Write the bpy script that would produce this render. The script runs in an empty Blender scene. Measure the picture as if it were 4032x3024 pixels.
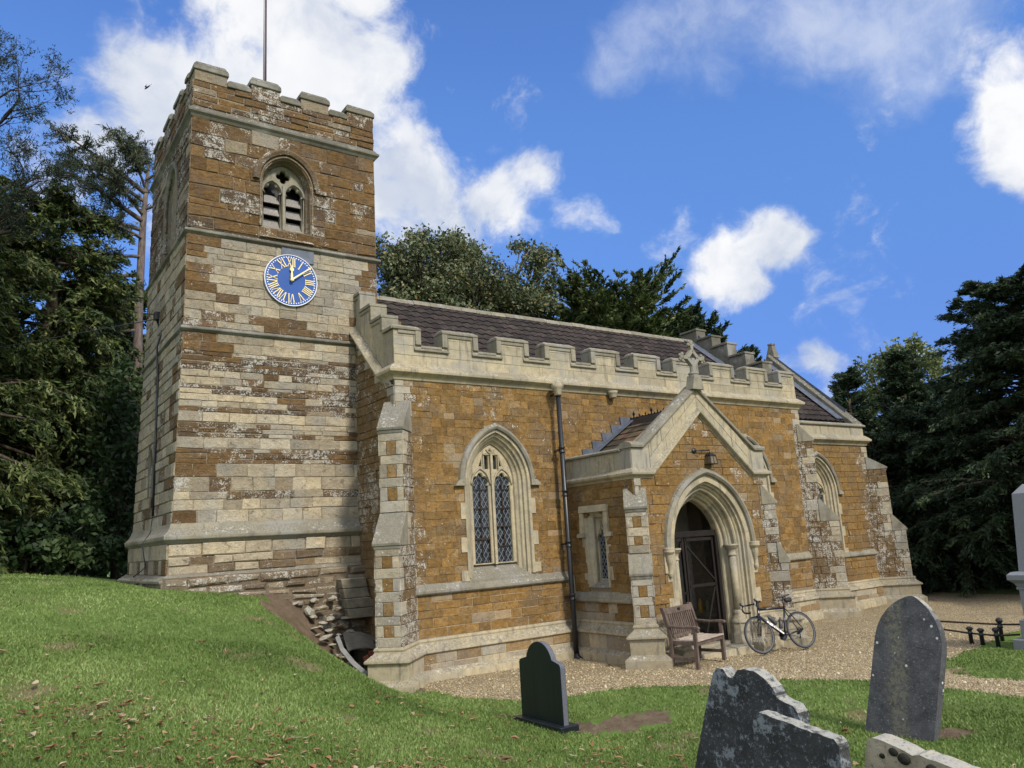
import bpy, math, random
import numpy as np
from mathutils import Vector, Matrix

rad = math.radians
C = bpy.context.scene
COL = C.collection

# ------------------------------------------------------------------ camera
def make_camera():
    cam = bpy.data.cameras.new('camera')
    ob = bpy.data.objects.new('camera', cam)
    COL.objects.link(ob)
    cam.sensor_width = 36.0
    cam.lens = 27.087
    cam.clip_start = 0.05
    cam.clip_end = 2000.0
    yaw, pitch, roll = rad(54.751), rad(11.412), rad(-3.424)
    f = Vector((math.cos(yaw)*math.cos(pitch), math.sin(yaw)*math.cos(pitch), math.sin(pitch)))
    r0 = f.cross(Vector((0, 0, 1))).normalized()
    u0 = r0.cross(f)
    r = r0*math.cos(roll) + u0*math.sin(roll)
    u = -r0*math.sin(roll) + u0*math.cos(roll)
    m = Matrix((r, u, -f)).transposed().to_4x4()
    m.translation = Vector((0, 0, 2.2))
    ob.matrix_world = m
    C.camera = ob
make_camera()

# ------------------------------------------------------------------ exposure
C.view_settings.view_transform = 'Standard'
C.view_settings.look = 'None'
C.view_settings.exposure = 0.75
C.view_settings.gamma = 1.0

# ------------------------------------------------------------------ sky and sun
SUN_ELEV, SUN_AZ = rad(42), rad(177)          # azimuth clockwise from north (+Y)
def make_world():
    w = bpy.data.worlds.new('World')
    C.world = w
    w.use_nodes = True
    nt = w.node_tree
    nt.nodes.clear()
    N, L = nt.nodes.new, nt.links.new
    def math_(op, a, b=None, c=None, clamp=False):
        n = N('ShaderNodeMath'); n.operation = op; n.use_clamp = clamp
        for i, x in enumerate((a, b, c)):
            if x is None: continue
            if isinstance(x, (int, float)): n.inputs[i].default_value = x
            else: L(x, n.inputs[i])
        return n.outputs[0]
    def smooth(v, a, b, lo=0.0, hi=1.0):
        n = N('ShaderNodeMapRange'); n.interpolation_type = 'SMOOTHSTEP'
        L(v, n.inputs[0])
        for i, x in enumerate((a, b, lo, hi)): n.inputs[i+1].default_value = x
        return n.outputs[0]
    def mix(fac, a, b):
        n = N('ShaderNodeMix'); n.data_type = 'RGBA'
        L(fac, n.inputs[0])
        for i, x in ((6, a), (7, b)):
            if isinstance(x, tuple): n.inputs[i].default_value = (*x, 1)
            else: L(x, n.inputs[i])
        return n.outputs[2]
    sky = N('ShaderNodeTexSky'); sky.sky_type = 'NISHITA'; sky.sun_disc = False
    sky.sun_elevation = SUN_ELEV; sky.sun_rotation = SUN_AZ
    sky.air_density = 1.0; sky.dust_density = 0.3; sky.ozone_density = 2.5
    hsv = N('ShaderNodeHueSaturation'); hsv.inputs['Saturation'].default_value = SKY_SAT
    hsv.inputs['Hue'].default_value = 0.505
    hsv.inputs['Value'].default_value = SKY_VAL
    L(sky.outputs[0], hsv.inputs['Color'])
    tc = N('ShaderNodeTexCoord')
    sep = N('ShaderNodeSeparateXYZ')
    L(tc.outputs['Generated'], sep.inputs[0])
    gain = smooth(sep.outputs[2], -0.02, 0.55, 0.30, 1.0)      # clear dry air: a deep blue right down to the trees
    gcol = N('ShaderNodeCombineColor')
    L(math_('MULTIPLY', gain, 0.74), gcol.inputs[0]); L(math_('MULTIPLY', gain, 0.94), gcol.inputs[1]); L(smooth(sep.outputs[2], -0.02, 0.6, 0.62, 1.22), gcol.inputs[2])
    tint = N('ShaderNodeMix'); tint.data_type = 'RGBA'; tint.blend_type = 'MULTIPLY'; tint.inputs[0].default_value = 1.0
    L(hsv.outputs[0], tint.inputs[6]); L(gcol.outputs[0], tint.inputs[7])
    nrm = N('ShaderNodeVectorMath'); nrm.operation = 'NORMALIZE'
    L(tc.outputs['Generated'], nrm.inputs[0])
    d = nrm.outputs[0]
    def noise(scale, detail, rough, vec=d, w_off=0.0, lac=2.0):
        n = N('ShaderNodeTexNoise'); n.noise_dimensions = '4D'
        L(vec, n.inputs['Vector'])
        n.inputs['W'].default_value = w_off
        n.inputs['Scale'].default_value = scale
        n.inputs['Detail'].default_value = detail
        n.inputs['Roughness'].default_value = rough
        n.inputs['Lacunarity'].default_value = lac
        return n.outputs[0], n.outputs['Color']
    # two scales of domain warp give ragged, wind-drawn edges
    def warp(vec, scale, amt, off):
        wf, wc = noise(scale, 3, 0.5, vec=vec, w_off=off)
        sub = N('ShaderNodeVectorMath'); sub.operation = 'ADD'; sub.inputs[1].default_value = (-amt/2,)*3
        L(vec, sub.inputs[0])
        ws = N('ShaderNodeVectorMath'); ws.operation = 'MULTIPLY_ADD'
        L(wc, ws.inputs[0]); ws.inputs[1].default_value = (amt,)*3; L(sub.outputs[0], ws.inputs[2])
        return ws.outputs[0]
    dw = warp(warp(d, 4.0, 0.10, 3.0), 13.0, 0.045, 9.0)
    total, thin = None, None
    for (v, ra, wt) in CLOUDS:
        ve = Vector(v).normalized()
        dt = N('ShaderNodeVectorMath'); dt.operation = 'DISTANCE'
        L(dw, dt.inputs[0]); dt.inputs[1].default_value = ve
        b = smooth(dt.outputs['Value'], 0.0, ra*1.45, wt, 0.0)
        if wt < 0: thin = b if thin is None else math_('SMOOTH_MIN', thin, b, 0.25)
        else: total = b if total is None else math_('SMOOTH_MAX', total, b, 0.25)
    f1, _ = noise(8.0, 14, 0.62, vec=dw, w_off=1.3)
    f2, _ = noise(4.0, 4, 0.5, vec=dw, w_off=7.7)
    dens = math_('ADD', total, math_('MULTIPLY', math_('SUBTRACT', f1, 0.5), 2.1))
    cov = smooth(dens, 0.36, 0.82)
    up = N('ShaderNodeVectorMath'); up.operation = 'ADD'
    L(dw, up.inputs[0]); up.inputs[1].default_value = (0.012, -0.03, 0.05)
    f3, _ = noise(8.0, 7, 0.60, vec=up.outputs[0], w_off=1.3)
    shade = smooth(math_('SUBTRACT', f1, f3), -0.15, 0.13)
    shade2 = smooth(f2, 0.38, 0.60)
    lit = math_('MULTIPLY_ADD', shade2, 0.5, math_('MULTIPLY', shade, 0.5))
    ccol = mix(lit, (0.55*CLOUD_B, 0.62*CLOUD_B, 0.76*CLOUD_B), (1.0*CLOUD_B, 1.0*CLOUD_B, 1.0*CLOUD_B))
    col = mix(math_('MULTIPLY', cov, 0.97), tint.outputs[2], ccol)
    tden = math_('SUBTRACT', math_('MULTIPLY', math_('SUBTRACT', f1, 0.5), 1.7), thin)
    tcov = smooth(tden, 0.30, 1.15, 0.0, 0.62)
    col = mix(math_('MULTIPLY', tcov, math_('SUBTRACT', 1.0, cov)), col, mix(shade, (0.60*CLOUD_B, 0.67*CLOUD_B, 0.80*CLOUD_B), (0.84*CLOUD_B, 0.88*CLOUD_B, 0.95*CLOUD_B)))
    # unseen cloud bank overhead and behind the camera, added as soft fill light
    dp = N('ShaderNodeVectorMath'); dp.operation = 'DOT_PRODUCT'
    L(d, dp.inputs[0]); dp.inputs[1].default_value = Vector((-0.6, -0.6, 0.53)).normalized()
    bank = math_('MULTIPLY', smooth(math_('ADD', dp.outputs['Value'], math_('MULTIPLY', math_('SUBTRACT', f2, 0.5), 0.3)), -0.06, 0.22), smooth(sep.outputs[2], -0.02, 0.03))
    col = mix(bank, col, (0.88*FILL_BANK_B, 0.95*FILL_BANK_B, 1.08*FILL_BANK_B))
    bg = N('ShaderNodeBackground'); bg.inputs['Strength'].default_value = 0.15
    L(col, bg.inputs['Color'])
    out = N('ShaderNodeOutputWorld'); L(bg.outputs[0], out.inputs['Surface'])
    try: w.cycles.sampling_method = 'MANUAL'; w.cycles.sample_map_resolution = 512
    except Exception: pass
SKY_SAT, SKY_VAL, CLOUD_B = 1.08, 0.77, 4.0
FILL_BANK_B = 4.5
CLOUDS = [
    ((0.257, 0.760, 0.597), 0.098, 1.00),
    ((0.304, 0.770, 0.561), 0.115, 1.10),
    ((0.286, 0.816, 0.502), 0.110, 1.00),
    ((0.223, 0.820, 0.527), 0.080, 0.90),
    ((0.177, 0.838, 0.517), 0.072, 0.85),
    ((0.120, 0.843, 0.525), 0.064, 0.85),
    ((0.091, 0.840, 0.536), 0.037, 0.60),
    ((0.139, 0.864, 0.485), 0.072, 0.80),
    ((0.343, 0.783, 0.519), 0.062, 0.80),
    ((0.097, 0.889, 0.447), 0.077, 0.75),
    ((0.057, 0.915, 0.399), 0.076, 0.60),
    ((0.164, 0.906, 0.390), 0.081, 0.70),
    ((0.220, 0.742, 0.634), 0.127, 1.00),
    ((0.294, 0.715, 0.635), 0.097, 0.90),
    ((0.408, 0.795, 0.450), 0.079, 0.80),
    ((0.434, 0.797, 0.420), 0.080, 0.90),
    ((0.392, 0.816, 0.425), 0.086, 0.90),
    ((0.477, 0.781, 0.403), 0.051, 0.60),
    ((0.458, 0.795, 0.399), 0.073, 0.80),
    ((0.493, 0.787, 0.371), 0.066, 0.75),
    ((0.431, 0.820, 0.378), 0.066, 0.80),
    ((0.508, 0.751, 0.422), 0.051, 0.65),
    ((0.618, 0.676, 0.402), 0.044, 0.55),
    ((0.537, 0.731, 0.421), 0.058, 0.72),
    ((0.566, 0.701, 0.433), 0.055, 0.78),
    ((0.584, 0.681, 0.441), 0.036, 0.60),
    ((0.561, 0.728, 0.393), 0.070, 0.72),
    ((0.517, 0.756, 0.401), 0.059, 0.60),
    ((0.610, 0.697, 0.378), 0.059, 0.60),
    ((0.637, 0.674, 0.374), 0.037, 0.50),
    ((0.766, 0.546, 0.339), 0.053, 1.00),
    ((0.781, 0.531, 0.330), 0.046, 0.95),
    ((0.751, 0.579, 0.317), 0.061, 1.00),
    ((0.769, 0.569, 0.293), 0.050, 0.90),
    ((0.737, 0.606, 0.300), 0.043, 0.75),
    ((0.791, 0.511, 0.336), 0.028, 0.60),
    ((0.597, 0.592, 0.542), 0.055, -0.69),
    ((0.619, 0.558, 0.553), 0.082, -0.71),
    ((0.651, 0.515, 0.557), 0.100, -0.76),
    ((0.695, 0.474, 0.540), 0.099, -0.76),
    ((0.689, 0.512, 0.513), 0.061, -0.63),
    ((0.731, 0.420, 0.537), 0.116, -0.80),
    ((0.771, 0.365, 0.522), 0.112, -0.80),
    ((0.808, 0.314, 0.498), 0.109, -0.86),
    ((0.843, 0.277, 0.460), 0.083, 0.70),
    ((0.732, 0.456, 0.507), 0.073, -0.69),
    ((0.721, 0.480, 0.500), 0.060, -0.57),
    ((0.771, 0.309, 0.557), 0.149, -0.92),
    ((0.626, 0.485, 0.610), 0.097, -0.57),
    ((0.858, 0.294, 0.422), 0.054, 0.85),
    ((0.873, 0.303, 0.383), 0.061, 0.85),
    ((0.883, 0.323, 0.341), 0.043, 0.70),
    ((0.872, 0.287, 0.396), 0.066, 0.90),
    ((0.886, 0.310, 0.347), 0.055, 0.85),
    ((0.848, 0.333, 0.413), 0.037, 0.50),
    ((0.847, 0.300, 0.438), 0.036, 0.60),
    ((0.823, 0.538, 0.185), 0.032, 0.70),
    ((0.832, 0.526, 0.177), 0.024, 0.55),
    ((0.875, 0.455, 0.163), 0.027, 0.55),
    ((0.808, 0.560, 0.183), 0.028, 0.55),
    ((-0.016, -0.942, 0.336), 0.349, 0.90),  # from here on: unseen clouds behind and overhead, added to soften the light
    ((-0.345, -0.886, 0.309), 0.350, 0.90),
    ((-0.273, -0.901, 0.338), 0.304, 0.90),
    ((-0.177, -0.857, 0.484), 0.407, 0.90),
    ((0.844, -0.367, 0.391), 0.368, 0.90),
    ((-0.332, -0.430, 0.839), 0.466, 0.90),
]

make_world()

def make_sun():
    s = bpy.data.lights.new('sun', 'SUN')
    s.energy = 2.35
    s.angle = rad(7)
    s.color = (1.0, 0.94, 0.84)
    o = bpy.data.objects.new('sun', s)
    COL.objects.link(o)
    to_sun = Vector((math.sin(SUN_AZ)*math.cos(SUN_ELEV), math.cos(SUN_AZ)*math.cos(SUN_ELEV), math.sin(SUN_ELEV)))
    o.rotation_euler = to_sun.to_track_quat('Z', 'Y').to_euler()
    o.location = to_sun*60
make_sun()
C.cycles.max_bounces = 8
C.cycles.transparent_max_bounces = 6
C.cycles.use_denoising = True
try: C.cycles.denoiser = 'OPENIMAGEDENOISE'
except Exception: pass
C.cycles.use_adaptive_sampling = True
C.cycles.adaptive_threshold = 0.02
# ------------------------------------------------------------------ material helpers
class NT:
    def __init__(s, name):
        s.m = bpy.data.materials.new(name); s.m.use_nodes = True
        s.nt = s.m.node_tree
        s.b = next(n for n in s.nt.nodes if n.type == 'BSDF_PRINCIPLED')
        s.tc = s.nt.nodes.new('ShaderNodeTexCoord')
        s.obj = s.tc.outputs['Object']
        s.b.inputs['Specular IOR Level'].default_value = 0.25
    def N(s, t): return s.nt.nodes.new(t)
    def L(s, a, b): s.nt.links.new(a, b)
    def put(s, x, sock):
        if isinstance(x, (int, float)): sock.default_value = x
        elif isinstance(x, (tuple, list)): sock.default_value = (*x, 1) if len(sock.default_value) == 4 and len(x) == 3 else x
        else: s.L(x, sock)
    def noise(s, scale, detail=4, rough=.55, vec=None, w=0., dist=0.):
        n = s.N('ShaderNodeTexNoise'); n.noise_dimensions = '4D'
        s.L(vec or s.obj, n.inputs['Vector']); n.inputs['W'].default_value = w
        n.inputs['Scale'].default_value = scale; n.inputs['Detail'].default_value = detail
        n.inputs['Roughness'].default_value = rough; n.inputs['Distortion'].default_value = dist
        return n.outputs[0]
    def vor(s, scale, feature='F1', vec=None, out='Distance'):
        n = s.N('ShaderNodeTexVoronoi'); n.feature = feature
        s.L(vec or s.obj, n.inputs['Vector']); n.inputs['Scale'].default_value = scale
        return n.outputs[out]
    def scaled(s, v):
        n = s.N('ShaderNodeMapping'); n.inputs['Scale'].default_value = v
        s.L(s.obj, n.inputs['Vector']); return n.outputs[0]
    def math(s, op, a, b=0., c=0., clamp=False):
        n = s.N('ShaderNodeMath'); n.operation = op; n.use_clamp = clamp
        for i, x in enumerate((a, b, c)): s.put(x, n.inputs[i])
        return n.outputs[0]
    def mr(s, v, a, b, lo=0., hi=1., smooth=True):
        n = s.N('ShaderNodeMapRange')
        if smooth: n.interpolation_type = 'SMOOTHSTEP'
        s.put(v, n.inputs[0])
        for i, x in enumerate((a, b, lo, hi)): s.put(x, n.inputs[i+1])
        return n.outputs[0]
    def mix(s, f, a, b, mode='MIX'):
        n = s.N('ShaderNodeMix'); n.data_type = 'RGBA'; n.blend_type = mode
        s.put(f, n.inputs[0]); s.put(a, n.inputs[6]); s.put(b, n.inputs[7])
        return n.outputs[2]
    def ramp(s, f, stops):
        n = s.N('ShaderNodeValToRGB'); e = n.color_ramp.elements
        while len(e) < len(stops): e.new(.5)
        for k, (p, c) in zip(e, stops): k.position = p; k.color = (*c, 1)
        s.put(f, n.inputs[0]); return n.outputs[0]
    def attr(s, name='tone'):
        a = s.N('ShaderNodeAttribute'); a.attribute_name = name
        sp = s.N('ShaderNodeSeparateColor'); s.L(a.outputs['Color'], sp.inputs[0])
        return sp.outputs[0], sp.outputs[1], sp.outputs[2]
    def nz(s):
        g = s.N('ShaderNodeNewGeometry'); x = s.N('ShaderNodeSeparateXYZ')
        s.L(g.outputs['Normal'], x.inputs[0]); return x.outputs[2]
    def xyz(s):
        x = s.N('ShaderNodeSeparateXYZ'); s.L(s.obj, x.inputs[0]); return x.outputs
    def bump(s, h, dist=.02, strength=1., prev=None):
        n = s.N('ShaderNodeBump'); n.inputs['Distance'].default_value = dist
        n.inputs['Strength'].default_value = strength
        s.put(h, n.inputs['Height'])
        if prev is not None: s.L(prev, n.inputs['Normal'])
        return n.outputs[0]
    def done(s, col, rough=.9, bump=None, metal=0.):
        s.put(col, s.b.inputs['Base Color']); s.put(rough, s.b.inputs['Roughness'])
        s.put(metal, s.b.inputs['Metallic'])
        if bump is not None: s.L(bump, s.b.inputs['Normal'])
        return s.m

def mat_masonry(name, lichen=1.0, dirt=1.0, veil_amt=1.0, iron_k=(1, 1, 1), lime_k=(1, 1, 1), rough_k=1.0):
    """tone.r 0 limestone .. 1 ironstone, tone.g brightness, tone.b lichen"""
    t = NT(name)
    r, g, b = t.attr()
    big, mid, fine = t.noise(1.3, 3), t.noise(7, 6, .62), t.noise(38, 5, .65, w=2.)
    lam = t.noise(1., 5, .6, vec=t.scaled((9, 9, 22)), w=5.)
    lime = t.ramp(t.math('MULTIPLY_ADD', mid, .6, t.math('MULTIPLY', fine, .4)),
                  [(.30, (.235, .195, .135)), (.48, (.36, .305, .215)), (.66, (.48, .415, .30))])
    lime = t.mix(t.mr(big, .45, .62), lime, t.mix(.55, lime, (.31, .30, .27)))
    lime = t.mix(t.mr(t.noise(30, 8, .75, w=11.), .54, .62, 0, .5), lime, (.17, .155, .125))
    iron = t.ramp(t.math('MULTIPLY_ADD', t.noise(13, 7, .68, w=31.), .72, t.math('MULTIPLY', lam, .28)),
                  [(.28, (.085, .046, .017)), (.43, (.200, .102, .030)), (.57, (.300, .158, .043)), (.74, (.39, .225, .078))])
    iron = t.mix(t.mr(t.noise(2.2, 4, .6, w=9.), .5, .66, 0, .7), iron, (.185, .115, .062))
    veil = t.mr(t.math('MULTIPLY_ADD', t.noise(24, 9, .74, w=13.), .7, t.math('MULTIPLY', t.noise(2.6, 4, .6, w=14.), .3)), .50, .60, 0, .55*veil_amt)
    iron = t.mix(veil, iron, (.29, .225, .15))
    iron = t.mix(t.mr(b, .30, 1., 0, .62*dirt), iron, (.125, .088, .055))
    iron = t.mix(1., iron, iron_k, 'MULTIPLY'); lime = t.mix(1., lime, lime_k, 'MULTIPLY')
    c = t.mix(r, lime, iron)
    c = t.mix(1., c, t.ramp(g, [(0, (.50, .48, .47)), (.5, (.95, .95, .95)), (1, (1.42, 1.38, 1.28))]), 'MULTIPLY')
    # dark weathering and pale lichen with edges of their own
    dk = t.mr(t.noise(9, 8, .72, w=4.), .55, .66, 0, .55*dirt)
    c = t.mix(dk, c, (.085, .072, .056))
    gate = t.mr(t.math('ADD', t.noise(1.7, 5, .65, w=1.), t.math('MULTIPLY', b, .34)), .54, .84)
    lich = t.mr(t.math('ADD', t.math('MULTIPLY_ADD', t.noise(42, 8, .72, w=6.), .6, t.math('MULTIPLY', t.noise(11, 6, .7, w=16.), .4)), t.math('MULTIPLY', gate, .13)), .615, .66, 0, .8*lichen)
    c = t.mix(lich, c, (.50, .485, .44))
    spots = t.mr(t.vor(11., vec=None), .10, .16, 1, 0)
    spotm = t.math('MULTIPLY', spots, t.mr(t.noise(3., 2, w=8.), .57, .62, 0, .75*lichen))
    c = t.mix(spotm, c, (.55, .53, .47))
    h = t.math('ADD', t.math('MULTIPLY', mid, 1.2), t.math('MULTIPLY_ADD', fine, .5, t.math('MULTIPLY', t.math('MULTIPLY', lam, r), .5)))
    return t.done(c, .93, t.bump(h, .026*rough_k, .9))

def mat_ashlar(name, base=(.35, .305, .215), mossy=1.0, grey=.65, crust_c=(.15, .138, .11)):
    t = NT(name)
    r, g, b = t.attr()
    big, mid, fine = t.noise(1.6, 4), t.noise(8, 7, .66), t.noise(55, 4, .6, w=2.)
    bc = np.array(base)
    c = t.ramp(t.math('MULTIPLY_ADD', mid, .7, t.math('MULTIPLY', fine, .3)),
               [(.30, tuple(bc*.62)), (.5, tuple(bc)), (.70, tuple(np.minimum(bc*1.28, .62)))])
    c = t.mix(1., c, t.ramp(g, [(0, (.58, .57, .55)), (.5, (1, 1, 1)), (1, (1.28, 1.22, 1.10))]), 'MULTIPLY')
    c = t.mix(t.mr(big, .48, .64, 0, grey), c, (.27, .26, .235))
    up = t.mr(t.nz(), .15, .65)
    crust = t.math('MULTIPLY', up, t.mr(t.noise(34, 9, .76, w=3.), .38, .60, 0, mossy))
    c = t.mix(crust, c, crust_c)
    lich = t.mr(t.math('ADD', t.noise(24, 8, .76, w=6.), t.math('MULTIPLY', up, .10)), .63, .69, 0, .8)
    c = t.mix(t.math('MULTIPLY', lich, t.mr(t.noise(2.4, 3, w=12.), .44, .58)), c, (.50, .49, .45))
    c = t.mix(t.mr(t.noise(34, 9, .78, w=15.), .55, .63, 0, .5), c, (.15, .135, .105))
    streak = t.mr(t.noise(1., 5, .6, vec=t.scaled((9, 9, 1.1)), w=7.), .53, .67, 0, .72)
    c = t.mix(streak, c, (.15, .135, .11))
    c = t.mix(t.mr(t.noise(70, 5, .8, w=17.), .60, .66, 0, .55), c, (.11, .10, .08))
    return t.done(c, .92, t.bump(t.math('ADD', mid, t.math('MULTIPLY', fine, .4)), .010, .8))

def mat_plain(name, col, rough=.6, var=.25, scale=12, bumpd=.003, metal=0., spec=.3, stretch=None):
    t = NT(name); t.b.inputs['Specular IOR Level'].default_value = spec
    v = t.scaled(stretch) if stretch else None
    n = t.noise(scale, 6, .62, vec=v)
    bc = np.array(col)
    c = t.ramp(n, [(.3, tuple(bc*(1-var))), (.7, tuple(np.minimum(bc*(1+var), 1.)))])
    return t.done(c, rough, t.bump(n, bumpd), metal)

def mat_tiles():
    t = NT('brown_roof_tile')
    r, g, b = t.attr()
    mid = t.noise(9, 6, .65)
    c = t.ramp(mid, [(.3, (.016, .012, .0115)), (.5, (.031, .024, .022)), (.72, (.056, .045, .041))])
    c = t.mix(1., c, t.ramp(g, [(0, (.6, .6, .6)), (1, (1.5, 1.4, 1.35))]), 'MULTIPLY')
    c = t.mix(t.mr(t.noise(16, 7, .72, w=3.), .64, .69, 0, .8), c, (.34, .33, .31))
    c = t.mix(t.mr(t.noise(2, 4, .6, w=5.), .55, .7, 0, .5), c, (.075, .072, .05))
    return t.done(c, .9, t.bump(mid, .006))

def mat_mossy_tiles():
    t = NT('mossy_red_tile')
    r, g, b = t.attr()
    mid = t.noise(14, 6, .65)
    c = t.mix(t.mr(t.math('ADD', g, t.math('MULTIPLY', mid, .4)), .75, .95), (.045, .034, .030), (.13, .075, .052))
    c = t.mix(t.mr(t.noise(7, 6, .7, w=3.), .48, .58, 0, .8), c, (.052, .056, .022))
    return t.done(c, .95, t.bump(mid, .01))

def mat_glass(name, col=(.012, .015, .02)):
    t = NT(name); t.b.inputs['Specular IOR Level'].default_value = .5
    n = t.noise(9, 3, .5)
    c = t.ramp(t.noise(13, 4, .6, w=2.), [(.4, col), (.66, (.05, .06, .068)), (.8, (.13, .145, .14))])
    return t.done(c, .16, t.bump(n, .006))

def mat_clear():
    t = NT('clear_glass')
    tr = t.N('ShaderNodeBsdfTransparent'); t.put((.80, .84, .74), tr.inputs['Color'])
    mx = t.N('ShaderNodeMixShader'); mx.inputs[0].default_value = .85
    out = next(n for n in t.nt.nodes if n.type == 'OUTPUT_MATERIAL')
    t.L(t.b.outputs[0], mx.inputs[1]); t.L(tr.outputs[0], mx.inputs[2]); t.L(mx.outputs[0], out.inputs['Surface'])
    return t.done((.30, .32, .28), .05)

def mat_wood(name, dark, light, rough=.8, axis=(30, 30, 2)):
    t = NT(name)
    n = t.noise(1., 6, .65, vec=t.scaled(axis))
    m = t.noise(5, 5, .6, w=3.)
    c = t.ramp(n, [(.3, dark), (.7, light)])
    c = t.mix(t.mr(m, .55, .7, 0, .5), c, tuple(np.array(light)*1.25))
    return t.done(c, rough, t.bump(n, .004))

def mat_leaf(name, dark, mid, light, yellow=None, spec=.3):
    t = NT(name); t.b.inputs['Specular IOR Level'].default_value = spec
    r, g, b = t.attr()
    c = t.ramp(r, [(0, dark), (.55, mid), (1, light)])
    if yellow: c = t.mix(t.mr(g, .9, .96), c, yellow)
    bs = t.b
    tr = t.N('ShaderNodeBsdfTranslucent'); t.put(c, tr.inputs['Color'])
    mx = t.N('ShaderNodeMixShader'); mx.inputs[0].default_value = .22
    out = next(n for n in t.nt.nodes if n.type == 'OUTPUT_MATERIAL')
    t.L(bs.outputs[0], mx.inputs[1]); t.L(tr.outputs[0], mx.inputs[2]); t.L(mx.outputs[0], out.inputs['Surface'])
    return t.done(c, .55)

def mat_bark(name, dark, light):
    t = NT(name)
    n = t.noise(1., 6, .65, vec=t.scaled((18, 18, 4)))
    c = t.ramp(n, [(.32, dark), (.68, light)])
    return t.done(c, .95, t.bump(n, .02))

def mat_lawn():
    t = NT('lawn')
    n1, n2, n3 = t.noise(.55, 4, .6), t.noise(5, 6, .65, w=2.), t.noise(70, 4, .7, w=4.)
    c = t.ramp(t.math('MULTIPLY_ADD', n2, .5, t.math('MULTIPLY', n3, .5)),
               [(.33, (.055, .088, .018)), (.5, (.110, .172, .036)), (.68, (.172, .235, .066))])
    c = t.mix(t.mr(n1, .5, .68, 0, .5), c, (.105, .125, .034))
    r, g, b = t.attr()
    c = t.mix(t.math('MULTIPLY', r, t.mr(t.noise(9, 6, .7, w=7.), .35, .6, .45, 1.)), c, (.20, .150, .085))
    return t.done(c, .95, t.bump(t.math('ADD', n3, n2), .03))

def mat_gravel():
    t = NT('gravel')
    v1 = t.vor(44., out='Color'); v2 = t.vor(44.)
    sp = t.N('ShaderNodeSeparateColor'); t.L(v1, sp.inputs[0])
    c = t.ramp(sp.outputs[0], [(0, (.23, .17, .09)), (.3, (.42, .335, .19)), (.65, (.57, .465, .28)), (1, (.69, .60, .43))])
    c = t.mix(t.mr(v2, .38, .62, 0, .75), c, (.09, .062, .036))
    c = t.mix(t.mr(t.noise(1.1, 6, .68), .48, .62, 0, .6), c, (.225, .178, .112))
    c = t.mix(t.mr(t.noise(9, 6, .7, w=3.), .58, .66, 0, .5), c, (.13, .09, .055))
    return t.done(c, .95, t.bump(t.math('MULTIPLY_ADD', t.noise(3., 4, .6, w=8.), 2.5, t.math('SUBTRACT', 1., v2)), .028))

def mat_soil():
    t = NT('soil')
    n, f = t.noise(6, 7, .68), t.noise(60, 4, .7, w=2.)
    c = t.ramp(t.math('MULTIPLY_ADD', n, .6, t.math('MULTIPLY', f, .4)),
               [(.32, (.085, .060, .040)), (.5, (.185, .135, .088)), (.68, (.29, .22, .15))])
    return t.done(c, .97, t.bump(t.math('ADD', n, f), .05))

def mat_slate(name, base, pale, amount, streak=False, polish=.9):
    t = NT(name)
    n1, n2 = t.noise(3.2, 6, .68), t.noise(19, 8, .75, w=2.)
    c = t.ramp(t.noise(7, 6, .6, w=9.), [(.3, tuple(np.array(base)*.6)), (.7, tuple(np.array(base)*1.5))])
    c = t.mix(t.mr(t.math('MULTIPLY_ADD', n2, .62, t.math('MULTIPLY', n1, .38)), .60-amount, .66-amount, 0, .85), c, pale)
    c = t.mix(t.math('MULTIPLY', t.mr(t.nz(), .35, .75), t.mr(n2, .38, .52, 0, .9)), c, (.36, .35, .31))
    c = t.mix(t.mr(t.noise(48, 7, .78, w=21.), .56, .64, 0, .6), c, tuple(np.array(base)*.35))
    c = t.mix(t.mr(t.noise(44, 8, .82, w=22.), .555, .60, 0, .75), c, tuple(np.minimum(np.array(pale)*.9, .5)))
    if streak:
        x = t.xyz()
        band = t.mr(t.math('ABSOLUTE', t.math('ADD', x[1], t.math('MULTIPLY_ADD', t.noise(2., 5, .6, w=5.), .30, -.13))), .03, .15, .62, 0)
        c = t.mix(t.math('MULTIPLY', band, t.mr(n2, .44, .56)), c, (.20, .185, .115))
        dots = t.mr(t.vor(9.), .10, .15, 1, 0)
        c = t.mix(t.math('MULTIPLY', dots, t.mr(t.noise(5., 2, w=1.), .5, .56)), c, (.58, .58, .58))
    return t.done(c, polish, t.bump(t.math('ADD', n1, n2), .014))

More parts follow.
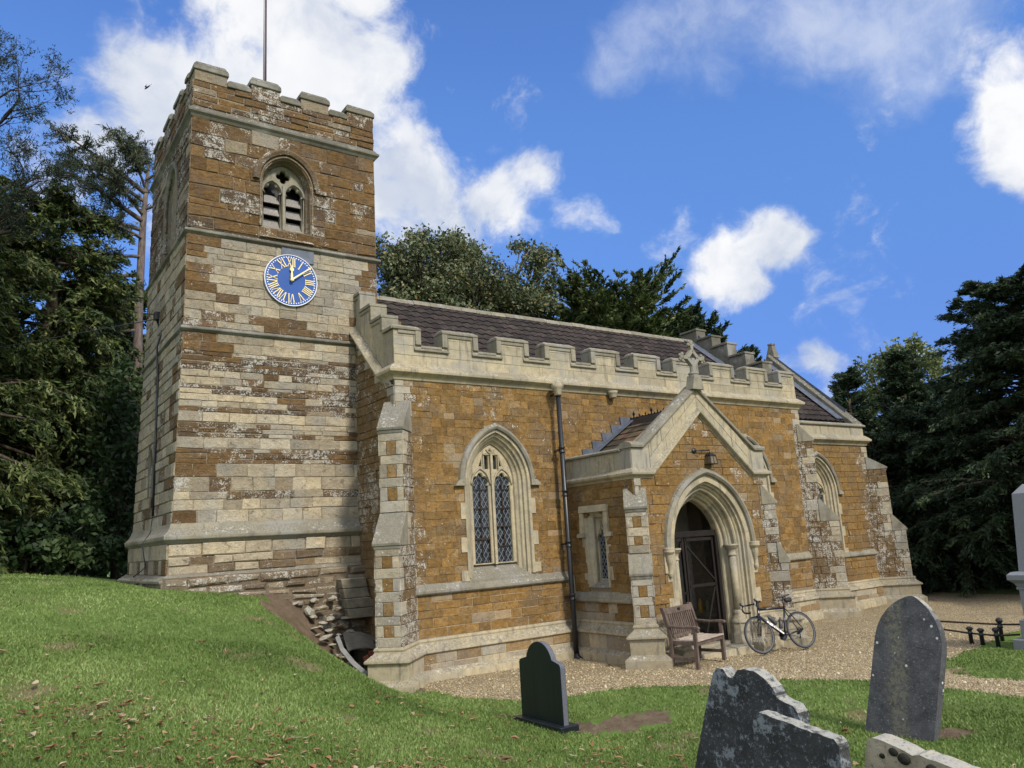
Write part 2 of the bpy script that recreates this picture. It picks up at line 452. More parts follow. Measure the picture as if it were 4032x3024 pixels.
MAT = {}
def make_materials():
    M = MAT
    M['masonry'] = mat_masonry('coursed_stone', iron_k=(.80, .885, .97), lime_k=(.92, .93, .96), veil_amt=1.25)
    M['tower_stone'] = mat_masonry('weathered_tower_stone', dirt=1.25, lichen=.95, iron_k=(.62, .68, .86), lime_k=(.92, .91, .91), rough_k=1.7)
    M['crusty'] = mat_ashlar('crusted_dark_limestone', base=(.145, .135, .108), mossy=1., grey=.8, crust_c=(.085, .08, .066))
    M['masonry_clean'] = mat_masonry('ironstone_course', lichen=.25, dirt=.5)
    M['ashlar'] = mat_ashlar('limestone_ashlar')
    M['trim'] = mat_ashlar('limestone_trim', base=(.365, .315, .215), mossy=.8, grey=.35)
    M['trim_grey'] = mat_ashlar('weathered_limestone', base=(.235, .215, .165), mossy=1., grey=.8)
    M['tiles'] = mat_tiles(); M['mossy_tiles'] = mat_mossy_tiles()
    M['lead'] = mat_plain('lead_sheet', (.105, .12, .155), .55, .3, 6, .004, .3)
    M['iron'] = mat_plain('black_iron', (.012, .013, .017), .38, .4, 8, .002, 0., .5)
    M['rust_iron'] = mat_plain('rusty_iron', (.035, .021, .016), .8, .5, 25, .003)
    M['glass'] = mat_glass('leaded_glass'); M['clear'] = mat_clear()
    M['came'] = mat_plain('lead_came', (.19, .21, .24), .6, .2, 10, .001)
    M['louvre'] = mat_wood('weathered_oak_shingle', (.12, .11, .10), (.34, .32, .30), .85, (60, 60, 3))
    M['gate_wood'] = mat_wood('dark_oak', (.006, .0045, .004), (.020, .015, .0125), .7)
    M['bench_wood'] = mat_wood('weathered_teak', (.05, .033, .026), (.155, .115, .095), .75, (22, 22, 4))
    M['seat_wood'] = mat_wood('pale_teak', (.22, .175, .14), (.46, .39, .32), .8, (4, 30, 30))  # seat boards paler than the rest of the bench
    M['blue'] = mat_plain('blue_clock_paint', (.022, .080, .31), .5, .12, 3, .001)
    M['gold'] = mat_plain('gold_leaf', (.86, .69, .32), .4, .08, 20, .001, .0, .5)
    M['white'] = mat_plain('white_paint', (.78, .78, .80), .5, .06, 10, .001)
    M['granite'] = mat_plain('grey_granite', (.185, .195, .215), .6, .35, 160, .002)
    M['dark_slate'] = mat_plain('polished_dark_slate', (.010, .014, .018), .30, .35, 3, .0005, 0., .5, (1, 6, .4))
    M['slate_edge'] = mat_plain('grey_slate', (.10, .105, .125), .7, .35, 60, .002)  # paler than the tablet face, for its rim
    M['old_slate'] = mat_slate('lichened_slate', (.072, .072, .078), (.27, .28, .27), .005, True)
    M['blotched_slate'] = mat_slate('blotched_slate', (.046, .046, .047), (.25, .275, .295), .085)
    M['lime_slab'] = mat_slate('mossy_limestone', (.36, .31, .225), (.035, .032, .026), -.022)
    M['lawn'] = mat_lawn(); M['gravel'] = mat_gravel(); M['soil'] = mat_soil()
    M['blade'] = mat_leaf('grass_blade', (.075, .120, .026), (.160, .235, .058), (.28, .34, .12), (.27, .225, .115))
    M['dead_leaf'] = mat_leaf('dead_leaf', (.13, .055, .025), (.34, .18, .085), (.50, .42, .28), None)
    M['yew'] = mat_leaf('yew_needle', (.018, .032, .009), (.058, .086, .023), (.170, .195, .062))
    M['yew2'] = mat_leaf('dark_conifer_needle', (.010, .022, .012), (.032, .056, .026), (.082, .112, .046))
    M['broad'] = mat_leaf('broad_leaf', (.028, .042, .016), (.080, .105, .040), (.21, .235, .125), (.30, .21, .06), .5)
    M['syc'] = mat_leaf('sycamore_leaf', (.012, .026, .010), (.032, .060, .020), (.075, .110, .040))
    M['cedar'] = mat_leaf('cedar_needle', (.022, .032, .016), (.055, .072, .034), (.12, .135, .07))
    M['sunleaf'] = mat_leaf('sunlit_leaf', (.05, .07, .025), (.11, .14, .045), (.24, .27, .09))  # leaf colour lightened to stand for sun on the far tree
    M['bark'] = mat_bark('brown_bark', (.035, .026, .020), (.11, .085, .065))
    M['pine_bark'] = mat_bark('pinkish_pine_bark', (.075, .058, .05), (.21, .17, .15))
    M['twig'] = mat_bark('dark_twig', (.016, .013, .012), (.05, .04, .036))
    M['rim'] = mat_plain('dark_rim', (.10, .105, .115), .4, .15, 30, .0005, .4)
    M['rubber'] = mat_plain('black_rubber', (.022, .022, .026), .6, .25, 40, .001)
    M['alloy'] = mat_plain('grey_alloy', (.42, .44, .48), .35, .15, 30, .0005, .6)
    M['frame'] = mat_plain('black_frame_paint', (.010, .010, .016), .28, .2, 10, .0005, 0., .5)
    M['bottle'] = mat_plain('smoky_bottle', (.05, .055, .065), .3, .3, 12, .001)
    M['plastic_blue'] = mat_plain('blue_plastic', (.03, .13, .34), .35, .15, 6, .001)
    M['plastic_yellow'] = mat_plain('yellow_plastic', (.46, .28, .03), .35, .15, 6, .001)
    M['paper'] = mat_plain('paper', (.62, .63, .64), .8, .06, 12, .001)
    M['brick'] = mat_plain('broken_red_tile', (.20, .062, .035), .9, .4, 14, .006)
    M['felt'] = mat_plain('grey_felt', (.15, .135, .11), .9, .25, 9, .006)
    M['rubble'] = mat_slate('rubble_stone', (.22, .172, .095), (.36, .34, .29), -.02)
    M['dark_stone'] = mat_slate('damp_limestone', (.16, .14, .10), (.24, .225, .18), .0)
    M['plaster'] = mat_plain('pale_plaster', (.56, .52, .44), .95, .2, 5, .004)  # even pale colour, raised to brighten the porch inside
    M['moss'] = mat_plain('black_moss', (.020, .019, .014), .95, .5, 60, .01)
    M['feather'] = mat_plain('dark_feather', (.03, .025, .04), .8, .2, 20, .001)
    M['plank'] = mat_plain('grey_board', (.19, .19, .185), .85, .3, 8, .004)
make_materials()

# ------------------------------------------------------------------ mesh helpers
def V(*a): return Vector(a)

class MB:
    """collects faces with a tone per face; built as ONE mesh object"""
    def __init__(s): s.v, s.f, s.t, s.s = [], [], [], []
    def add(s, pts, faces, tone=(0, .5, .3), smooth=False):
        if tone == (0, .5, .3): tone = (0, random.uniform(.22, .78), .3)     # no two dressed stones quite alike
        o = len(s.v); s.v += [tuple(p) for p in pts]
        for f in faces:
            s.f.append([o+i for i in f]); s.t.append(tone); s.s.append(smooth)
        return s
    def poly(s, pts, tone=(0, .5, .3)): return s.add(pts, [list(range(len(pts)))], tone)
    def hexa(s, p, tone=(0, .5, .3)):
        """p: 4 bottom (ccw from above) + 4 top"""
        return s.add(p, [(3, 2, 1, 0), (4, 5, 6, 7), (0, 1, 5, 4), (1, 2, 6, 5), (2, 3, 7, 6), (3, 0, 4, 7)], tone)
    def box(s, x0, x1, y0, y1, z0, z1, tone=(0, .5, .3)):
        return s.hexa([(x0, y0, z0), (x1, y0, z0), (x1, y1, z0), (x0, y1, z0), (x0, y0, z1), (x1, y0, z1), (x1, y1, z1), (x0, y1, z1)], tone)
    def obox(s, o, a, b, c, tone=(0, .5, .3)):
        """corner o and three edge vectors (right-handed)"""
        o, a, b, c = V(*o), V(*a), V(*b), V(*c)
        return s.hexa([o, o+a, o+a+b, o+b, o+c, o+a+c, o+a+b+c, o+b+c], tone)
    def beam(s, p, q, w, h, up=(0, 0, 1), tone=(0, .5, .3)):
        p, q = V(*p), V(*q); d = q-p; u = V(*up)
        a = d.cross(u); a = a.normalized() if a.length > 1e-6 else V(1, 0, 0); b = a.cross(d).normalized()
        return s.obox(p - a*w/2 - b*h/2, d, a*w*-1 if False else a*w, b*h, tone) if d.cross(a).dot(b) > 0 else s.obox(p + a*w/2 - b*h/2, d, -a*w, b*h, tone)
    def extrude(s, pts, vec, tone=(0, .5, .3)):
        n = len(pts); vec = V(*vec); p = [V(*q) for q in pts]
        return s.add(p + [q+vec for q in p], [list(range(n))[::-1], list(range(n, 2*n))] + [(i, (i+1) % n, n+(i+1) % n, n+i) for i in range(n)], tone)
    def loft(s, rings, closed=False, cap=False, tone=(0, .5, .3), smooth=False, wrap=False):
        n = len(rings[0]); o = len(s.v)
        for r in rings: s.v += [tuple(p) for p in r]
        m = len(rings)
        for j in range(m if wrap else m-1):
            for i in range(n if closed else n-1):
                a, b, c, d = j*n+i, j*n+(i+1) % n, ((j+1) % m)*n+(i+1) % n, ((j+1) % m)*n+i
                s.f.append([o+a, o+b, o+c, o+d]); s.t.append(tone); s.s.append(smooth)
        if cap:
            s.f.append([o+i for i in range(n)][::-1]); s.t.append(tone); s.s.append(False)
            s.f.append([o+(m-1)*n+i for i in range(n)]); s.t.append(tone); s.s.append(False)
        return s
    def tube(s, pts, rs, n=8, tone=(0, .5, .3), cap=True):
        pts = [V(*p) for p in pts]
        if isinstance(rs, (int, float)): rs = [rs]*len(pts)
        rings = []; ref = V(0, 0, 1)
        d0 = (pts[1]-pts[0]).normalized()
        if abs(d0.z) > .9: ref = V(1, 0, 0)
        for i, p in enumerate(pts):
            d = (pts[min(i+1, len(pts)-1)] - pts[max(i-1, 0)]).normalized()
            a = ref.cross(d)
            if a.length < 1e-4: a = V(0, 1, 0).cross(d)
            a.normalize(); b = d.cross(a); ref = b.copy() if False else ref
            rings.append([p + (a*math.cos(2*math.pi*k/n) + b*math.sin(2*math.pi*k/n))*rs[i] for k in range(n)])
        return s.loft(rings, True, cap, tone, True)
    def lathe(s, prof, c=(0, 0, 0), n=16, tone=(0, .5, .3), smooth=True, axis='z'):
        rings = []
        for r, z in prof:
            ring = []
            for k in range(n):
                a = 2*math.pi*k/n; x, y = r*math.cos(a), r*math.sin(a)
                q = (x, y, z) if axis == 'z' else (x, -z, y)
                ring.append((c[0]+q[0], c[1]+q[1], c[2]+q[2]))
            rings.append(ring)
        return s.loft(rings, True, True, tone, smooth)
    def sweep(s, path, outs, prof, tone=(0, .5, .3), cap=True, closed_prof=True):
        """profile (out, up) carried along path; outs holds one outward normal per segment"""
        rings = []; P2, O2 = [path[0]], []
        for i in range(len(path)-1):
            a, b = V(*path[i]), V(*path[i+1]); n = max(1, round((b-a).length/.72)) if tone == (0, .5, .3) else 1
            for k in range(n): f = (k+1)/n + (random.uniform(-.16, .16)/n if k < n-1 else 0); P2.append(tuple(a.lerp(b, f))); O2.append(outs[i])
        path, outs = P2, O2
        for i, p in enumerate(path):
            if i == 0: o = V(*outs[0])
            elif i == len(path)-1: o = V(*outs[-1])
            else:
                a, b = V(*outs[i-1]), V(*outs[i]); o = (a+b)/max(1+a.dot(b), .3)
            rings.append([V(*p) + o*q[0] + V(0, 0, q[1]) for q in prof])
        if tone != (0, .5, .3): return s.loft(rings, closed_prof, cap, tone)
        for i in range(len(rings)-1): s.loft(rings[i:i+2], closed_prof, False, (0, random.uniform(.22, .78), .3))
        for rg in (rings[0], rings[-1]): s.add(rg, [list(range(len(rg)))])
        return s
    def stones(s, rings, step=2):
        """a moulded ring cut into separate voussoirs, each with its own tint"""
        n = len(rings[0]); i = 0
        while i < n-1:
            j = min(n-1, i+step); s.loft([r[i:j+1] for r in rings], tone=(0, random.uniform(.28, .74), .3)); i = j
        return s
    def sphere(s, c, r, n=10, sc=(1, 1, 1), tone=(0, .5, .3)):
        m = max(4, n//2); rings = []
        for j in range(m+1):
            a = -math.pi/2 + math.pi*j/m; rr = max(math.cos(a), .02)
            rings.append([(c[0]+r*sc[0]*rr*math.cos(2*math.pi*k/n), c[1]+r*sc[1]*rr*math.sin(2*math.pi*k/n), c[2]+r*sc[2]*math.sin(a)) for k in range(n)])
        return s.loft(rings, True, True, tone, True)
    def block(s, c4, nrm, d, bev, tone):
        """a squared stone: four corners on the wall plane (ccw from outside), depth d, worn edges"""
        c4 = [V(*p) for p in c4]; nrm = V(*nrm); cen = sum(c4, V(0, 0, 0))/4
        base = [p - nrm*.02 for p in c4]; mid = [p + nrm*(d-bev) for p in c4]; top = []
        for i, p in enumerate(c4):
            a, b = c4[i-1]-p, c4[(i+1) % 4]-p
            la, lb = max(a.length, 1e-5), max(b.length, 1e-5)
            top.append(p + a/la*min(bev, la*.3) + b/lb*min(bev, lb*.3) + nrm*(d + random.uniform(-.003, .003)))
        return s.add(base+mid+top, [(8, 9, 10, 11)] + [(i, (i+1) % 4, 4+(i+1) % 4, 4+i) for i in range(4)] + [(4+i, 4+(i+1) % 4, 8+(i+1) % 4, 8+i) for i in range(4)], tone)
    def mesh(s, name):
        me = bpy.data.meshes.new(name)
        me.from_pydata(s.v, [], s.f); 
        at = me.attributes.new('tone', 'FLOAT_COLOR', 'FACE')
        arr = np.ones((len(s.f), 4), np.float32); arr[:, :3] = np.array(s.t, np.float32).reshape(-1, 3)
        at.data.foreach_set('color', arr.ravel())
        me.polygons.foreach_set('use_smooth', np.array(s.s, bool))
        me.update(); return me

def link(name, data, mat=None, parent=None, loc=(0, 0, 0), bevel=0., seg=2):
    o = bpy.data.objects.new(name, data); COL.objects.link(o)
    if mat is not None and data is not None: data.materials.clear(); data.materials.append(MAT[mat] if isinstance(mat, str) else mat)
    o.location = loc
    if parent is not None: o.parent = parent
    if bevel:
        b = o.modifiers.new('edge_wear', 'BEVEL'); b.width = bevel; b.segments = seg; b.limit_method = 'ANGLE'; b.angle_limit = rad(40)
        b.use_clamp_overlap = True
    return o
def thing(name, label, cat, loc=(0, 0, 0), rz=0., group=None):
    o = bpy.data.objects.new(name, None); COL.objects.link(o); o.empty_display_size = .2
    o.location = loc; o.rotation_euler = (0, 0, rz); return tag(o, label, cat, group)
def tag(o, label, cat, group=None):
    o['label'] = label; o['category'] = cat
    if group: o['group'] = group
    return o
def kind(o, k): o['kind'] = k; return o
def copy_tree(o, parent=None):
    c = o.copy(); COL.objects.link(c)
    if parent is not None: c.parent = parent
    for ch in [x for x in bpy.data.objects if x.parent == o]: copy_tree(ch, c)
    return c
def np_mesh(name, verts, faces, tone=None, k=4):
    me = bpy.data.meshes.new(name); nv, nf = len(verts), len(faces)
    me.vertices.add(nv); me.vertices.foreach_set('co', np.ascontiguousarray(verts, np.float32).ravel())
    me.loops.add(nf*k); me.loops.foreach_set('vertex_index', np.ascontiguousarray(faces, np.int32).ravel())
    me.polygons.add(nf); me.polygons.foreach_set('loop_start', np.arange(0, nf*k, k, dtype=np.int32))
    if tone is not None:
        at = me.attributes.new('tone', 'FLOAT_COLOR', 'FACE'); arr = np.ones((nf, 4), np.float32)
        arr[:, :tone.shape[1]] = tone; at.data.foreach_set('color', arr.ravel())
    me.update(calc_edges=True); me.validate(); return me

def plate(outer, holes, depth, bev=0.):
    """flat slab with holes (curve fill); returns verts/faces in x, z with thickness along y (front at -depth/2)"""
    cu = bpy.data.curves.new('slab', 'CURVE'); cu.dimensions = '2D'; cu.fill_mode = 'BOTH'; cu.extrude = depth/2 - bev
    cu.bevel_depth = bev; cu.bevel_resolution = 0; cu.offset = -bev
    for pl in [outer] + list(holes):
        sp = cu.splines.new('POLY'); sp.points.add(len(pl)-1); sp.use_cyclic_u = True
        for q, p in zip(sp.points, pl): q.co = (p[0], p[1], 0, 1)
    ob = bpy.data.objects.new('slab', cu); COL.objects.link(ob)
    dg = bpy.context.evaluated_depsgraph_get()
    me = bpy.data.meshes.new_from_object(ob.evaluated_get(dg))
    vs = [(v.co.x, v.co.y, v.co.z) for v in me.vertices]; fs = [list(p.vertices) for p in me.polygons]
    bpy.data.objects.remove(ob); bpy.data.curves.remove(cu); bpy.data.meshes.remove(me)
    return vs, fs

def arch(half, spring, c, n=12):
    """pointed arch outline from left springing over the apex to right springing (x, z)"""
    r = half+c; am = math.acos(min(1, c/r)); pts = []
    for i in range(n+1):
        a = am*i/n; pts.append((c - r*math.cos(a), spring + r*math.sin(a)))
    return pts + [(-x, z) for x, z in pts[-2::-1]]
def arch_outline(half, zbot, spring, c, n=12): return [(-half, zbot)] + arch(half, spring, c, n) + [(half, zbot)]
def arch_width(half, zbot, spring, c):
    def f(z):
        if z < zbot: return None
        if z <= spring: return half
        q = (half+c)**2 - (z-spring)**2
        w = math.sqrt(q) - c if q > 0 else 0
        return w if w > .002 else None
    return f
def foil_head(w, spring, lobes, zbot, n=36, cz=0.):
    """light with a cusped head: lobes [(x, z, r)] above the springing, straight sides below"""
    cy = spring + cz; pts = [(-w, zbot), (-w, spring)]
    for i in range(n+1):
        a = math.pi - math.pi*i/n; d = (math.cos(a), math.sin(a)); best = .01
        for lx, lz, lr in lobes:
            ox, oz = lx, spring+lz-cy; b = d[0]*ox + d[1]*oz; q = b*b - (ox*ox+oz*oz-lr*lr)
            if q >= 0: best = max(best, b+math.sqrt(q))
        pts.append((d[0]*best, cy+d[1]*best))
    return pts + [(w, spring), (w, zbot)]
def foil_ring(cx, cz, r, k, rot=0., n=48, d=None):
    d = r*.62 if d is None else d; lr = r-d; pts = []
    for i in range(n):
        a = 2*math.pi*i/n; best = .01
        for j in range(k):
            b0 = rot+2*math.pi*j/k; ox, oz = d*math.cos(b0), d*math.sin(b0)
            b = math.cos(a)*ox+math.sin(a)*oz; q = b*b-(d*d-lr*lr)
            if q >= 0: best = max(best, b+math.sqrt(q))
        pts.append((cx+best*math.cos(a), cz+best*math.sin(a)))
    return pts

# ------------------------------------------------------------------ coursed walling
def courses(z0, z1, lo, hi, rng):
    zs = [z0]
    while zs[-1] < z1-1e-6:
        zs.append(zs[-1]+rng.uniform(lo, hi))
    k = (z1-z0)/(zs[-1]-z0)
    return [z0+(z-z0)*k for z in zs]
def wall(mb, O, U, N, zs, ulo, uhi, openings=(), cls=None, wmin=.22, wmax=.5, joint=.006, depth=.022, rough=.008, bev=.008, quoin=None, seed=1, mortar=(.35, .45, .1), batter=0., zref=0., rows=None, irr=0.):
    """squared stones in courses over a mortar sheet; openings: [(uc, width(z))]; cls(u, z, rng) -> tone"""
    rng = random.Random(seed); O, U, N = V(*O), V(*U), V(*N)
    fl = ulo if callable(ulo) else (lambda z: ulo)
    fh = uhi if callable(uhi) else (lambda z: uhi)
    def P(u, z, d=0.): return O + U*u + V(0, 0, z) + N*(d - batter*(z-zref))
    Nn = (N + V(0, 0, batter)).normalized()
    for k in range(len(zs)-1):
        za, zb = zs[k], zs[k+1]
        segs = [[fl(za), fl(zb), fh(za), fh(zb), True, True]]
        for uc, fw in openings:
            wa, wb = fw(za), fw(zb); 
            if wa is None and wb is None:
                wm = fw((za+zb)/2)
                if wm is None: continue
            if wa is None: wa = wb
            wb = wb or 0.; new = []
            for sa, sb, ea, eb, q1, q2 in segs:
                if uc+wa <= sa or uc-wa >= ea: new.append([sa, sb, ea, eb, q1, q2]); continue
                if uc-wa > sa: new.append([sa, sb, uc-wa, uc-wb, q1, False])
                if uc+wa < ea: new.append([uc+wa, uc+wb, ea, eb, False, q2])
            segs = new
        row = rows(k) if rows else None
        for sa, sb, ea, eb, q1, q2 in segs:
            if ea-sa < .01 and eb-sb < .01: continue
            mb.poly([P(sa, za), P(ea, za), P(eb, zb), P(sb, zb)], mortar)
            A, B = min(sa, sb), max(ea, eb); cuts = [A]; L = B-A
            if row is not None: cuts = [A] + [A+c for c, _ in row]
            else:
                a0, a1 = A, B
                if quoin:
                    ql = quoin[k % 2] if q1 and quoin[2] else 0
                    qr = quoin[(k+1) % 2] if q2 and quoin[3] else 0
                    if ql: cuts.append(A+min(ql, L*.5)); a0 = cuts[-1]
                    if qr: a1 = max(B-qr, a0+.02)
                u = a0; lo_, hi_ = max(sa, sb)+.05, min(ea, eb)-.05
                while u < a1-wmin:
                    u += rng.uniform(wmin, wmax)
                    if u < a1-wmin*.7 and lo_ < u < hi_: cuts.append(u)
                if a1 < B: cuts.append(a1)
                cuts.append(B)
            for i in range(len(cuts)-1):
                last = i == len(cuts)-2
                u0a, u0b = (sa, sb) if i == 0 else (cuts[i], cuts[i])
                u1a, u1b = (ea, eb) if last else (cuts[i+1], cuts[i+1])
                um, zm = (u0a+u1b)/2, (za+zb)/2
                isq = quoin and ((i == 0 and q1 and quoin[2]) or (i == len(cuts)-2 and q2 and quoin[3]))
                tone = row[i][1] if row is not None else (0., rng.uniform(.35, .8), .25) if isq else cls(um, zm, rng) if cls else (1, .5, .3)
                if row is not None: tone = (tone[0], min(1, max(0, tone[1]+rng.uniform(-.18, .18))), tone[2])
                jw = joint*.5; jj = lambda: rng.uniform(-.15, .15)*joint
                d = depth + rng.uniform(-rough, rough) + (.006 if isq else 0)
                z0_, z1_ = za+jw+jj(), zb-jw+jj()
                ri = lambda: rng.uniform(-irr, irr)
                mb.block([P(u0a+jw+ri(), z0_+ri()), P(u1a-jw+ri(), z0_+ri()), P(u1b-jw+ri(), z1_+ri()), P(u0b+jw+ri(), z1_+ri())], Nn, max(d, .006), bev, tone)
MAT['brown_pole'] = mat_plain('maroon_pole_paint', (.055, .02, .03), .5, .2, 10, .001)
MAT['lantern_glass'] = mat_plain('amber_lantern_glass', (.16, .125, .075), .2, .2, 20, .001)
MAT['bottle_green'] = mat_plain('pale_green_plastic', (.22, .24, .10), .3, .15, 10, .001)
MAT['board_blue'] = mat_plain('dark_blue_felt', (.012, .03, .085), .9, .2, 30, .001)
MAT['pale_blue'] = mat_plain('pale_blue_paper', (.20, .27, .36), .8, .08, 10, .001)
MAT['pebble'] = mat_leaf('gravel_stone', (.22, .15, .08), (.45, .35, .20), (.66, .57, .41))
# ------------------------------------------------------------------ lie of the land
def sstep(x, a, b):
    t = min(1., max(0., (x-a)/(b-a))); return t*t*(3-2*t)
def ground(x, y):
    g = .62*sstep(5.6-x, 0., 7.0)
    w = 4.6 - 2.4*sstep(y, 5., 12.6)
    am = 1.5*min(1., max(0., (y-2.5)/10.9))**1.3
    g += am*sstep(6.0-.25*sstep(y, 8, 12)+.6*sstep(y, 12.5, 13.4)-x, 0., w)
    g += .018*max(0., min(y-13., 25.))*sstep(6.-x, 0., 4.)
    g -= .10*sstep(x, 9.3, 12.)
    g += .012*math.sin(x*1.7+y*.8)+.010*math.sin(y*2.3-x*.9)
    return g

# ------------------------------------------------------------------ the church
ROOT = V(11.5, 11.98, 0)
CH = thing('church', 'ironstone parish church with banded square clock tower, battlements and gabled porch', 'church', ROOT)
def part(name, mb, mat, bevel=0.): return link(name, mb.mesh(name) if isinstance(mb, MB) else mb, mat, CH, -ROOT, bevel)
def sub(name, mb, mat, p, bevel=0.): return link(name, mb.mesh(name) if isinstance(mb, MB) else mb, mat, p, (0, 0, 0), bevel)
def put_plate(mb, O, U, IN, outer, holes, d0, d1, tone=(0, .5, .3), bev=0.):
    vs, fs = plate(outer, holes, d1-d0, bev); O, U, IN = V(*O), V(*U), V(*IN)
    mb.add([O + U*x + V(0, 0, z) + IN*((d0+d1)/2+t) for x, z, t in vs], fs, tone)
LIME, IRON = (0., .5, .25), (1., .5, .3)
NX0, NX1, NY, NYN, RY = 5.95, 17.5, 11.98, 18.02, 15.0
TX0, TX1, TY, TYN = 2.70, 6.42, 13.6, 17.25
CX1, CY = 21.1, 12.4
PX0, PX1, PY, PC = 9.65, 13.35, 10.1, 11.5
D7 = math.sqrt(.5)

def cls_nave(u, z, rng):
    li = .12 + .5*sstep(.9, 0, 1)*0
    if z < 1.40: return (1. if rng.random() > .08 else .55, rng.uniform(.35, .85), -.6)
    edge = max(sstep(7.0-u, 0, .9), sstep(2.0-z, 0, .5)*.6, .45*sstep(1.0-abs(u-8), -.3, .3))
    return (1. if rng.random() > .04 else .7, rng.uniform(.25, .78), .0+.75*edge)
def cls_plain(b): return lambda u, z, rng: (1. if rng.random() > .06 else .6, rng.uniform(.36, .68), b+rng.uniform(-.2, .2))

W1 = dict(half=.72, spring=3.26, c=.314, zb=1.56)
w1f = arch_width(W1['half'], W1['zb'], W1['spring'], W1['c'])
WX = (8.0, 15.23)

def build_nave():
    m = MB()
    zs = courses(.66, 1.40, .14, .17, random.Random(2))
    zu = courses(1.40, 5.08, .115, .175, random.Random(3))
    wall(m, (0, NY, 0), (1, 0, 0), (0, -1, 0), zs, NX0, NX1, (), cls_nave, .24, .5, .010, depth=.010, bev=.004, irr=.004, seed=4, mortar=(.28, .75, -.6), quoin=(.3, .18, 1, 1))
    wall(m, (0, NY, 0), (1, 0, 0), (0, -1, 0), zu, NX0, NX1, [(x, w1f) for x in WX], cls_nave, .15, .38, .002, rough=.004, bev=.003, depth=.008, irr=.006, seed=5, mortar=(.9, .5, .1), quoin=(.30, .16, 1, 1))
    # low courses behind the plinth moulding
    wall(m, (0, NY-.11, 0), (1, 0, 0), (0, -1, 0), courses(-.15, .46, .24, .3, random.Random(6)), NX0, NX1, (), lambda u, z, r: (r.choice((.0, .25, .5, .8)), r.uniform(.4, .7), .2), .35, .6, .006, .012, seed=7)
    # west return wall up to the raking string
    top = lambda z: 0 if z < 5.1 else 0
    wall(m, (NX0, NY, 0), (0, -1, 0), (-1, 0, 0), courses(.4, 6.3, .13, .2, random.Random(8)), -1.75, lambda z: 0. if z < 5.08 else -(.42+(z-5.08)/.95), (),
         lambda u, z, r: (1., r.uniform(.3, .55), .62), .2, .42, .007, rough=.012, seed=9, quoin=(.16, .3, 0, 1))
    wall(m, (NX0-.1, NY, 0), (0, -1, 0), (-1, 0, 0), courses(-.3, .42, .2, .3, random.Random(10)), -1.75, 0, (), lambda u, z, r: (.2, .4, .3), .35, .6, seed=11)
    wall(m, (NX1, NY, 0), (0, 1, 0), (1, 0, 0), courses(0, 5.08, .15, .2, random.Random(12)), 0, .45, (), cls_plain(.2), .2, .3, seed=13)
    put_plate(m, (0, NY, 0), (1, 0, 0), (0, 1, 0), [(NX0+.02, -.3), (NX1-.02, -.3), (NX1-.02, 5.2), (NX0+.02, 5.2)],
              [[(x+q, z) for q, z in arch_outline(W1['half']-.02, W1['zb']-.02, W1['spring'], W1['c'], 10)] for x in WX], .012, .45, (.5, .4, .1))
    m.box(NX0+.02, NX0+.4, NY+.46, NYN, -.3, 6.3, (1, .4, .3))
    m.box(NX0+.02, NX1-.02, NYN-.3, NYN, -.3, 5.2, (1, .4, .3))
    m.box(NX1-.4, NX1-.02, NY+.46, NYN-.31, -.3, 5.2, (1, .4, .3))
    m.extrude([(NX1-.03, 12.4, 5.2), (NX1-.03, 17.6, 5.2), (NX1-.03, RY, 7.3)], (-.3, 0, 0), (0, .35, .5))
    part('nave_wall', m, 'masonry')
    # pale strips of corner stone stepping the string course down to the porch
    m = MB(); m.box(9.50, 9.63, NY-.06, NY+.02, 1.0, 1.46); part('string_step', m, 'trim', .008)

def bay_outs(path):
    outs = []
    for a, b in zip(path[:-1], path[1:]):
        d = V(b[0]-a[0], b[1]-a[1], 0); d.normalize(); outs.append((d.y, -d.x, 0))     # outside lies to the right
    return outs
def butt_pts(cx, cy, dx, half, p):
    """outline of a diagonal buttress in plan, travelling anticlockwise (south side west to east)"""
    d = V(dx*D7, -D7, 0); s = V(0, 0, 1).cross(d)
    c = V(cx, cy, 0)
    a, b, e, f = c-s*half, c-s*half+d*p, c+s*half+d*p, c+s*half
    k = half*math.sqrt(2)
    if dx < 0: return [(cx, cy+k), (b.x, b.y), (e.x, e.y), (cx+k, cy)]
    return [(cx-k, cy), (b.x, b.y), (e.x, e.y), (cx, cy+k)]
PLINTH = [(0, .685), (.035, .68), (.048, .645), (.034, .612), (.05, .59), (.14, .52), (.165, .50), (.165, .465), (.12, .445), (.115, .20), (.14, .19), (.215, .13), (.215, -.25), (-.05, -.25), (-.05, .685)]
def build_plinth():
    m = MB()
    p = [(NX0, 13.7)] + butt_pts(NX0, NY, -1, .2, .62) + [(PX0, NY)] + butt_pts(PX0, PY, -1, .17, .20) + [(PC-1.13, PY), (PC-1.13, PY+.05)]
    m.sweep([(x, y, -.02) for x, y in p], bay_outs(p), PLINTH)
    part('plinth', m, 'trim', .006)
    m = MB()
    p = [(PC+1.13, PY+.05), (PC+1.13, PY)] + butt_pts(PX1, PY, 1, .17, .2) + [(PX1, NY)] + butt_pts(NX1, NY, 1, .2, .57) + [(NX1, CY)] + butt_pts(CX1, CY, 1, .24, .68) + [(CX1, 17.5)]
    m.sweep([(x, y, -.10) for x, y in p], bay_outs(p), PLINTH)
    part('plinth', m, 'trim', .006)

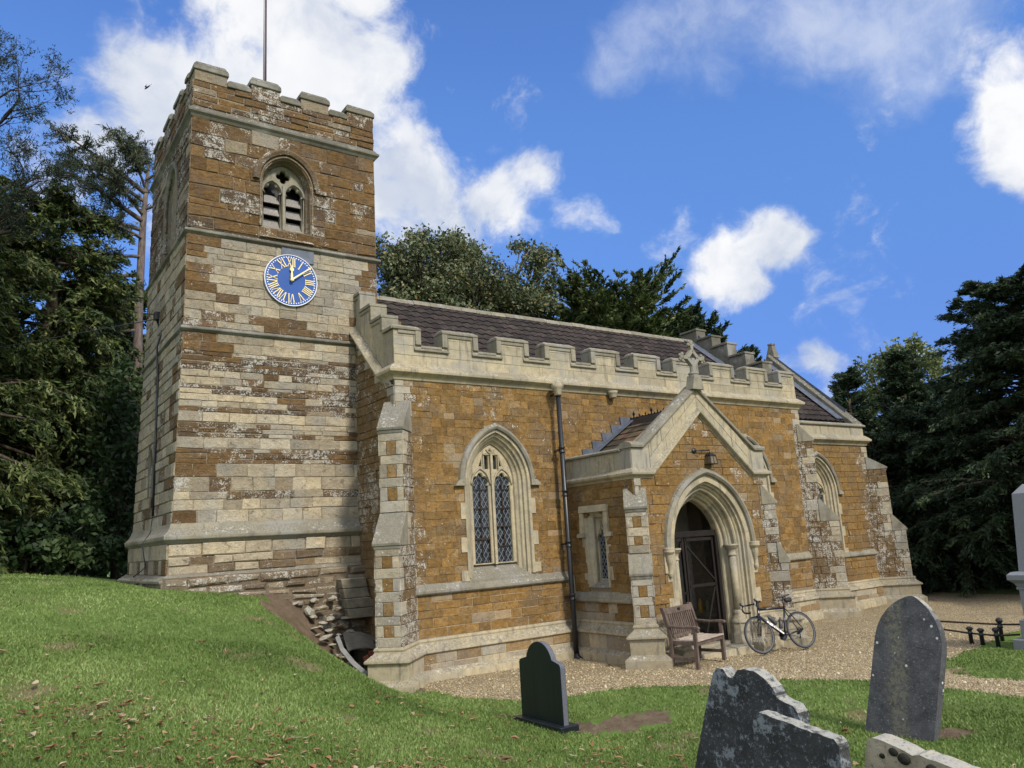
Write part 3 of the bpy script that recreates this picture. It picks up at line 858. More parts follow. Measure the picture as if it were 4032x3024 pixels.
STRING = [(0, .0), (.05, .005), (.075, .03), (.078, .075), (.05, .10), (0, .20), (-.04, .20), (-.04, 0)]
def build_strings():
    m = MB()
    p = [(NX0+.22, NY), (9.52, NY)]; m.sweep([(x, y, 1.36) for x, y in p], bay_outs(p), STRING); part('string_course', m, 'trim_grey', .006); m = MB()
    p = [(9.64, NY), (9.64, 10.32)]; m.sweep([(x, y, .97) for x, y in p], bay_outs(p), STRING); part('string_course', m, 'trim_grey', .006); m = MB()
    p = [(13.35, NY), (17.2, NY)]; m.sweep([(x, y, 1.30) for x, y in p], bay_outs(p), STRING); part('string_course', m, 'trim_grey', .006); m = MB()
    p = [(NX1+.02, CY), (CX1-.25, CY)]; m.sweep([(x, y, 1.20) for x, y in p], bay_outs(p), STRING)
    part('string_course', m, 'trim_grey', .006)

CORN = [(0, -.03), (.03, -.02), (.045, .02), (.06, .045), (.12, .085), (.145, .10), (.15, .15), (.11, .19), (.02, .27), (-.2, .27), (-.2, -.03)]
def merlon_row(mb, cps, x0, x1, y, th, z0, zsill, ztop, edges):
    """solid band with battlements; edges = [(a, b)] spans of merlons; copings run round every notch"""
    rng = random.Random(17); N = (0, -1, 0)
    zz = [z0, z0+(zsill-z0)*.5, zsill]
    wall(mb, (0, y, 0), (1, 0, 0), N, zz, x0, x1, (), lambda u, z, r: (0, r.uniform(.3, .85), .2), .55, 1.1, .006, .004, .003, .005, seed=21, mortar=(0, .3, 0))
    mb.box(x0+.004, x1-.004, y+.004, y+th, z0, zsill-.004)
    for a, b in edges:
        cp = MB(); cps.append(cp)
        wall(mb, (0, y, 0), (1, 0, 0), N, [zsill, (zsill+ztop)/2, ztop], a, b, (), lambda u, z, r: (0, r.uniform(.35, .85), .2), .4, .9, .006, .004, .003, .005, seed=int(a*100))
        mb.box(a+.004, b-.004, y+.004, y+th, zsill, ztop-.004)
        cp.box(a-.03, b+.03, y-.045, y+th+.03, ztop-.05, ztop)
        cp.hexa([(a-.03, y-.03, ztop), (b+.03, y-.03, ztop), (b+.03, y+th+.02, ztop), (a-.03, y+th+.02, ztop), (a+.01, y+.05, ztop+.05), (b-.01, y+.05, ztop+.05), (b-.01, y+th-.05, ztop+.05), (a+.01, y+th-.05, ztop+.05)])
        for e, sg in ((a, 1), (b, -1)):
            if (e-x0) < .02 or (x1-e) < .02: continue
            q0, q1 = (e-.03, e+.085) if sg > 0 else (e-.085, e+.03)
            cp.box(q0, q1, y-.042, y+th+.02, zsill+.02, ztop-.052)
            cp.box(min(e+sg*.085, e+sg*.115), max(e+sg*.085, e+sg*.115), y-.02, y+.02, zsill-.08, ztop-.13)
        cp.box(a+.085, b-.085, y-.025, y+.01, ztop-.12, ztop-.052)
    for (a, b), (c, d) in zip(edges[:-1], edges[1:]):
        cp = MB(); cps.append(cp)
        cp.hexa([(b-.11, y-.05, zsill-.09), (c+.11, y-.05, zsill-.09), (c+.11, y+.02, zsill-.09), (b-.11, y+.02, zsill-.09), (b-.11, y-.045, zsill-.05), (c+.11, y-.045, zsill-.05), (c+.11, y+.03, zsill-.02), (b-.11, y+.03, zsill-.02)])
        cp.box(b+.03, c-.03, y-.02, y+th+.02, zsill-.03, zsill+.02)
def build_parapet():
    m = MB()
    rk = .95
    path = [(NX0, 13.75, 5.10+rk*1.32), (NX0, 12.43, 5.10), (NX0, NY, 5.10), (NX1, NY, 5.10), (NX1, 12.6, 5.10)]
    m.sweep(path, [(-1, 0, 0), (-1, 0, 0), (0, -1, 0), (1, 0, 0)], CORN)
    part('cornice', m, 'trim', .008)
    m, cps = MB(), []
    ed = [(NX0, 6.46), (6.96, 7.68), (8.16, 8.87), (9.33, 10.07), (10.55, 11.31), (11.78, 12.54), (13.0, 13.79), (14.24, 15.06), (15.58, 16.35), (16.86, NX1)]
    merlon_row(m, cps, NX0, NX1, NY, .28, 5.36, 5.72, 6.05, ed)
    # stepped west gable parapet
    steps = [(NY+.004, 12.40, 6.05), (12.40, 12.87, 6.37), (12.87, 13.35, 6.72), (13.35, 13.8, 7.1)]
    for i, (a, b, zt) in enumerate(steps):
        cp = MB(); cps.append(cp)
        zb = lambda y: 5.36 if y < 12.43 else 5.36+rk*(y-12.43)
        z0 = zb(a)
        m.add([(NX0, a, zb(a)), (NX0+.28, a, zb(a)), (NX0+.28, b, zb(b)), (NX0, b, zb(b)), (NX0, a, zt), (NX0+.28, a, zt), (NX0+.28, b, zt), (NX0, b, zt)],
              [(3, 2, 1, 0), (4, 5, 6, 7), (0, 1, 5, 4), (1, 2, 6, 5), (2, 3, 7, 6), (3, 0, 4, 7)], (0, .5, .3))
        cp.box(NX0-.045, NX0+.31, a-.03, b+.02 if i else b-.03, zt-.05, zt+.012)
        if i: cp.box(NX0-.03, NX0+.31, a-.035, a+.07, steps[i-1][2]+.02, zt-.055); cp.box(NX0-.025, NX0+.01, a+.07, b, zt-.12, zt-.055)
    mp = part('nave_parapet', m, 'ashlar', .006)
    for cp in cps: sub('coping', cp, 'trim_grey', mp, .012)
    # stepped east gable
    m, cps = MB(), []
    st = [(12.27, 12.62, 6.08), (12.62, 13.14, 6.50), (13.14, 13.70, 6.88), (13.70, 14.22, 7.29), (14.22, 14.75, 7.63), (14.75, 15.35, 7.95), (15.35, 15.9, 7.70), (15.9, 16.4, 7.36), (16.4, 16.9, 6.93), (16.9, 17.4, 6.5)]
    for i, (a, b, zt) in enumerate(st):
        m.box(17.14, NX1-.006, a, b, 5.3, zt-.06, (0, .35, .5))
        m.box(17.12, NX1+.004, a-.03 if i < 6 else a, a+.10, zt-.42, zt-.06, (0, .3, .5)) if i < 6 else None
        cp = MB(); cp.box(17.09, NX1+.04, a-.05 if i < 6 else a, b, zt-.06, zt); cps.append(cp)
    mp = part('stepped_gable', m, 'crusty', .012)
    for cp in cps: sub('coping', cp, 'crusty', mp, .012)

def tile_roof(mb, x0, x1, ye, ze, yr, zr, gauge=.27, wid=.235, seg=5, wave=.030, lip=.028, seed=1, phase=0.):
    """interlocking pantiles: a rolled field of tiles lapped course over course (slope runs from eave to ridge)"""
    rng = random.Random(seed); L = math.hypot(yr-ye, zr-ze); sy, sz = (yr-ye)/L, (zr-ze)/L
    ny, nz = -sz if sy > 0 else sz, abs(sy)
    n = max(1, round(L/gauge)); g = L/n; nc = int((x1-x0)/wid)+1
    prof = [0, .35, .9, 1., .55, .1]
    for r in range(n):
        a0, a1 = r*g - .03, (r+1)*g
        for c in range(nc):
            xa = x0 + (c-(.5 if r % 2 and phase else 0))*wid; tone = (0, rng.uniform(.1, .9)**1.2, 0)
            jit = rng.uniform(-.004, .006); pts = []
            for k in range(seg+1):
                x = min(max(xa + wid*k/seg, x0), x1); h = wave*prof[k]
                for (sl, hh) in ((a0, h+lip+jit), (a1, h+.004)):
                    pts.append((x, ye+sy*sl+ny*hh, ze+sz*sl+nz*hh))
            for k in range(seg+1):
                x = min(max(xa + wid*k/seg, x0), x1); h = wave*prof[k]
                pts.append((x, ye+sy*a0+ny*(h+.004), ze+sz*a0+nz*(h+.004)))
            o = 2*(seg+1)
            mb.add(pts, [(2*k, 2*k+2, 2*k+3, 2*k+1) for k in range(seg)] + [(o+k, o+k+1, 2*k+2, 2*k) for k in range(seg)], tone)
def build_roofs():
    m = MB()
    tile_roof(m, NX0+.3, 17.13, 12.28, 5.32, RY, 7.60, seed=3)
    m.add([(NX0+.3, RY, 7.58), (17.13, RY, 7.58), (17.13, NYN, 5.0), (NX0+.3, NYN, 5.0)], [(0, 1, 2, 3)], (0, .5, 0))
    m.box(NX0+.3, 17.13, 12.2, 12.34, 5.1, 5.3, (0, .3, 0))
    r = part('nave_roof', m, 'tiles')
    m = MB(); rng = random.Random(5); x = NX0+.3
    while x < 17.1:
        w = min(.42, 17.12-x)
        ring = lambda xx, k: [(xx, RY+.13*math.cos(a), 7.545+k+.13*math.sin(a)) for a in [math.pi*i/6 for i in range(7)]]
        k = rng.uniform(-.006, .008); m.loft([ring(x+.004, k), ring(x+w-.004, k)], tone=(0, rng.uniform(.2, .8), .3), cap=True); x += w
    sub('ridge_tile', m, 'trim_grey', r)
    m = MB()     # lead flashing against the stepped gable, laid in the slope
    sl = math.atan2(7.60-5.32, RY-12.28); up = V(0, -math.sin(sl), math.cos(sl))
    a, b = V(16.74, 12.3, 5.34)+up*.075, V(16.74, RY-.05, 7.555)+up*.075
    m.add([a, a+V(.42, 0, 0), b+V(.42, 0, 0), b, a+V(.42, 0, 0)+up*.22, b+V(.42, 0, 0)+up*.22], [(0, 1, 2, 3), (1, 4, 5, 2)])
    sub('lead_flashing', m, 'lead', r)
    m = MB(); m.tube([(6.50, 12.62, 6.0), (6.34, 13.0, 6.5)], .055, 12); sub('white_pipe', m, 'white', r)
    # chancel
    m = MB()
    tile_roof(m, NX1+.02, CX1-.45, 12.72, 5.0, RY, 7.15, seed=8)
    m.add([(NX1, RY, 7.14), (CX1-.3, RY, 7.14), (CX1-.3, NYN-.4, 4.6), (NX1, NYN-.4, 4.6)], [(0, 1, 2, 3)], (0, .5, 0))
    r = part('chancel_roof', m, 'tiles')
    m = MB(); a, b = V(CX1-.72, 12.7, 5.08), V(CX1-.72, RY, 7.30)
    m.add([a, a+V(.46, 0, .02), b+V(.46, 0, .02), b, a+V(.46, 0, .32), b+V(.46, 0, .32)], [(0, 1, 2, 3), (1, 4, 5, 2)])
    sub('lead_gutter', m, 'lead', r)

def build_chancel():
    m = MB()
    wz = arch_width(W1['half'], W1['zb']-.31, W1['spring']-.31, W1['c'])
    wall(m, (0, CY, 0), (1, 0, 0), (0, -1, 0), courses(.42, 4.22, .15, .21, random.Random(31)), NX1+.02, CX1, [(18.65, wz)],
         lambda u, z, r: (1., r.uniform(.36, .66), -.2 if z < 1.2 else .2+.5*sstep(u-20.2, 0, .6)+(.3 if z < 1.7 else 0)), .24, .5, seed=33, quoin=(.28, .16, 0, 1))
    wall(m, (0, CY-.11, 0), (1, 0, 0), (0, -1, 0), courses(-.2, .38, .24, .3, random.Random(35)), NX1+.02, CX1, (), lambda u, z, r: (r.choice((.0, .4, .8)), .5, .2), .35, .6, seed=34)
    put_plate(m, (0, CY, 0), (1, 0, 0), (0, 1, 0), [(NX1, -.3), (CX1-.02, -.3), (CX1-.02, 4.4), (NX1, 4.4)],
              [[(18.65+q, z) for q, z in arch_outline(W1['half']-.02, W1['zb']-.33, W1['spring']-.31, W1['c'], 10)]], .012, .42, (.5, .4, .1))
    m.box(CX1-.4, CX1, CY+.43, 17.6, -.3, 4.6, IRON); m.box(NX1, CX1-.41, 17.2, 17.6, -.3, 4.6, IRON)
    m.extrude([(CX1-.02, 12.62, 4.6), (CX1-.02, 17.4, 4.6), (CX1-.02, RY, 7.2)], (-.36, 0, 0), IRON)
    part('chancel_wall', m, 'masonry')
    m = MB()
    m.sweep([(NX1, CY, 4.28), (CX1, CY, 4.28), (CX1, CY+.5, 4.28)], [(0, -1, 0), (1, 0, 0)], CORN)
    part('cornice', m, 'trim', .008)
    m, cp = MB(), MB()
    wall(m, (0, CY, 0), (1, 0, 0), (0, -1, 0), [4.54, 4.80], NX1+.01, CX1, (), lambda u, z, r: (0, r.uniform(.4, .8), .2), .6, 1.1, .006, .004, .003, .005, seed=36)
    m.box(NX1+.01, CX1, CY+.004, CY+.3, 4.5, 4.80)
    cp.sweep([(NX1, CY, 4.80), (CX1, CY, 4.80), (CX1, CY+.4, 4.80)], [(0, -1, 0), (1, 0, 0)], [(-.3, 0), (.06, 0), (.07, .04), (.03, .07), (-.02, .10), (-.3, .10)])
    mp = part('chancel_parapet', m, 'ashlar', .006); sub('coping', cp, 'trim_grey', mp, .01)
    m = MB()    # raking gable coping with kneeler and apex stub
    pth = [(CX1, 12.42, 4.92), (CX1, RY, 7.50), (CX1, 17.55, 4.92)]
    m.sweep(pth, [(1, 0, 0), (1, 0, 0)], [(.05, -.16), (.05, .0), (-.17, .10), (-.40, .0), (-.40, -.2)])
    m.add([(CX1-.28, RY-.17, 7.44), (CX1+.02, RY-.17, 7.44), (CX1+.02, RY+.17, 7.44), (CX1-.28, RY+.17, 7.44), (CX1-.2, RY-.075, 7.86), (CX1-.06, RY-.075, 7.86), (CX1-.06, RY+.075, 7.86), (CX1-.2, RY+.075, 7.86)],
          [(4, 5, 6, 7), (0, 1, 5, 4), (1, 2, 6, 5), (2, 3, 7, 6), (3, 0, 4, 7)])
    m.box(CX1-.22, CX1-.04, RY-.09, RY+.09, 7.86, 7.93)
    part('gable_coping', m, 'crusty', .015)

def diag_buttress(cx, cy, dx, half, stages, seed):
    d = V(dx*D7, -D7, 0); U = V(0, 0, 1).cross(d); c = V(cx, cy, 0); m, wms = MB(), []; rng = random.Random(seed)
    for (z0, z1, p, z2, p2) in stages:
        n = max(3, 2*round((z1-z0)/.44)+1); zs = [z0]
        for k in range(n): zs.append(zs[-1] + (.24 if k % 2 else .20)*rng.uniform(.85, 1.15))
        f = (z1-z0)/(zs[-1]-z0); zs = [z0+(z-z0)*f for z in zs]; L = 2*half; q = L*.29
        lt = lambda: (0, rng.uniform(.4, .75), .35)
        wall(m, c+d*p, U, d, zs, -half, half, rows=lambda k: [(q, lt()), (L-q, (1, rng.uniform(.3, .6), .2)), (L, lt())] if k % 2 else [(L, lt())], joint=.005, depth=.02, rough=.004, seed=seed, mortar=(.2, .4, 0))
        def side(uo):
            return lambda u, z, r: (0, r.uniform(.4, .75), .5) if uo(u) < .2 and r.random() < .75 else (1, r.uniform(.3, .55), .8)
        wall(m, c-U*half, d, -U, zs, -.35, p+.018, (), side(lambda u: p-u), .16, .3, seed=seed+1)
        wall(m, c+U*half, -d, U, zs, -p-.018, .35, (), side(lambda u: p+u), .16, .3, seed=seed+2)
        zw = [z1, (z1+z2)/2, z2]
        wall(m, c-U*half, d, -U, zw, -.35, p2+.0, (), side(lambda u: p2-u), .16, .3, seed=seed+3)
        wall(m, c+U*half, -d, U, zw, -p2, .35, (), side(lambda u: p2+u), .16, .3, seed=seed+4)
        wm = MB(); wms.append(wm)
        prof = [(p2-.05, z1+.0), (p+.055, z1), (p+.065, z1+.045), (p2+.0, z2), (p2-.05, z2)]
        wm.extrude([c - U*(half+.035) + d*o + V(0, 0, z) for o, z in prof], U*(2*half+.07))
        wm.extrude([c - U*(half+.015) + d*o + V(0, 0, z) for o, z in [(p-.02, z1-.07), (p+.03, z1-.05), (p+.045, z1-.003), (p-.02, z1-.003)]], U*(2*half+.03))
    b = part('buttress', m, 'masonry')
    for wm in wms: sub('weathering', wm, 'trim_grey', b, .008)
    return b
def build_buttresses():
    diag_buttress(NX0, NY, -1, .2, [(.66, 2.22, .62, 2.76, .27), (2.76, 4.14, .27, 4.70, -.08)], 41)
    diag_buttress(PX0, PY, -1, .17, [(.64, 1.46, .20, 1.84, .09), (1.84, 2.60, .09, 2.98, -.10)], 43)
    diag_buttress(PX1, PY, 1, .17, [(.55, 1.44, .20, 1.84, .09), (1.84, 2.60, .09, 2.98, -.10)], 45)
    diag_buttress(NX1, NY, 1, .2, [(.55, 2.20, .57, 2.75, .20), (2.75, 4.22, .20, 4.68, -.08)], 47)
    diag_buttress(CX1, CY, 1, .22, [(.55, 1.83, .66, 2.28, .38), (2.28, 3.56, .38, 3.92, -.06)], 49)

# ------------------------------------------------------------------ windows
def lattice(mb, P, w0, w1, z0, z1, d, sx=.10, sz=.155, t=.008):
    """diagonal lead cames clipped to a rectangle"""
    h = []
    k = sz/sx
    for sg in (1, -1):
        n0 = -int((z1-z0)/sz+(w1-w0)/sx)-2
        for i in range(n0, -n0):
            c = z0 + i*sz; pts = []
            xa, xb = w0, w1
            za, zb = c + sg*k*(xa-w0), c + sg*k*(xb-w0)
            lo, hi = 0., 1.
            dz = zb-za
            for lim, s_ in ((z0, 1), (z1, -1)):
                va, vb = (za-lim)*s_, (zb-lim)*s_
                if va < 0 and vb < 0: lo, hi = 1, 0
                elif va < 0: lo = max(lo, va/(va-vb))
                elif vb < 0: hi = min(hi, va/(va-vb))
            if hi-lo < .02: continue
            p, q = P(xa+(xb-xa)*lo, d, za+dz*lo), P(xa+(xb-xa)*hi, d, za+dz*hi)
            mb.beam(p, q, t, t, up=P(0, 1, 0)-P(0, 0, 0))
def frame_fn(O, U, IN):
    O, U, IN = V(*O), V(*U), V(*IN)
    return lambda x, d, z: O + U*x + IN*d + V(0, 0, z)
def gothic_window():
    """the two-light traceried window of the nave, built at its place; the others are copies"""
    P = frame_fn((WX[0], NY, 0), (1, 0, 0), (0, 1, 0)); sp, c, zb = W1['spring'], W1['c'], W1['zb']+.02
    m = MB()
    prof = [(.735, -.002), (.735, -.03), (.675, -.03), (.662, .015), (.61, .04), (.605, .085), (.56, .10), (.545, .14), (.50, .17), (.49, .20), (.49, .36)]
    m.stones([[P(x, d, z) for x, z in arch_outline(h, zb, sp, c, 14)] for h, d in prof])
    for k, (z0, z1) in enumerate([(2.64, 2.93), (2.06, 2.32), (1.56, 1.74)]):
        for sg in (-1, 1):
            xa, xb = sorted((sg*.70, sg*(.83+.02*k))); dz = .03*sg
            m.hexa([P(xa, -.028, z0+dz), P(xb, -.028, z0+dz), P(xb, .02, z0+dz), P(xa, .02, z0+dz), P(xa, -.028, z1+dz), P(xb, -.028, z1+dz), P(xb, .02, z1+dz), P(xa, .02, z1+dz)], (0, .6, .2))
    w = part('window', m, 'trim', .004)
    m = MB()     # deep weathered sill
    m.add([P(-.72, -.03, 1.54), P(.72, -.03, 1.54), P(.70, .30, 1.80), P(-.70, .30, 1.80), P(-.72, -.03, 1.50), P(.72, -.03, 1.50), P(.7, .3, 1.5), P(-.7, .3, 1.5)],
          [(0, 1, 2, 3), (4, 5, 1, 0), (5, 6, 2, 1), (7, 4, 0, 3)])
    sub('sill', m, 'trim_grey', w)
    m = MB()     # hood mould with label stops
    hp = [(.735, .0), (.735, -.07), (.78, -.095), (.835, -.06), (.85, .0)]
    m.stones([[P(x, d, z) for x, z in arch(h, sp, c, 16)] for h, d in hp], 4)
    for sg in (-1, 1):
        xa, xb = sorted((sg*.735, sg*.95))
        m.extrude([P(xa, 0, sp-.06), P(xb, 0, sp-.06), P(xb, 0, sp-.015), P(sg*.86 if sg > 0 else xb, 0, sp+.05), P(xa if sg > 0 else -.86, 0, sp+.05)], (0, -.085, 0))
    sub('hood_mould', m, 'trim_grey', w, .006)
    m = MB()     # tracery slab: two cusped lights, two panel lights, small eyelets
    holes = []
    for sg in (-1, 1):
        lob = [(-.085, .075, .088), (.085, .075, .088), (0, .175, .055), (0, .06, .115)]
        holes.append([(sg*.245+x, z) for x, z in foil_head(.172, 3.22, lob, 1.81)])
        holes.append([(sg*.095+x, z) for x, z in foil_head(.048, 3.73, [(0, .045, .032), (0, .0, .05)], 3.53, 14)])
        holes.append([(sg*.20-sg*0, 3.58), (sg*.20, 3.72), (sg*.255, 3.585)][::1])
    holes.append([(-.03, 3.865), (.03, 3.865), (0, 3.90)])
    put_plate(m, (WX[0], NY, 0), (1, 0, 0), (0, 1, 0), arch_outline(.50, 1.78, sp, c, 14), holes, .20, .31, bev=.018)
    for sg in (-1, 1):
        ap = [P(sg*.245+x, .19, z) for x, z in arch(.205, 3.24, .115, 8)]; m.tube(ap, .02, 6)
        m.tube([P(sg*.02, .19, 3.80), P(sg*.17, .19, 3.80+.0)], .012, 6)
        m.tube([P(0, .19, 3.80), P(sg*.09, .19, 3.90)], .016, 6)
        m.beam(P(sg*.165, .195, 3.50), P(sg*.165, .195, 3.78), .022, .03, up=(0, 1, 0))
    m.beam(P(0, .185, 1.78), P(0, .185, 3.82), .05, .06, up=(0, 1, 0))
    sub('tracery', m, 'trim', w)
    m = MB(); m.add([P(-.48, .27, 1.76), P(.48, .27, 1.76), P(.48, .27, 3.95), P(-.48, .27, 3.95)], [(0, 1, 2, 3)])
    sub('leaded_pane', m, 'glass', w)
    m = MB(); bars = MB()
    for sg in (-1, 1):
        lattice(m, P, sg*.245-.175, sg*.245+.175, 1.80, 3.42, .258)
        bars.beam(P(sg*.245, .235, 1.8), P(sg*.245, .235, 3.36), .016, .014, up=(0, 1, 0))
        for z in (3.15, 2.80, 2.46, 2.10): bars.beam(P(sg*.245-.18, .238, z-(.13 if sg < 0 and z < 2.2 else 0)*-1.2), P(sg*.245+.18, .238, z-(.13 if sg < 0 and z < 2.2 else 0)*-1.2), .014, .014)
    x0, x1, z0, z1 = -.245-.165, -.245+.165, 1.815, 2.24
    for a, b in (((x0, z0), (x1, z0)), ((x1, z0), (x1, z1)), ((x1, z1), (x0, z1)), ((x0, z1), (x0, z0))): bars.beam(P(a[0], .24, a[1]), P(b[0], .24, b[1]), .022, .022, up=(0, 1, 0))
    sub('lead_came', m, 'came', w); sub('saddle_bar', bars, 'rust_iron', w)
    return w
def place_copy(src, dx, dy, dz):
    c = copy_tree(src, CH); c.location = src.location + V(dx, dy, dz); return c

def cusped_lancet(O, U, IN, z0, zs, top, half, label_half, label_drop, clear=False):
    """square-headed single light under a label (porch side windows)"""
    P = frame_fn(O, U, IN); m = MB()
    def rect(h, zb, zt): return [(-h, zb), (-h, zt), (h, zt), (h, zb)]
    m.loft([[P(x, d, z) for x, z in rect(h, z0-.1+d*.6, top+k)] for h, d, k in ((half+.21, -.012, .0), (half+.13, -.012, -.02), (half+.11, .03, -.03), (half+.03, .09, -.10), (half+.03, .16, -.10))])
    for k, z in enumerate((z0+.02, z0+.62)):
        for sg in (-1, 1):
            xa, xb = sorted((sg*(half+.19), sg*(half+.28)))
            m.hexa([P(xa, -.014, z), P(xb, -.014, z), P(xb, .02, z), P(xa, .02, z), P(xa, -.014, z+.24), P(xb, -.014, z+.24), P(xb, .02, z+.24), P(xa, .02, z+.24)])
    w = part('window', m, 'trim', .004)
    m = MB()
    for a, b, cc, dd in ((-label_half, label_half, top+.0, top+.13), (-label_half, -label_half+.11, label_drop, top+.0), (label_half-.11, label_half, label_drop, top)):
        m.hexa([P(a, -.075, cc), P(b, -.075, cc), P(b, .0, cc), P(a, .0, cc), P(a, -.055, dd), P(b, -.055, dd), P(b, .0, dd), P(a, .0, dd)])
    for sg in (-1, 1):
        xa, xb = sorted((sg*(label_half-.11), sg*(label_half+.09)))
        m.hexa([P(xa, -.085, label_drop-.06), P(xb, -.085, label_drop-.06), P(xb, 0, label_drop-.06), P(xa, 0, label_drop-.06), P(xa, -.06, label_drop+.02), P(xb, -.06, label_drop+.02), P(xb, 0, label_drop+.02), P(xa, 0, label_drop+.02)])
    sub('hood_mould', m, 'trim', w, .008)
    m = MB(); m.add([P(-half-.2, -.03, z0-.12), P(half+.2, -.03, z0-.12), P(half+.1, .17, z0+.02), P(-half-.1, .17, z0+.02)], [(0, 1, 2, 3)]); sub('sill', m, 'trim_grey', w)
    m = MB()
    hole = foil_head(half, zs, [(-half*.45, half*.35, half*.55), (half*.45, half*.35, half*.55), (0, half*1.25, half*.38), (0, half*.5, half*.62)], z0+.03)
    eye = [(0, zs+half*3.6), (-half*.5, zs+half*2.5), (0, zs+half*2.0), (half*.5, zs+half*2.5)]
    put_plate(m, O, U, IN, [(-half-.05, z0-.05), (half+.05, z0-.05), (half+.05, top-.05), (-half-.05, top-.05)], [hole], .15, .24, bev=.015)
    for sg in (-1, 1): m.tube([P(sg*(half+.02), .14, zs-.02), P(sg*half*.75, .14, zs+half*1.1), P(sg*half*.2, .14, zs+half*1.9), P(0, .14, zs+half*2.9)], [.018, .016, .013, .010], 6)
    sub('tracery', m, 'trim', w)
    m = MB(); m.add([P(-half-.02, .20, z0), P(half+.02, .20, z0), P(half+.02, .20, top-.1), P(-half-.02, .20, top-.1)], [(0, 1, 2, 3)]); sub('leaded_pane', m, 'clear' if clear else 'glass', w)
    m = MB(); lattice(m, P, -half, half, z0+.03, zs+half*1.3, .19, .085, .13, .009); sub('lead_came', m, 'iron' if clear else 'came', w)
    return w
# ------------------------------------------------------------------ tower
# courses of the lower stage: bottom, top, ironstone spans as fractions of the wall's width
BANDS = [(5.71, 6.07, [(0, .26)], 2, .0), (5.38, 5.71, [(0, .1), (.12, .95)], 4, .85), (5.12, 5.38, [(.36, .44), (.55, .62), (.78, .82)], 2, .6),
         (4.96, 5.12, [(.1, .95)], 2, .9), (4.73, 4.96, [(.5, .86)], 2, .7), (4.65, 4.73, [(0, .7), (.8, .95)], 1, .9), (4.47, 4.65, [(0, .11)], 1, .5),
         (4.21, 4.47, [(0, .42), (.5, .62), (.8, .95)], 3, .7), (4.02, 4.21, [], 1, .1), (3.76, 4.02, [(0, .97)], 3, .6), (3.53, 3.76, [(0, .16)], 1, .3),
         (3.29, 3.53, [(0, .28)], 1, .4), (3.16, 3.29, [(.06, .52), (.72, .95)], 1, .8), (2.98, 3.16, [], 1, .1), (2.76, 2.98, [(0, .2)], 1, .5)]
BEL = dict(cx=4.58, half=.47, spring=9.12, c=.09, zb=8.22)
belf = arch_width(BEL['half'], BEL['zb'], BEL['spring'], BEL['c'])
BAT = .028
def tw_left(z): return TX0 + (BAT*(z-2.6) if z < 6.1 else .10 + .012*(z-6.1))
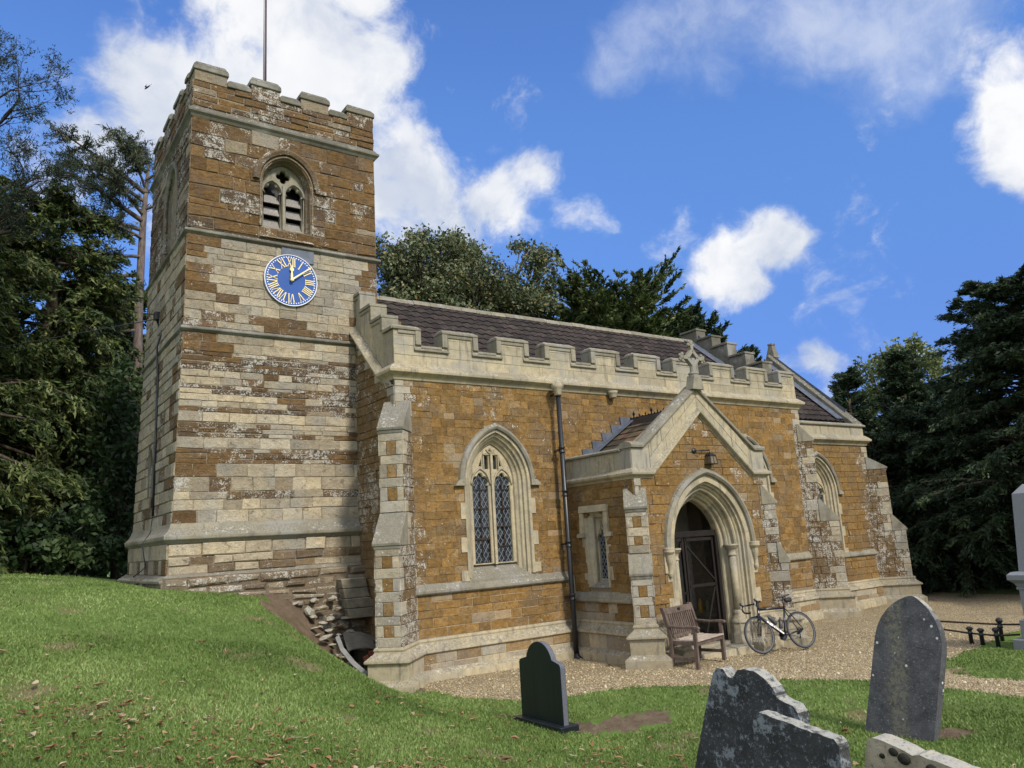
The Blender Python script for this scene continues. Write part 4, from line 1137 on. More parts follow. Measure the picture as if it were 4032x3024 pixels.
def build_tower():
    m = MB(); S = dict(O=(0, TY, 0), U=(1, 0, 0), N=(0, -1, 0)); rng = random.Random(71)
    tl = lambda z: tw_left(z) - .02
    right = TX1
    zs, flags = [], []
    for z0, z1, sp, n, b in BANDS:
        c = courses(z0, z1, .9, 1.1, rng) if n == 1 else [z0+(z1-z0)*i/n + (rng.uniform(-.012, .012) if 0 < i < n else 0) for i in range(n+1)]
        if n == 1: c = [z0, z1]
        def cls(u, z, r, sp=sp, b=b):
            f = (u-TX0)/(TX1-TX0) + r.uniform(-.03, .03)
            if any(a <= f <= e for a, e in sp): return (1. if r.random() > .1 else 0., r.uniform(.22, .62), .3+b*.65*r.random()**.5)
            return (0. if r.random() > .03 else .5, r.uniform(.3, .9), -.15)
        wall(m, zs=c, ulo=tl, uhi=right, cls=cls, wmin=.24, wmax=.62, joint=.009, depth=.012, rough=.007, bev=.006, irr=.009, seed=int(z0*100), mortar=(.2, .42, .1), **S)
    # middle stage: mostly limestone with ironstone at the corners and along the bottom
    def cls2(u, z, r):
        f = (u-TX0)/(TX1-TX0); edge = f < .13 or f > .9
        if z < 6.42: return (1., r.uniform(.3, .6), .6) if r.random() < .72 else (0, .5, .2)
        if r.random() < (.62 if edge else .045): return (1., r.uniform(.3, .6), .4)
        return (0., r.uniform(.25, .72), .0)
    wall(m, zs=courses(6.15, 7.86, .09, .27, random.Random(73)), ulo=tl, uhi=right, cls=cls2, wmin=.16, wmax=.62, joint=.009, depth=.011, rough=.005, bev=.005, irr=.008, seed=74, mortar=(.2, .40, .1), **S)
    # belfry stage: ironstone with a few pale courses under the cornice
    def cls3(u, z, r):
        if 9.72 < z < 10.02 and 3.05 < u < 4.9: return (.1, r.uniform(.3, .5), .1) if r.random() < .6 else (1, .45, .6)
        if r.random() < .06: return (.25, r.uniform(.25, .5), .15)
        return (1., r.uniform(.2, .62), .45+r.uniform(-.45, .4))
    wall(m, zs=courses(7.98, 10.12, .12, .36, random.Random(75)), ulo=tl, uhi=right, openings=[(BEL['cx'], belf)], cls=cls3, wmin=.2, wmax=.85, joint=.011, depth=.016, rough=.009, bev=.010, irr=.014, seed=76, mortar=(.5, .32, .1), **S)
    # below the plinth roll, then rough footings
    def cls0(u, z, r):
        if z > 2.25: return (0., r.uniform(.5, 1.), -.1)
        return (.75, r.uniform(.3, .6), .5) if r.random() < .6 else (0., .6, .3)
    wall(m, O=(0, TY-.05, 0), U=(1, 0, 0), N=(0, -1, 0), zs=[1.96, 2.1, 2.24, 2.46], ulo=TX0-.07, uhi=TX1-.35, cls=cls0, wmin=.3, wmax=.7, joint=.012, depth=.02, rough=.02, bev=.014, irr=.012, seed=77, mortar=(.3, .3, .1))
    wall(m, O=(0, TY-.20, 0), U=(1, 0, 0), N=(0, -1, 0), zs=courses(.55, 1.92, .11, .2, random.Random(78)), ulo=TX0-.16, uhi=TX1-.3, cls=lambda u, z, r: (r.choice((.2, .45, .7)), r.uniform(.2, .6), .65),
         wmin=.2, wmax=.6, joint=.03, depth=.03, rough=.045, bev=.03, irr=.025, seed=79, mortar=(.4, .12, 0))
    # west face
    W = dict(U=(0, -1, 0), N=(-1, 0, 0)); wy = 0
    def clsw(u, z, r):
        if z > 7.98: return (1., r.uniform(.25, .5), .75) if r.random() < .85 else (.2, r.uniform(.3, .5), .3)
        if u > -.5 and r.random() < .45: return (1., r.uniform(.3, .55), .4)
        return (1., r.uniform(.3, .5), .6) if r.random() < .14 else (0., r.uniform(.25, .7), .35)
    for z0, z1, bt, off, sd in ((2.76, 6.07, BAT, 0., 1), (6.15, 7.86, .012, .10, 2), (7.98, 10.12, .012, .125, 3)):
        ops = []
        if sd == 1: ops = [(-1.95, arch_width(.16, 3.35, 4.0, .06))]
        if sd == 3: ops = [(-1.55, arch_width(.42, 8.15, 9.2, .12))]
        wall(m, O=(TX0+off-.0, TY, 0), zs=courses(z0, z1, .15, .27, random.Random(80+sd)), ulo=-(TYN-TY), uhi=0., openings=ops, cls=clsw, wmin=.25, wmax=.6, joint=.013, depth=.024, rough=.009, bev=.012, seed=83+sd, mortar=(.3, .35, .1), batter=bt, zref=z0, **W)
    wall(m, O=(TX0-.07, TY-.05, 0), zs=[1.96, 2.2, 2.46], ulo=-(TYN-TY)-.1, uhi=0., cls=clsw, seed=88, joint=.012, **W)
    wall(m, O=(TX0-.16, TY-.2, 0), zs=[1.2, 1.5, 1.75, 1.92], ulo=-(TYN-TY)-.5, uhi=0., cls=lambda u, z, r: (.4, .35, .5), seed=89, joint=.02, rough=.03, **W)
    # mass of the tower behind the facing stones
    a = TX0
    m.add([(a, TYN, 1), (TX1, TYN, 1), (a+.1, TYN, 6.1), (TX1, TYN, 6.1), (a+.15, TYN, 10.9), (TX1, TYN, 10.9)], [(1, 0, 2, 3), (3, 2, 4, 5)], (.3, .5, .4))
    m.add([(TX1, TY, 1), (TX1, TYN, 1), (TX1, TYN, 10.9), (TX1, TY, 10.9)], [(0, 1, 2, 3)], (.9, .45, .4))
    put_plate(m, (0, TY, 0), (1, 0, 0), (0, 1, 0), [(a+.16, 1), (TX1-.01, 1), (TX1-.01, 10.9), (a+.16, 10.9)], [[(BEL['cx']+x, z) for x, z in arch_outline(BEL['half']-.01, BEL['zb']-.01, BEL['spring'], BEL['c'], 10)]], .012, .5, (.6, .3, .1))
    m.box(a+.2, a+.55, TY+.51, TYN-.01, 1, 10.9, (.3, .3, .3)); m.box(a+.2, TX1-.02, TYN-.3, TYN-.012, 1, 10.85, (.3, .3, .3)); m.box(TX1-.3, TX1-.012, TY+.51, TYN-.4, 1, 10.85, (.3, .3, .3))
    m.box(a+.2, TX1-.02, TY+.02, TYN-.02, 10.70, 10.78, (0, .2, 0))
    t = part('tower_wall', m, 'tower_stone')
    # string courses
    m = MB()
    STR = [(-.06, -.015), (.02, -.015), (.05, .01), (.07, .02), (.072, .055), (.03, .085), (-.02, .10), (-.06, .10)]
    def around(z, prof, xo=0., y0=TY, xr=TX1+.0, yn=TYN):
        m.sweep([(xo, yn, z), (xo, y0, z), (xr, y0, z), (xr, y0+.9, z)], [(-1, 0, 0), (0, -1, 0), (1, 0, 0)], prof)
    m.sweep([(tw_left(6.08), TYN, 6.06), (tw_left(6.08), TY, 6.06), (5.92, TY, 6.06)], [(-1, 0, 0), (0, -1, 0)], STR)
    part('string_course', m, 'crusty', .014); m = MB(); around(7.85, STR, tw_left(7.9), TY); part('string_course', m, 'crusty', .014); m = MB()
    m.sweep([(TX0, TYN, 2.46), (TX0, TY, 2.46), (6.05, TY, 2.46)], [(-1, 0, 0), (0, -1, 0)], [(-.05, -.01), (.07, -.01), (.11, .03), (.155, .06), (.16, .12), (.09, .19), (.055, .25), (.035, .32), (-.05, .32)])
    part('plinth_moulding', m, 'trim_grey', .014); m = MB()
    m.sweep([(TX0-.05, TYN+.3, 1.86), (TX0-.05, TY-.03, 1.86), (5.95, TY-.03, 1.86)], [(-1, 0, 0), (0, -1, 0)], [(-.05, -.03), (.16, -.03), (.17, .02), (.02, .11), (-.05, .11)])
    part('footing_course', m, 'trim_grey', .014)
    m = MB(); around(10.13, [(-.06, -.03), (.02, -.03), (.05, .02), (.09, .06), (.095, .10), (.05, .145), (.01, .20), (-.06, .22)], tw_left(10.1))
    part('tower_cornice', m, 'crusty', .012)
    # parapet and battlements
    m, cps = MB(), []; xl = tw_left(10.3)
    clsp = lambda u, z, r: (1., r.uniform(.25, .6), r.uniform(.2, .8)) if r.random() < .94 else (.4, .35, .6)
    wall(m, zs=courses(10.34, 10.88, .16, .2, random.Random(90)), ulo=xl, uhi=TX1, cls=clsp, wmin=.3, wmax=.6, joint=.012, depth=.02, rough=.012, bev=.014, irr=.012, seed=91, **S)
    wall(m, O=(xl, TY, 0), zs=courses(10.34, 10.88, .16, .2, random.Random(92)), ulo=-(TYN-TY), uhi=0, cls=clsp, wmin=.3, wmax=.6, joint=.012, depth=.02, rough=.012, bev=.014, seed=93, **W)
    m.box(xl+.005, TX1-.005, TY+.005, TY+.34, 10.3, 10.88, IRON); m.box(xl+.005, xl+.34, TY+.34, TYN, 10.3, 10.88, IRON)
    m.box(TX1-.34, TX1-.005, TY+.34, TYN, 10.3, 10.88, IRON); m.box(xl+.34, TX1-.34, TYN-.34, TYN, 10.3, 10.88, IRON)
    R2 = random.Random(95)
    def cap(x0, x1, y0, y1, z0, z1):
        cp = MB(); cps.append(cp); j = R2.uniform(-.012, .012)
        cp.hexa([(x0-.03, y0-.03, z0), (x1+.03, y0-.03, z0), (x1+.03, y1+.03, z0), (x0-.03, y1+.03, z0), (x0-.025, y0-.025, z0+.1+j), (x1+.025, y0-.025, z0+.1-j), (x1+.025, y1+.025, z0+.1), (x0-.025, y1+.025, z0+.1)])
        cp.hexa([(x0-.022, y0-.022, z0+.1+j), (x1+.022, y0-.022, z0+.1-j), (x1+.022, y1+.022, z0+.1), (x0-.022, y1+.022, z0+.1), (x0+.03, y0+.05, z1), (x1-.03, y0+.05, z1+j), (x1-.03, y1-.05, z1+j), (x0+.03, y1-.05, z1)])
    xs = [(2.86, 3.44), (3.89, 4.44), (4.87, 5.44), (5.84, 6.42)]
    for i, (p, q) in enumerate(xs):
        tn = (.2, .3, .1) if i in (0, 2) else (1, .4, .6)
        m.box(p, q, TY-.018, TY+.34, 10.865, 11.07, tn); cap(p, q, TY-.02, TY+.34, 11.07, 11.27)
        if i: cap(xs[i-1][1]+.03, p-.03, TY-.02, TY+.34, 10.87, 11.05)
    ys = [(13.6, 14.16), (14.62, 15.18), (15.62, 16.18), (16.66, 17.25)]
    for i, (p, q) in enumerate(ys):
        p0 = p+.37 if i == 0 else p
        m.box(xl-.018, xl+.34, p0, q, 10.865, 11.07, (1, .35, .9)); cap(xl-.02, xl+.34, p0, q, 11.07, 11.26)
        m.box(TX1-.34, TX1, p0, q, 10.865, 11.07, (1, .35, .9)); cap(TX1-.34, TX1, p0, q, 11.07, 11.26)
        if i: cap(xl-.02, xl+.34, ys[i-1][1]+.03, p-.03, 10.87, 11.05)
    b = part('tower_parapet', m, 'tower_stone')
    for cp in cps: sub('coping', cp, 'crusty', b, .016)
    # west openings: blocked belfry arch and small lancet, each with a stone surround
    for yc, hf, zb, sp, c, x0 in ((15.15, .42, 8.15, 9.2, .12, TX0+.14), (15.55, .16, 3.35, 4.0, .06, TX0+.03)):
        P = frame_fn((x0, yc, 0), (0, -1, 0), (1, 0, 0)); m = MB(); k = .1 if hf > .3 else .05
        m.loft([[P(x, d, z) for x, z in arch_outline(h, zb, sp, c, 10)] for h, d in ((hf+k+.06, .0), (hf+k+.06, -.05), (hf+k, -.06), (hf+.02, -.02), (hf-.02, .06), (hf-.08, .12), (hf-.1, .30))])
        w = part('window', m, 'crusty', .006)
        m = MB(); m.add([P(x, .24, z) for x, z in arch_outline(hf, zb, sp, c, 10)], [list(range(len(arch_outline(hf, zb, sp, c, 10))))], (.6, .3, .3)); sub('window_back', m, 'dark_stone', w)
    return t

def build_belfry():
    P = frame_fn((BEL['cx'], TY, 0), (1, 0, 0), (0, 1, 0)); sp, c, zb = BEL['spring'], BEL['c'], BEL['zb']
    m = MB()
    m.loft([[P(x, d, z) for x, z in arch_outline(h, zb+.0, sp, c, 14)] for h, d in [(.52, .0), (.52, -.035), (.49, -.035), (.475, .02), (.455, .06), (.45, .11), (.425, .15), (.415, .20), (.41, .45)]])
    m.add([P(-.52, -.05, 8.0), P(.52, -.05, 8.0), P(.44, .24, 8.33), P(-.44, .24, 8.33)], [(0, 1, 2, 3)])
    m.t = [(.6, .35, .5)]*len(m.t)
    w = part('belfry_window', m, 'tower_stone', .004)
    m = MB()
    m.loft([[P(x, d, z) for x, z in arch(h, sp+.02, c, 16)] for h, d in [(.53, .0), (.53, -.06), (.60, -.085), (.65, -.06), (.66, .0)]])
    for sg in (1,):
        m.box(BEL['cx']+.56, BEL['cx']+.78, TY-.07, TY, sp-.06, sp+.02)
    m.t = [(.85, .34, .6)]*len(m.t)
    sub('hood_mould', m, 'tower_stone', w, .006)
    m = MB(); holes = []
    for sg in (-1, 1):
        lob = [(-.085, .06, .072), (.085, .06, .072), (0, .155, .058), (0, .06, .10)]
        holes.append([(sg*.215+x, z) for x, z in foil_head(.158, 9.02, lob, 8.33)])
    holes.append(foil_ring(0, 9.40, .135, 4, 0., 40, .075))
    put_plate(m, (BEL['cx'], TY, 0), (1, 0, 0), (0, 1, 0), arch_outline(.43, 8.2, sp, c, 14), holes, .20, .31, bev=.022)
    for sg in (-1, 1): m.tube([P(sg*.215+x, .19, z) for x, z in arch(.195, 9.02, .07, 8)], .022, 6)
    m.beam(P(0, .185, 8.28), P(0, .185, 9.2), .055, .07, up=(0, 1, 0))
    sub('tracery', m, 'trim_grey', w)
    for sg in (-1, 1):     # louvre boards hung with scalloped shingles
        for zt in (9.02, 8.77, 8.52):
            m = MB(); n = 30; top, bot, b2 = [], [], []
            x0, x1 = sg*.215-.165, sg*.215+.165
            for i in range(n+1):
                x = x0+(x1-x0)*i/n; s = .010*abs(math.sin(i*math.pi/3)); top.append(P(x, .37, zt+.02)); bot.append(P(x, .25, zt-.185-.008+s)); b2.append(P(x, .268, zt-.195+s))
            m.loft([top, bot, b2], tone=(0, .5, 0)); m.loft([[q+V(0, .03, 0) for q in top], [q+V(0, .03, .0) for q in b2]])
            sub('louvre_board', m, 'louvre', w)
    m = MB(); m.box(BEL['cx']-.45, BEL['cx']+.45, TY+.49, TY+.5, 8.2, 9.7); sub('belfry_dark', m, 'iron', w)  # black sheet standing for the dark inside of the belfry

def build_clock():
    cx, cz, r = 4.65, 7.21, .505; y = TY-.06
    m = MB(); m.lathe([(r-.015, 0), (r-.004, .012), (r-.004, .022), (.001, .022)], (cx, y+.03, cz), 64, axis='y', smooth=False)
    m.lathe([(r, -.012), (r, .02), (.01, .021)], (cx, y+.045, cz), 64, axis='y', smooth=False)
    k = part('clock', m, 'blue')
    m = MB(); ring = lambda rr, d: [(cx+rr*math.cos(2*math.pi*i/96), y+.008-d, cz+rr*math.sin(2*math.pi*i/96)) for i in range(96)]
    m.loft([ring(r-.014, 0), ring(r-.014, .010), ring(r-.002, .012), ring(r+.004, -.01)], True, tone=(0, .5, 0))
    yf = y + .006
    for i in range(60):
        a = 2*math.pi*i/60; d, t = V(math.sin(a), 0, math.cos(a)), V(math.cos(a), 0, -math.sin(a))
        p = V(cx, yf, cz)+d*(r-.062)-t*.010
        m.obox(p, t*.020, V(0, -.004, 0)*-1 if False else d*.022, V(0, -.006, 0)*-1 if False else V(0, -.006, 0))
    sub('minute_track', m, 'white', k)
    ro, ri = r-.075, r-.235
    def stroke(m, a, p, q, w, serif):
        d, t = V(math.sin(a), 0, math.cos(a)), V(math.cos(a), 0, -math.sin(a)); o = V(cx, yf, cz)
        A, B = o + d*(ri+(ro-ri)*p[1]) + t*p[0], o + d*(ri+(ro-ri)*q[1]) + t*q[0]
        m.beam(A+V(0, -.004, 0), B+V(0, -.004, 0), w, .010, up=(0, -1, 0))
        for E in ((A, B) if serif == 2 else (B,)):
            m.beam(E+V(0, -.004, 0)-t*(w*.5+.012), E+V(0, -.004, 0)+t*(w*.5+.012), .006, .0105, up=(0, -1, 0))
    NUM = ['XII', 'I', 'II', 'III', 'IIII', 'V', 'VI', 'VII', 'VIII', 'IX', 'X', 'XI']
    WID = {'I': .036, 'V': .095, 'X': .095}
    for i, s in enumerate(NUM):
        m = MB(); a = 2*math.pi*i/12; tot = sum(WID[c] for c in s); x = -tot/2
        for c in s:
            w = WID[c]; xc = x+w/2
            if c == 'I': stroke(m, a, (xc, 0), (xc, 1), .017, 2)
            elif c == 'V': stroke(m, a, (xc-.004, 0), (xc-.034, 1), .017, 1); stroke(m, a, (xc+.004, 0), (xc+.034, 1), .009, 1)
            else: stroke(m, a, (xc+.034, 0), (xc-.034, 1), .017, 2); stroke(m, a, (xc-.034, 0), (xc+.034, 1), .009, 2)
            x += w
        sub('numeral', m, 'gold', k)
    def hand(name, ang, prof, y0):
        m = MB(); a = rad(ang); d, t = V(math.sin(a), 0, math.cos(a)), V(math.cos(a), 0, -math.sin(a)); o = V(cx, y0, cz)
        pts = [o+d*l+t*w for l, w in prof] + [o+d*l-t*w for l, w in prof[::-1]]
        m.extrude(pts, (0, -.012, 0)); m.lathe([(.034, 0), (.034, .018), (.012, .026)], (cx, y0, cz), 20, axis='y'); sub(name, m, 'gold', k, .003)
    hand('hour_hand', 0.5, [(-.03, .012), (.02, .014), (.07, .024), (.14, .016), (.165, .013), (.185, .034), (.205, .040), (.228, .034), (.25, .014), (.285, .002)], y-.022)
    hand('minute_hand', 52, [(-.03, .013), (.05, .016), (.30, .012), (.44, .013), (.462, .004)], y-.042)
    m = MB(); m.box(4.48, 5.10, TY-.035, TY-.01, 7.60, 7.86); part('lead_patch', m, 'lead', .004)

def build_flagpole():
    m = MB(); m.tube([(4.67, 15.3, 10.75), (4.67, 15.3, 13.0), (4.68, 15.3, 18.)], [.042, .037, .022], 12); f = part('flagpole', m, 'brown_pole')
    m = MB(); m.box(4.55, 4.79, 15.18, 15.42, 10.75, 10.9); sub('pole_socket', m, 'lead', f, .01)
    m = MB(); m.tube([(4.635, 15.255, 10.9), (4.645, 15.25, 17.9)], .006, 6); sub('halyard', m, 'white', f)

# ------------------------------------------------------------------ porch
DO = dict(sp=1.87, c=.229)
def build_porch():
    dw = arch_width(1.12, -.1, DO['sp'], DO['c'])
    gl = lambda z: PX0 if z < 3.2 else PX0+.45+(z-3.2)/.855
    gh = lambda z: PX1 if z < 3.2 else PX1-.45-(z-3.2)/.855
    m = MB()
    cl = lambda u, z, r: (1. if r.random() > .05 else .6, r.uniform(.36, .66), .05+.35*(r.random() < .3)+.3*sstep(u-12.6, 0, .5))
    wall(m, (0, PY, 0), (1, 0, 0), (0, -1, 0), courses(.62, 3.2, .14, .2, random.Random(51)), PX0, PX1, [(PC, dw)], cl, .22, .5, .005, rough=.010, bev=.006, mortar=(.85, .5, .1), irr=.006, depth=.014, seed=52, quoin=(.17, .10, 1, 1))
    wall(m, (0, PY, 0), (1, 0, 0), (0, -1, 0), courses(3.2, 4.36, .13, .17, random.Random(53)), gl, gh, [(PC, dw)], cl, .2, .42, .007, rough=.008, bev=.006, mortar=(.7, .5, .1), irr=.004, depth=.012, seed=54)
    wall(m, (0, PY-.11, 0), (1, 0, 0), (0, -1, 0), [-.2, .15, .44], PX0, PX1, [(PC, dw)], lambda u, z, r: (.15, .5, .2), .35, .6, seed=55)
    wf = lambda z: .30 if 1.24 < z < 2.66 else None
    wall(m, (PX0, PY, 0), (0, -1, 0), (-1, 0, 0), courses(.6, 3.18, .14, .2, random.Random(56)), -1.9, 0, [(-1.12, wf)], lambda u, z, r: (1. if z > .95 or r.random() < .5 else .3, r.uniform(.25, .65), .15), .22, .45, .005, rough=.008, depth=.012, bev=.005, mortar=(.9, .4, .1), irr=.006, seed=57)
    wall(m, (PX0-.1, PY, 0), (0, -1, 0), (-1, 0, 0), [-.2, .15, .44], -1.9, 0, (), lambda u, z, r: (.2, .3, .2), .35, .6, seed=58)
    wall(m, (PX1, PY, 0), (0, 1, 0), (1, 0, 0), courses(0., 3.18, .15, .2, random.Random(59)), 0, 1.9, (), cl, .25, .45, seed=60)
    put_plate(m, (0, PY, 0), (1, 0, 0), (0, 1, 0), [(PX0+.02, -.3), (PX1-.02, -.3), (PX1-.02, 3.6), (PC, 4.75), (PX0+.02, 3.6)], [[(PC+x, z) for x, z in arch_outline(1.10, -.2, DO['sp'], DO['c'], 12)]], .012, .42, (.4, .4, .1))
    for x0, x1, IN in ((PX0+.02, PX0+.42, 1), (PX1-.42, PX1-.02, -1)):
        yy = (10.9, 11.55)
        m.box(x0, x1, PY+.43, yy[0], -.2, 3.4, (.3, .4, 0)); m.box(x0, x1, yy[1], NY, -.2, 3.4, (.3, .4, 0))
        m.box(x0, x1, yy[0], yy[1], -.2, 1.25, (.3, .4, 0)); m.box(x0, x1, yy[0], yy[1], 2.62, 3.4, (.3, .4, 0))
    part('porch_wall', m, 'masonry')
    # cornice: level along the sides, raking over the gable
    m = MB(); z = 3.14; rk = .855; o = (0, -1, 0)
    pth = [(PX0, NY, z), (PX0, PY, z), (PX0+.45, PY, z), (PC, PY, z+rk*(PC-PX0-.45)), (PX1-.45, PY, z), (PX1, PY, z), (PX1, NY, z)]
    m.sweep(pth, [(-1, 0, 0), o, o, o, o, (1, 0, 0)], [(-.1, 0), (.02, 0), (.04, .035), (.075, .055), (.10, .075), (.105, .115), (.06, .15), (.0, .20), (-.1, .20)])
    part('cornice', m, 'trim', .006)
    # ashlar parapet band over the cornice
    m = MB(); rng = random.Random(61); z1 = 3.30; zt = 3.70
    def band(xa, xb, za, zb_, h):
        m.block([(xa+.003, PY, za+.003), (xb-.003, PY, zb_+.003), (xb-.003, PY, zb_+h-.003), (xa+.003, PY, za+h-.003)], (0, -1, 0), .012, .005, (0, rng.uniform(.35, .8), .25))
    xk = .45; run = PC-PX0-xk; hh = .46
    for sg in (0, 1):
        mx = (lambda x: x) if not sg else (lambda x: PX0+PX1-x)
        for row in range(2):
            n = 3+row; cuts = [PX0+xk+run*i/n for i in range(n+1)]
            for a, b in zip(cuts[:-1], cuts[1:]):
                za, zb_ = z1+.0+rk*(a-PX0-xk)+row*hh/2, z1+rk*(b-PX0-xk)+row*hh/2
                if sg: band(mx(b), mx(a), zb_, za, hh/2)
                else: band(a, b, za, zb_, hh/2)
        band(*(sorted((mx(PX0), mx(PX0+xk)))), z1, z1, zt-z1)
    m.extrude([(PX0+.005, PY+.003, 3.25), (PX1-.005, PY+.003, 3.25), (PX1-.005, PY+.003, 3.70), (PX1-.28, PY+.003, 3.70), (PC, PY+.003, 4.86), (PX0+.28, PY+.003, 3.70), (PX0+.005, PY+.003, 3.70)], (0, .3, 0))
    for x, N in ((PX0, (-1, 0, 0)), (PX1, (1, 0, 0))):
        wall(m, (x, PY, 0), (0, -N[0]*-1 if False else (1 if N[0] > 0 else -1), 0), N, [3.30, 3.66], *( (0, 1.88) if N[0] > 0 else (-1.88, 0)), (), lambda u, z, r: (0, r.uniform(.2, .5), .2), .6, .9, .006, .004, .003, .005, seed=63)
        m.box(min(x, x-N[0]*.22), max(x, x-N[0]*.22), PY+.302, NY, 3.25, 3.655)
    b = part('porch_parapet', m, 'ashlar')
    m = MB(); cpp = [(-.32, 0), (.06, 0), (.07, .05), (.03, .085), (-.10, .13), (-.26, .085), (-.32, .03)]
    m.sweep([(PX0-.03, PY, 3.70), (PX0+.28, PY, 3.70), (PC, PY, 4.88), (PX1-.28, PY, 3.70), (PX1+.03, PY, 3.70)], [o]*4, cpp)
    sub('coping', m, 'trim_grey', b, .008); m = MB()
    m.sweep([(PX0, NY, 3.66), (PX0, PY+.25, 3.66)], [(-1, 0, 0)], [(-.24, 0), (.05, 0), (.06, .035), (.0, .07), (-.24, .07)])
    sub('coping', m, 'trim_grey', b, .008); m = MB()
    m.sweep([(PX1, PY+.25, 3.66), (PX1, NY, 3.66)], [(1, 0, 0)], [(-.24, 0), (.05, 0), (.06, .035), (.0, .07), (-.24, .07)])
    sub('coping', m, 'trim_grey', b, .008)
    # roof, cresting, stepped lead flashing
    m = MB(); rng = random.Random(66)
    for sg in (-1, 1):
        n = 8; xe, ze, zr = PC+sg*1.62, 3.42, 4.48
        for i in range(n):
            fa, fb = i/n-.03, (i+1)/n
            x0, zz0, x1, zz1 = xe+(PC-xe)*fa, ze+(zr-ze)*fa, xe+(PC-xe)*fb, ze+(zr-ze)*fb
            y = PY+.32
            while y < NY-.03:
                w = min(rng.uniform(.15, .2), NY-.02-y); j = rng.uniform(0, .012)
                m.hexa([(x0, y+.002, zz0+.02+j), (x0, y+w-.002, zz0+.02+j), (x1, y+w-.002, zz1), (x1, y+.002, zz1), (x0, y+.002, zz0+.04+j), (x0, y+w-.002, zz0+.04+j), (x1, y+w-.002, zz1+.02), (x1, y+.002, zz1+.02)], (0, rng.random(), 0)); y += w
        m.add([(xe, PY+.3, ze), (xe, NY, ze), (PC, NY, zr), (PC, PY+.3, zr)], [(0, 1, 2, 3)])
    r = part('porch_roof', m, 'mossy_tiles')
    m = MB(); m.extrude([(PC-.16, PY+.32, 4.41), (PC+.16, PY+.32, 4.41), (PC+.02, PY+.32, 4.58), (PC-.02, PY+.32, 4.58)], (0, NY-PY-.34, 0)); sub('ridge_cap', m, 'iron', r)
    m = MB(); y = PY+.42; i = 0
    while y < NY-.03:
        big = i % 6 == 3; h = .17 if big else (.10 if i % 2 else .055); w = .05 if big else .028
        m.extrude([(PC-.006, y-w*.35, 4.57), (PC-.006, y+w*.35, 4.57), (PC-.006, y+w*.3, 4.57+h*.45), (PC-.006, y+w*.8, 4.57+h*.55), (PC-.006, y, 4.57+h), (PC-.006, y-w*.8, 4.57+h*.55), (PC-.006, y-w*.3, 4.57+h*.45)], (.012, 0, 0))
        y += .088; i += 1
    m.box(PC-.006, PC+.006, PY+.34, NY-.02, 4.57, 4.60); sub('ridge_cresting', m, 'iron', r)
    m = MB()
    for sg in (-1, 1):
        xe, ze, zr = PC+sg*1.66, 3.46, 4.52; n = 6
        for i in range(n):
            f0, f1 = i/n, (i+1)/n; xa, xb = xe+(PC-xe)*f0, xe+(PC-xe)*f1; za, zb_ = ze+(zr-ze)*f0, ze+(zr-ze)*f1
            m.extrude([(xa, NY-.032, za), (xb, NY-.032, zb_), (xb, NY-.032, zb_+.10), (xa-sg*-.03, NY-.032, zb_+.10), (xa-sg*-.005, NY-.032, za+.06)], (0, .010, 0))
        m.extrude([(xe, NY-.16, ze+.03), (PC, NY-.16, zr+.04), (PC, NY-.16, zr+.06), (xe, NY-.16, ze+.05)], (0, .13, 0))
    sub('stepped_flashing', m, 'lead', r)

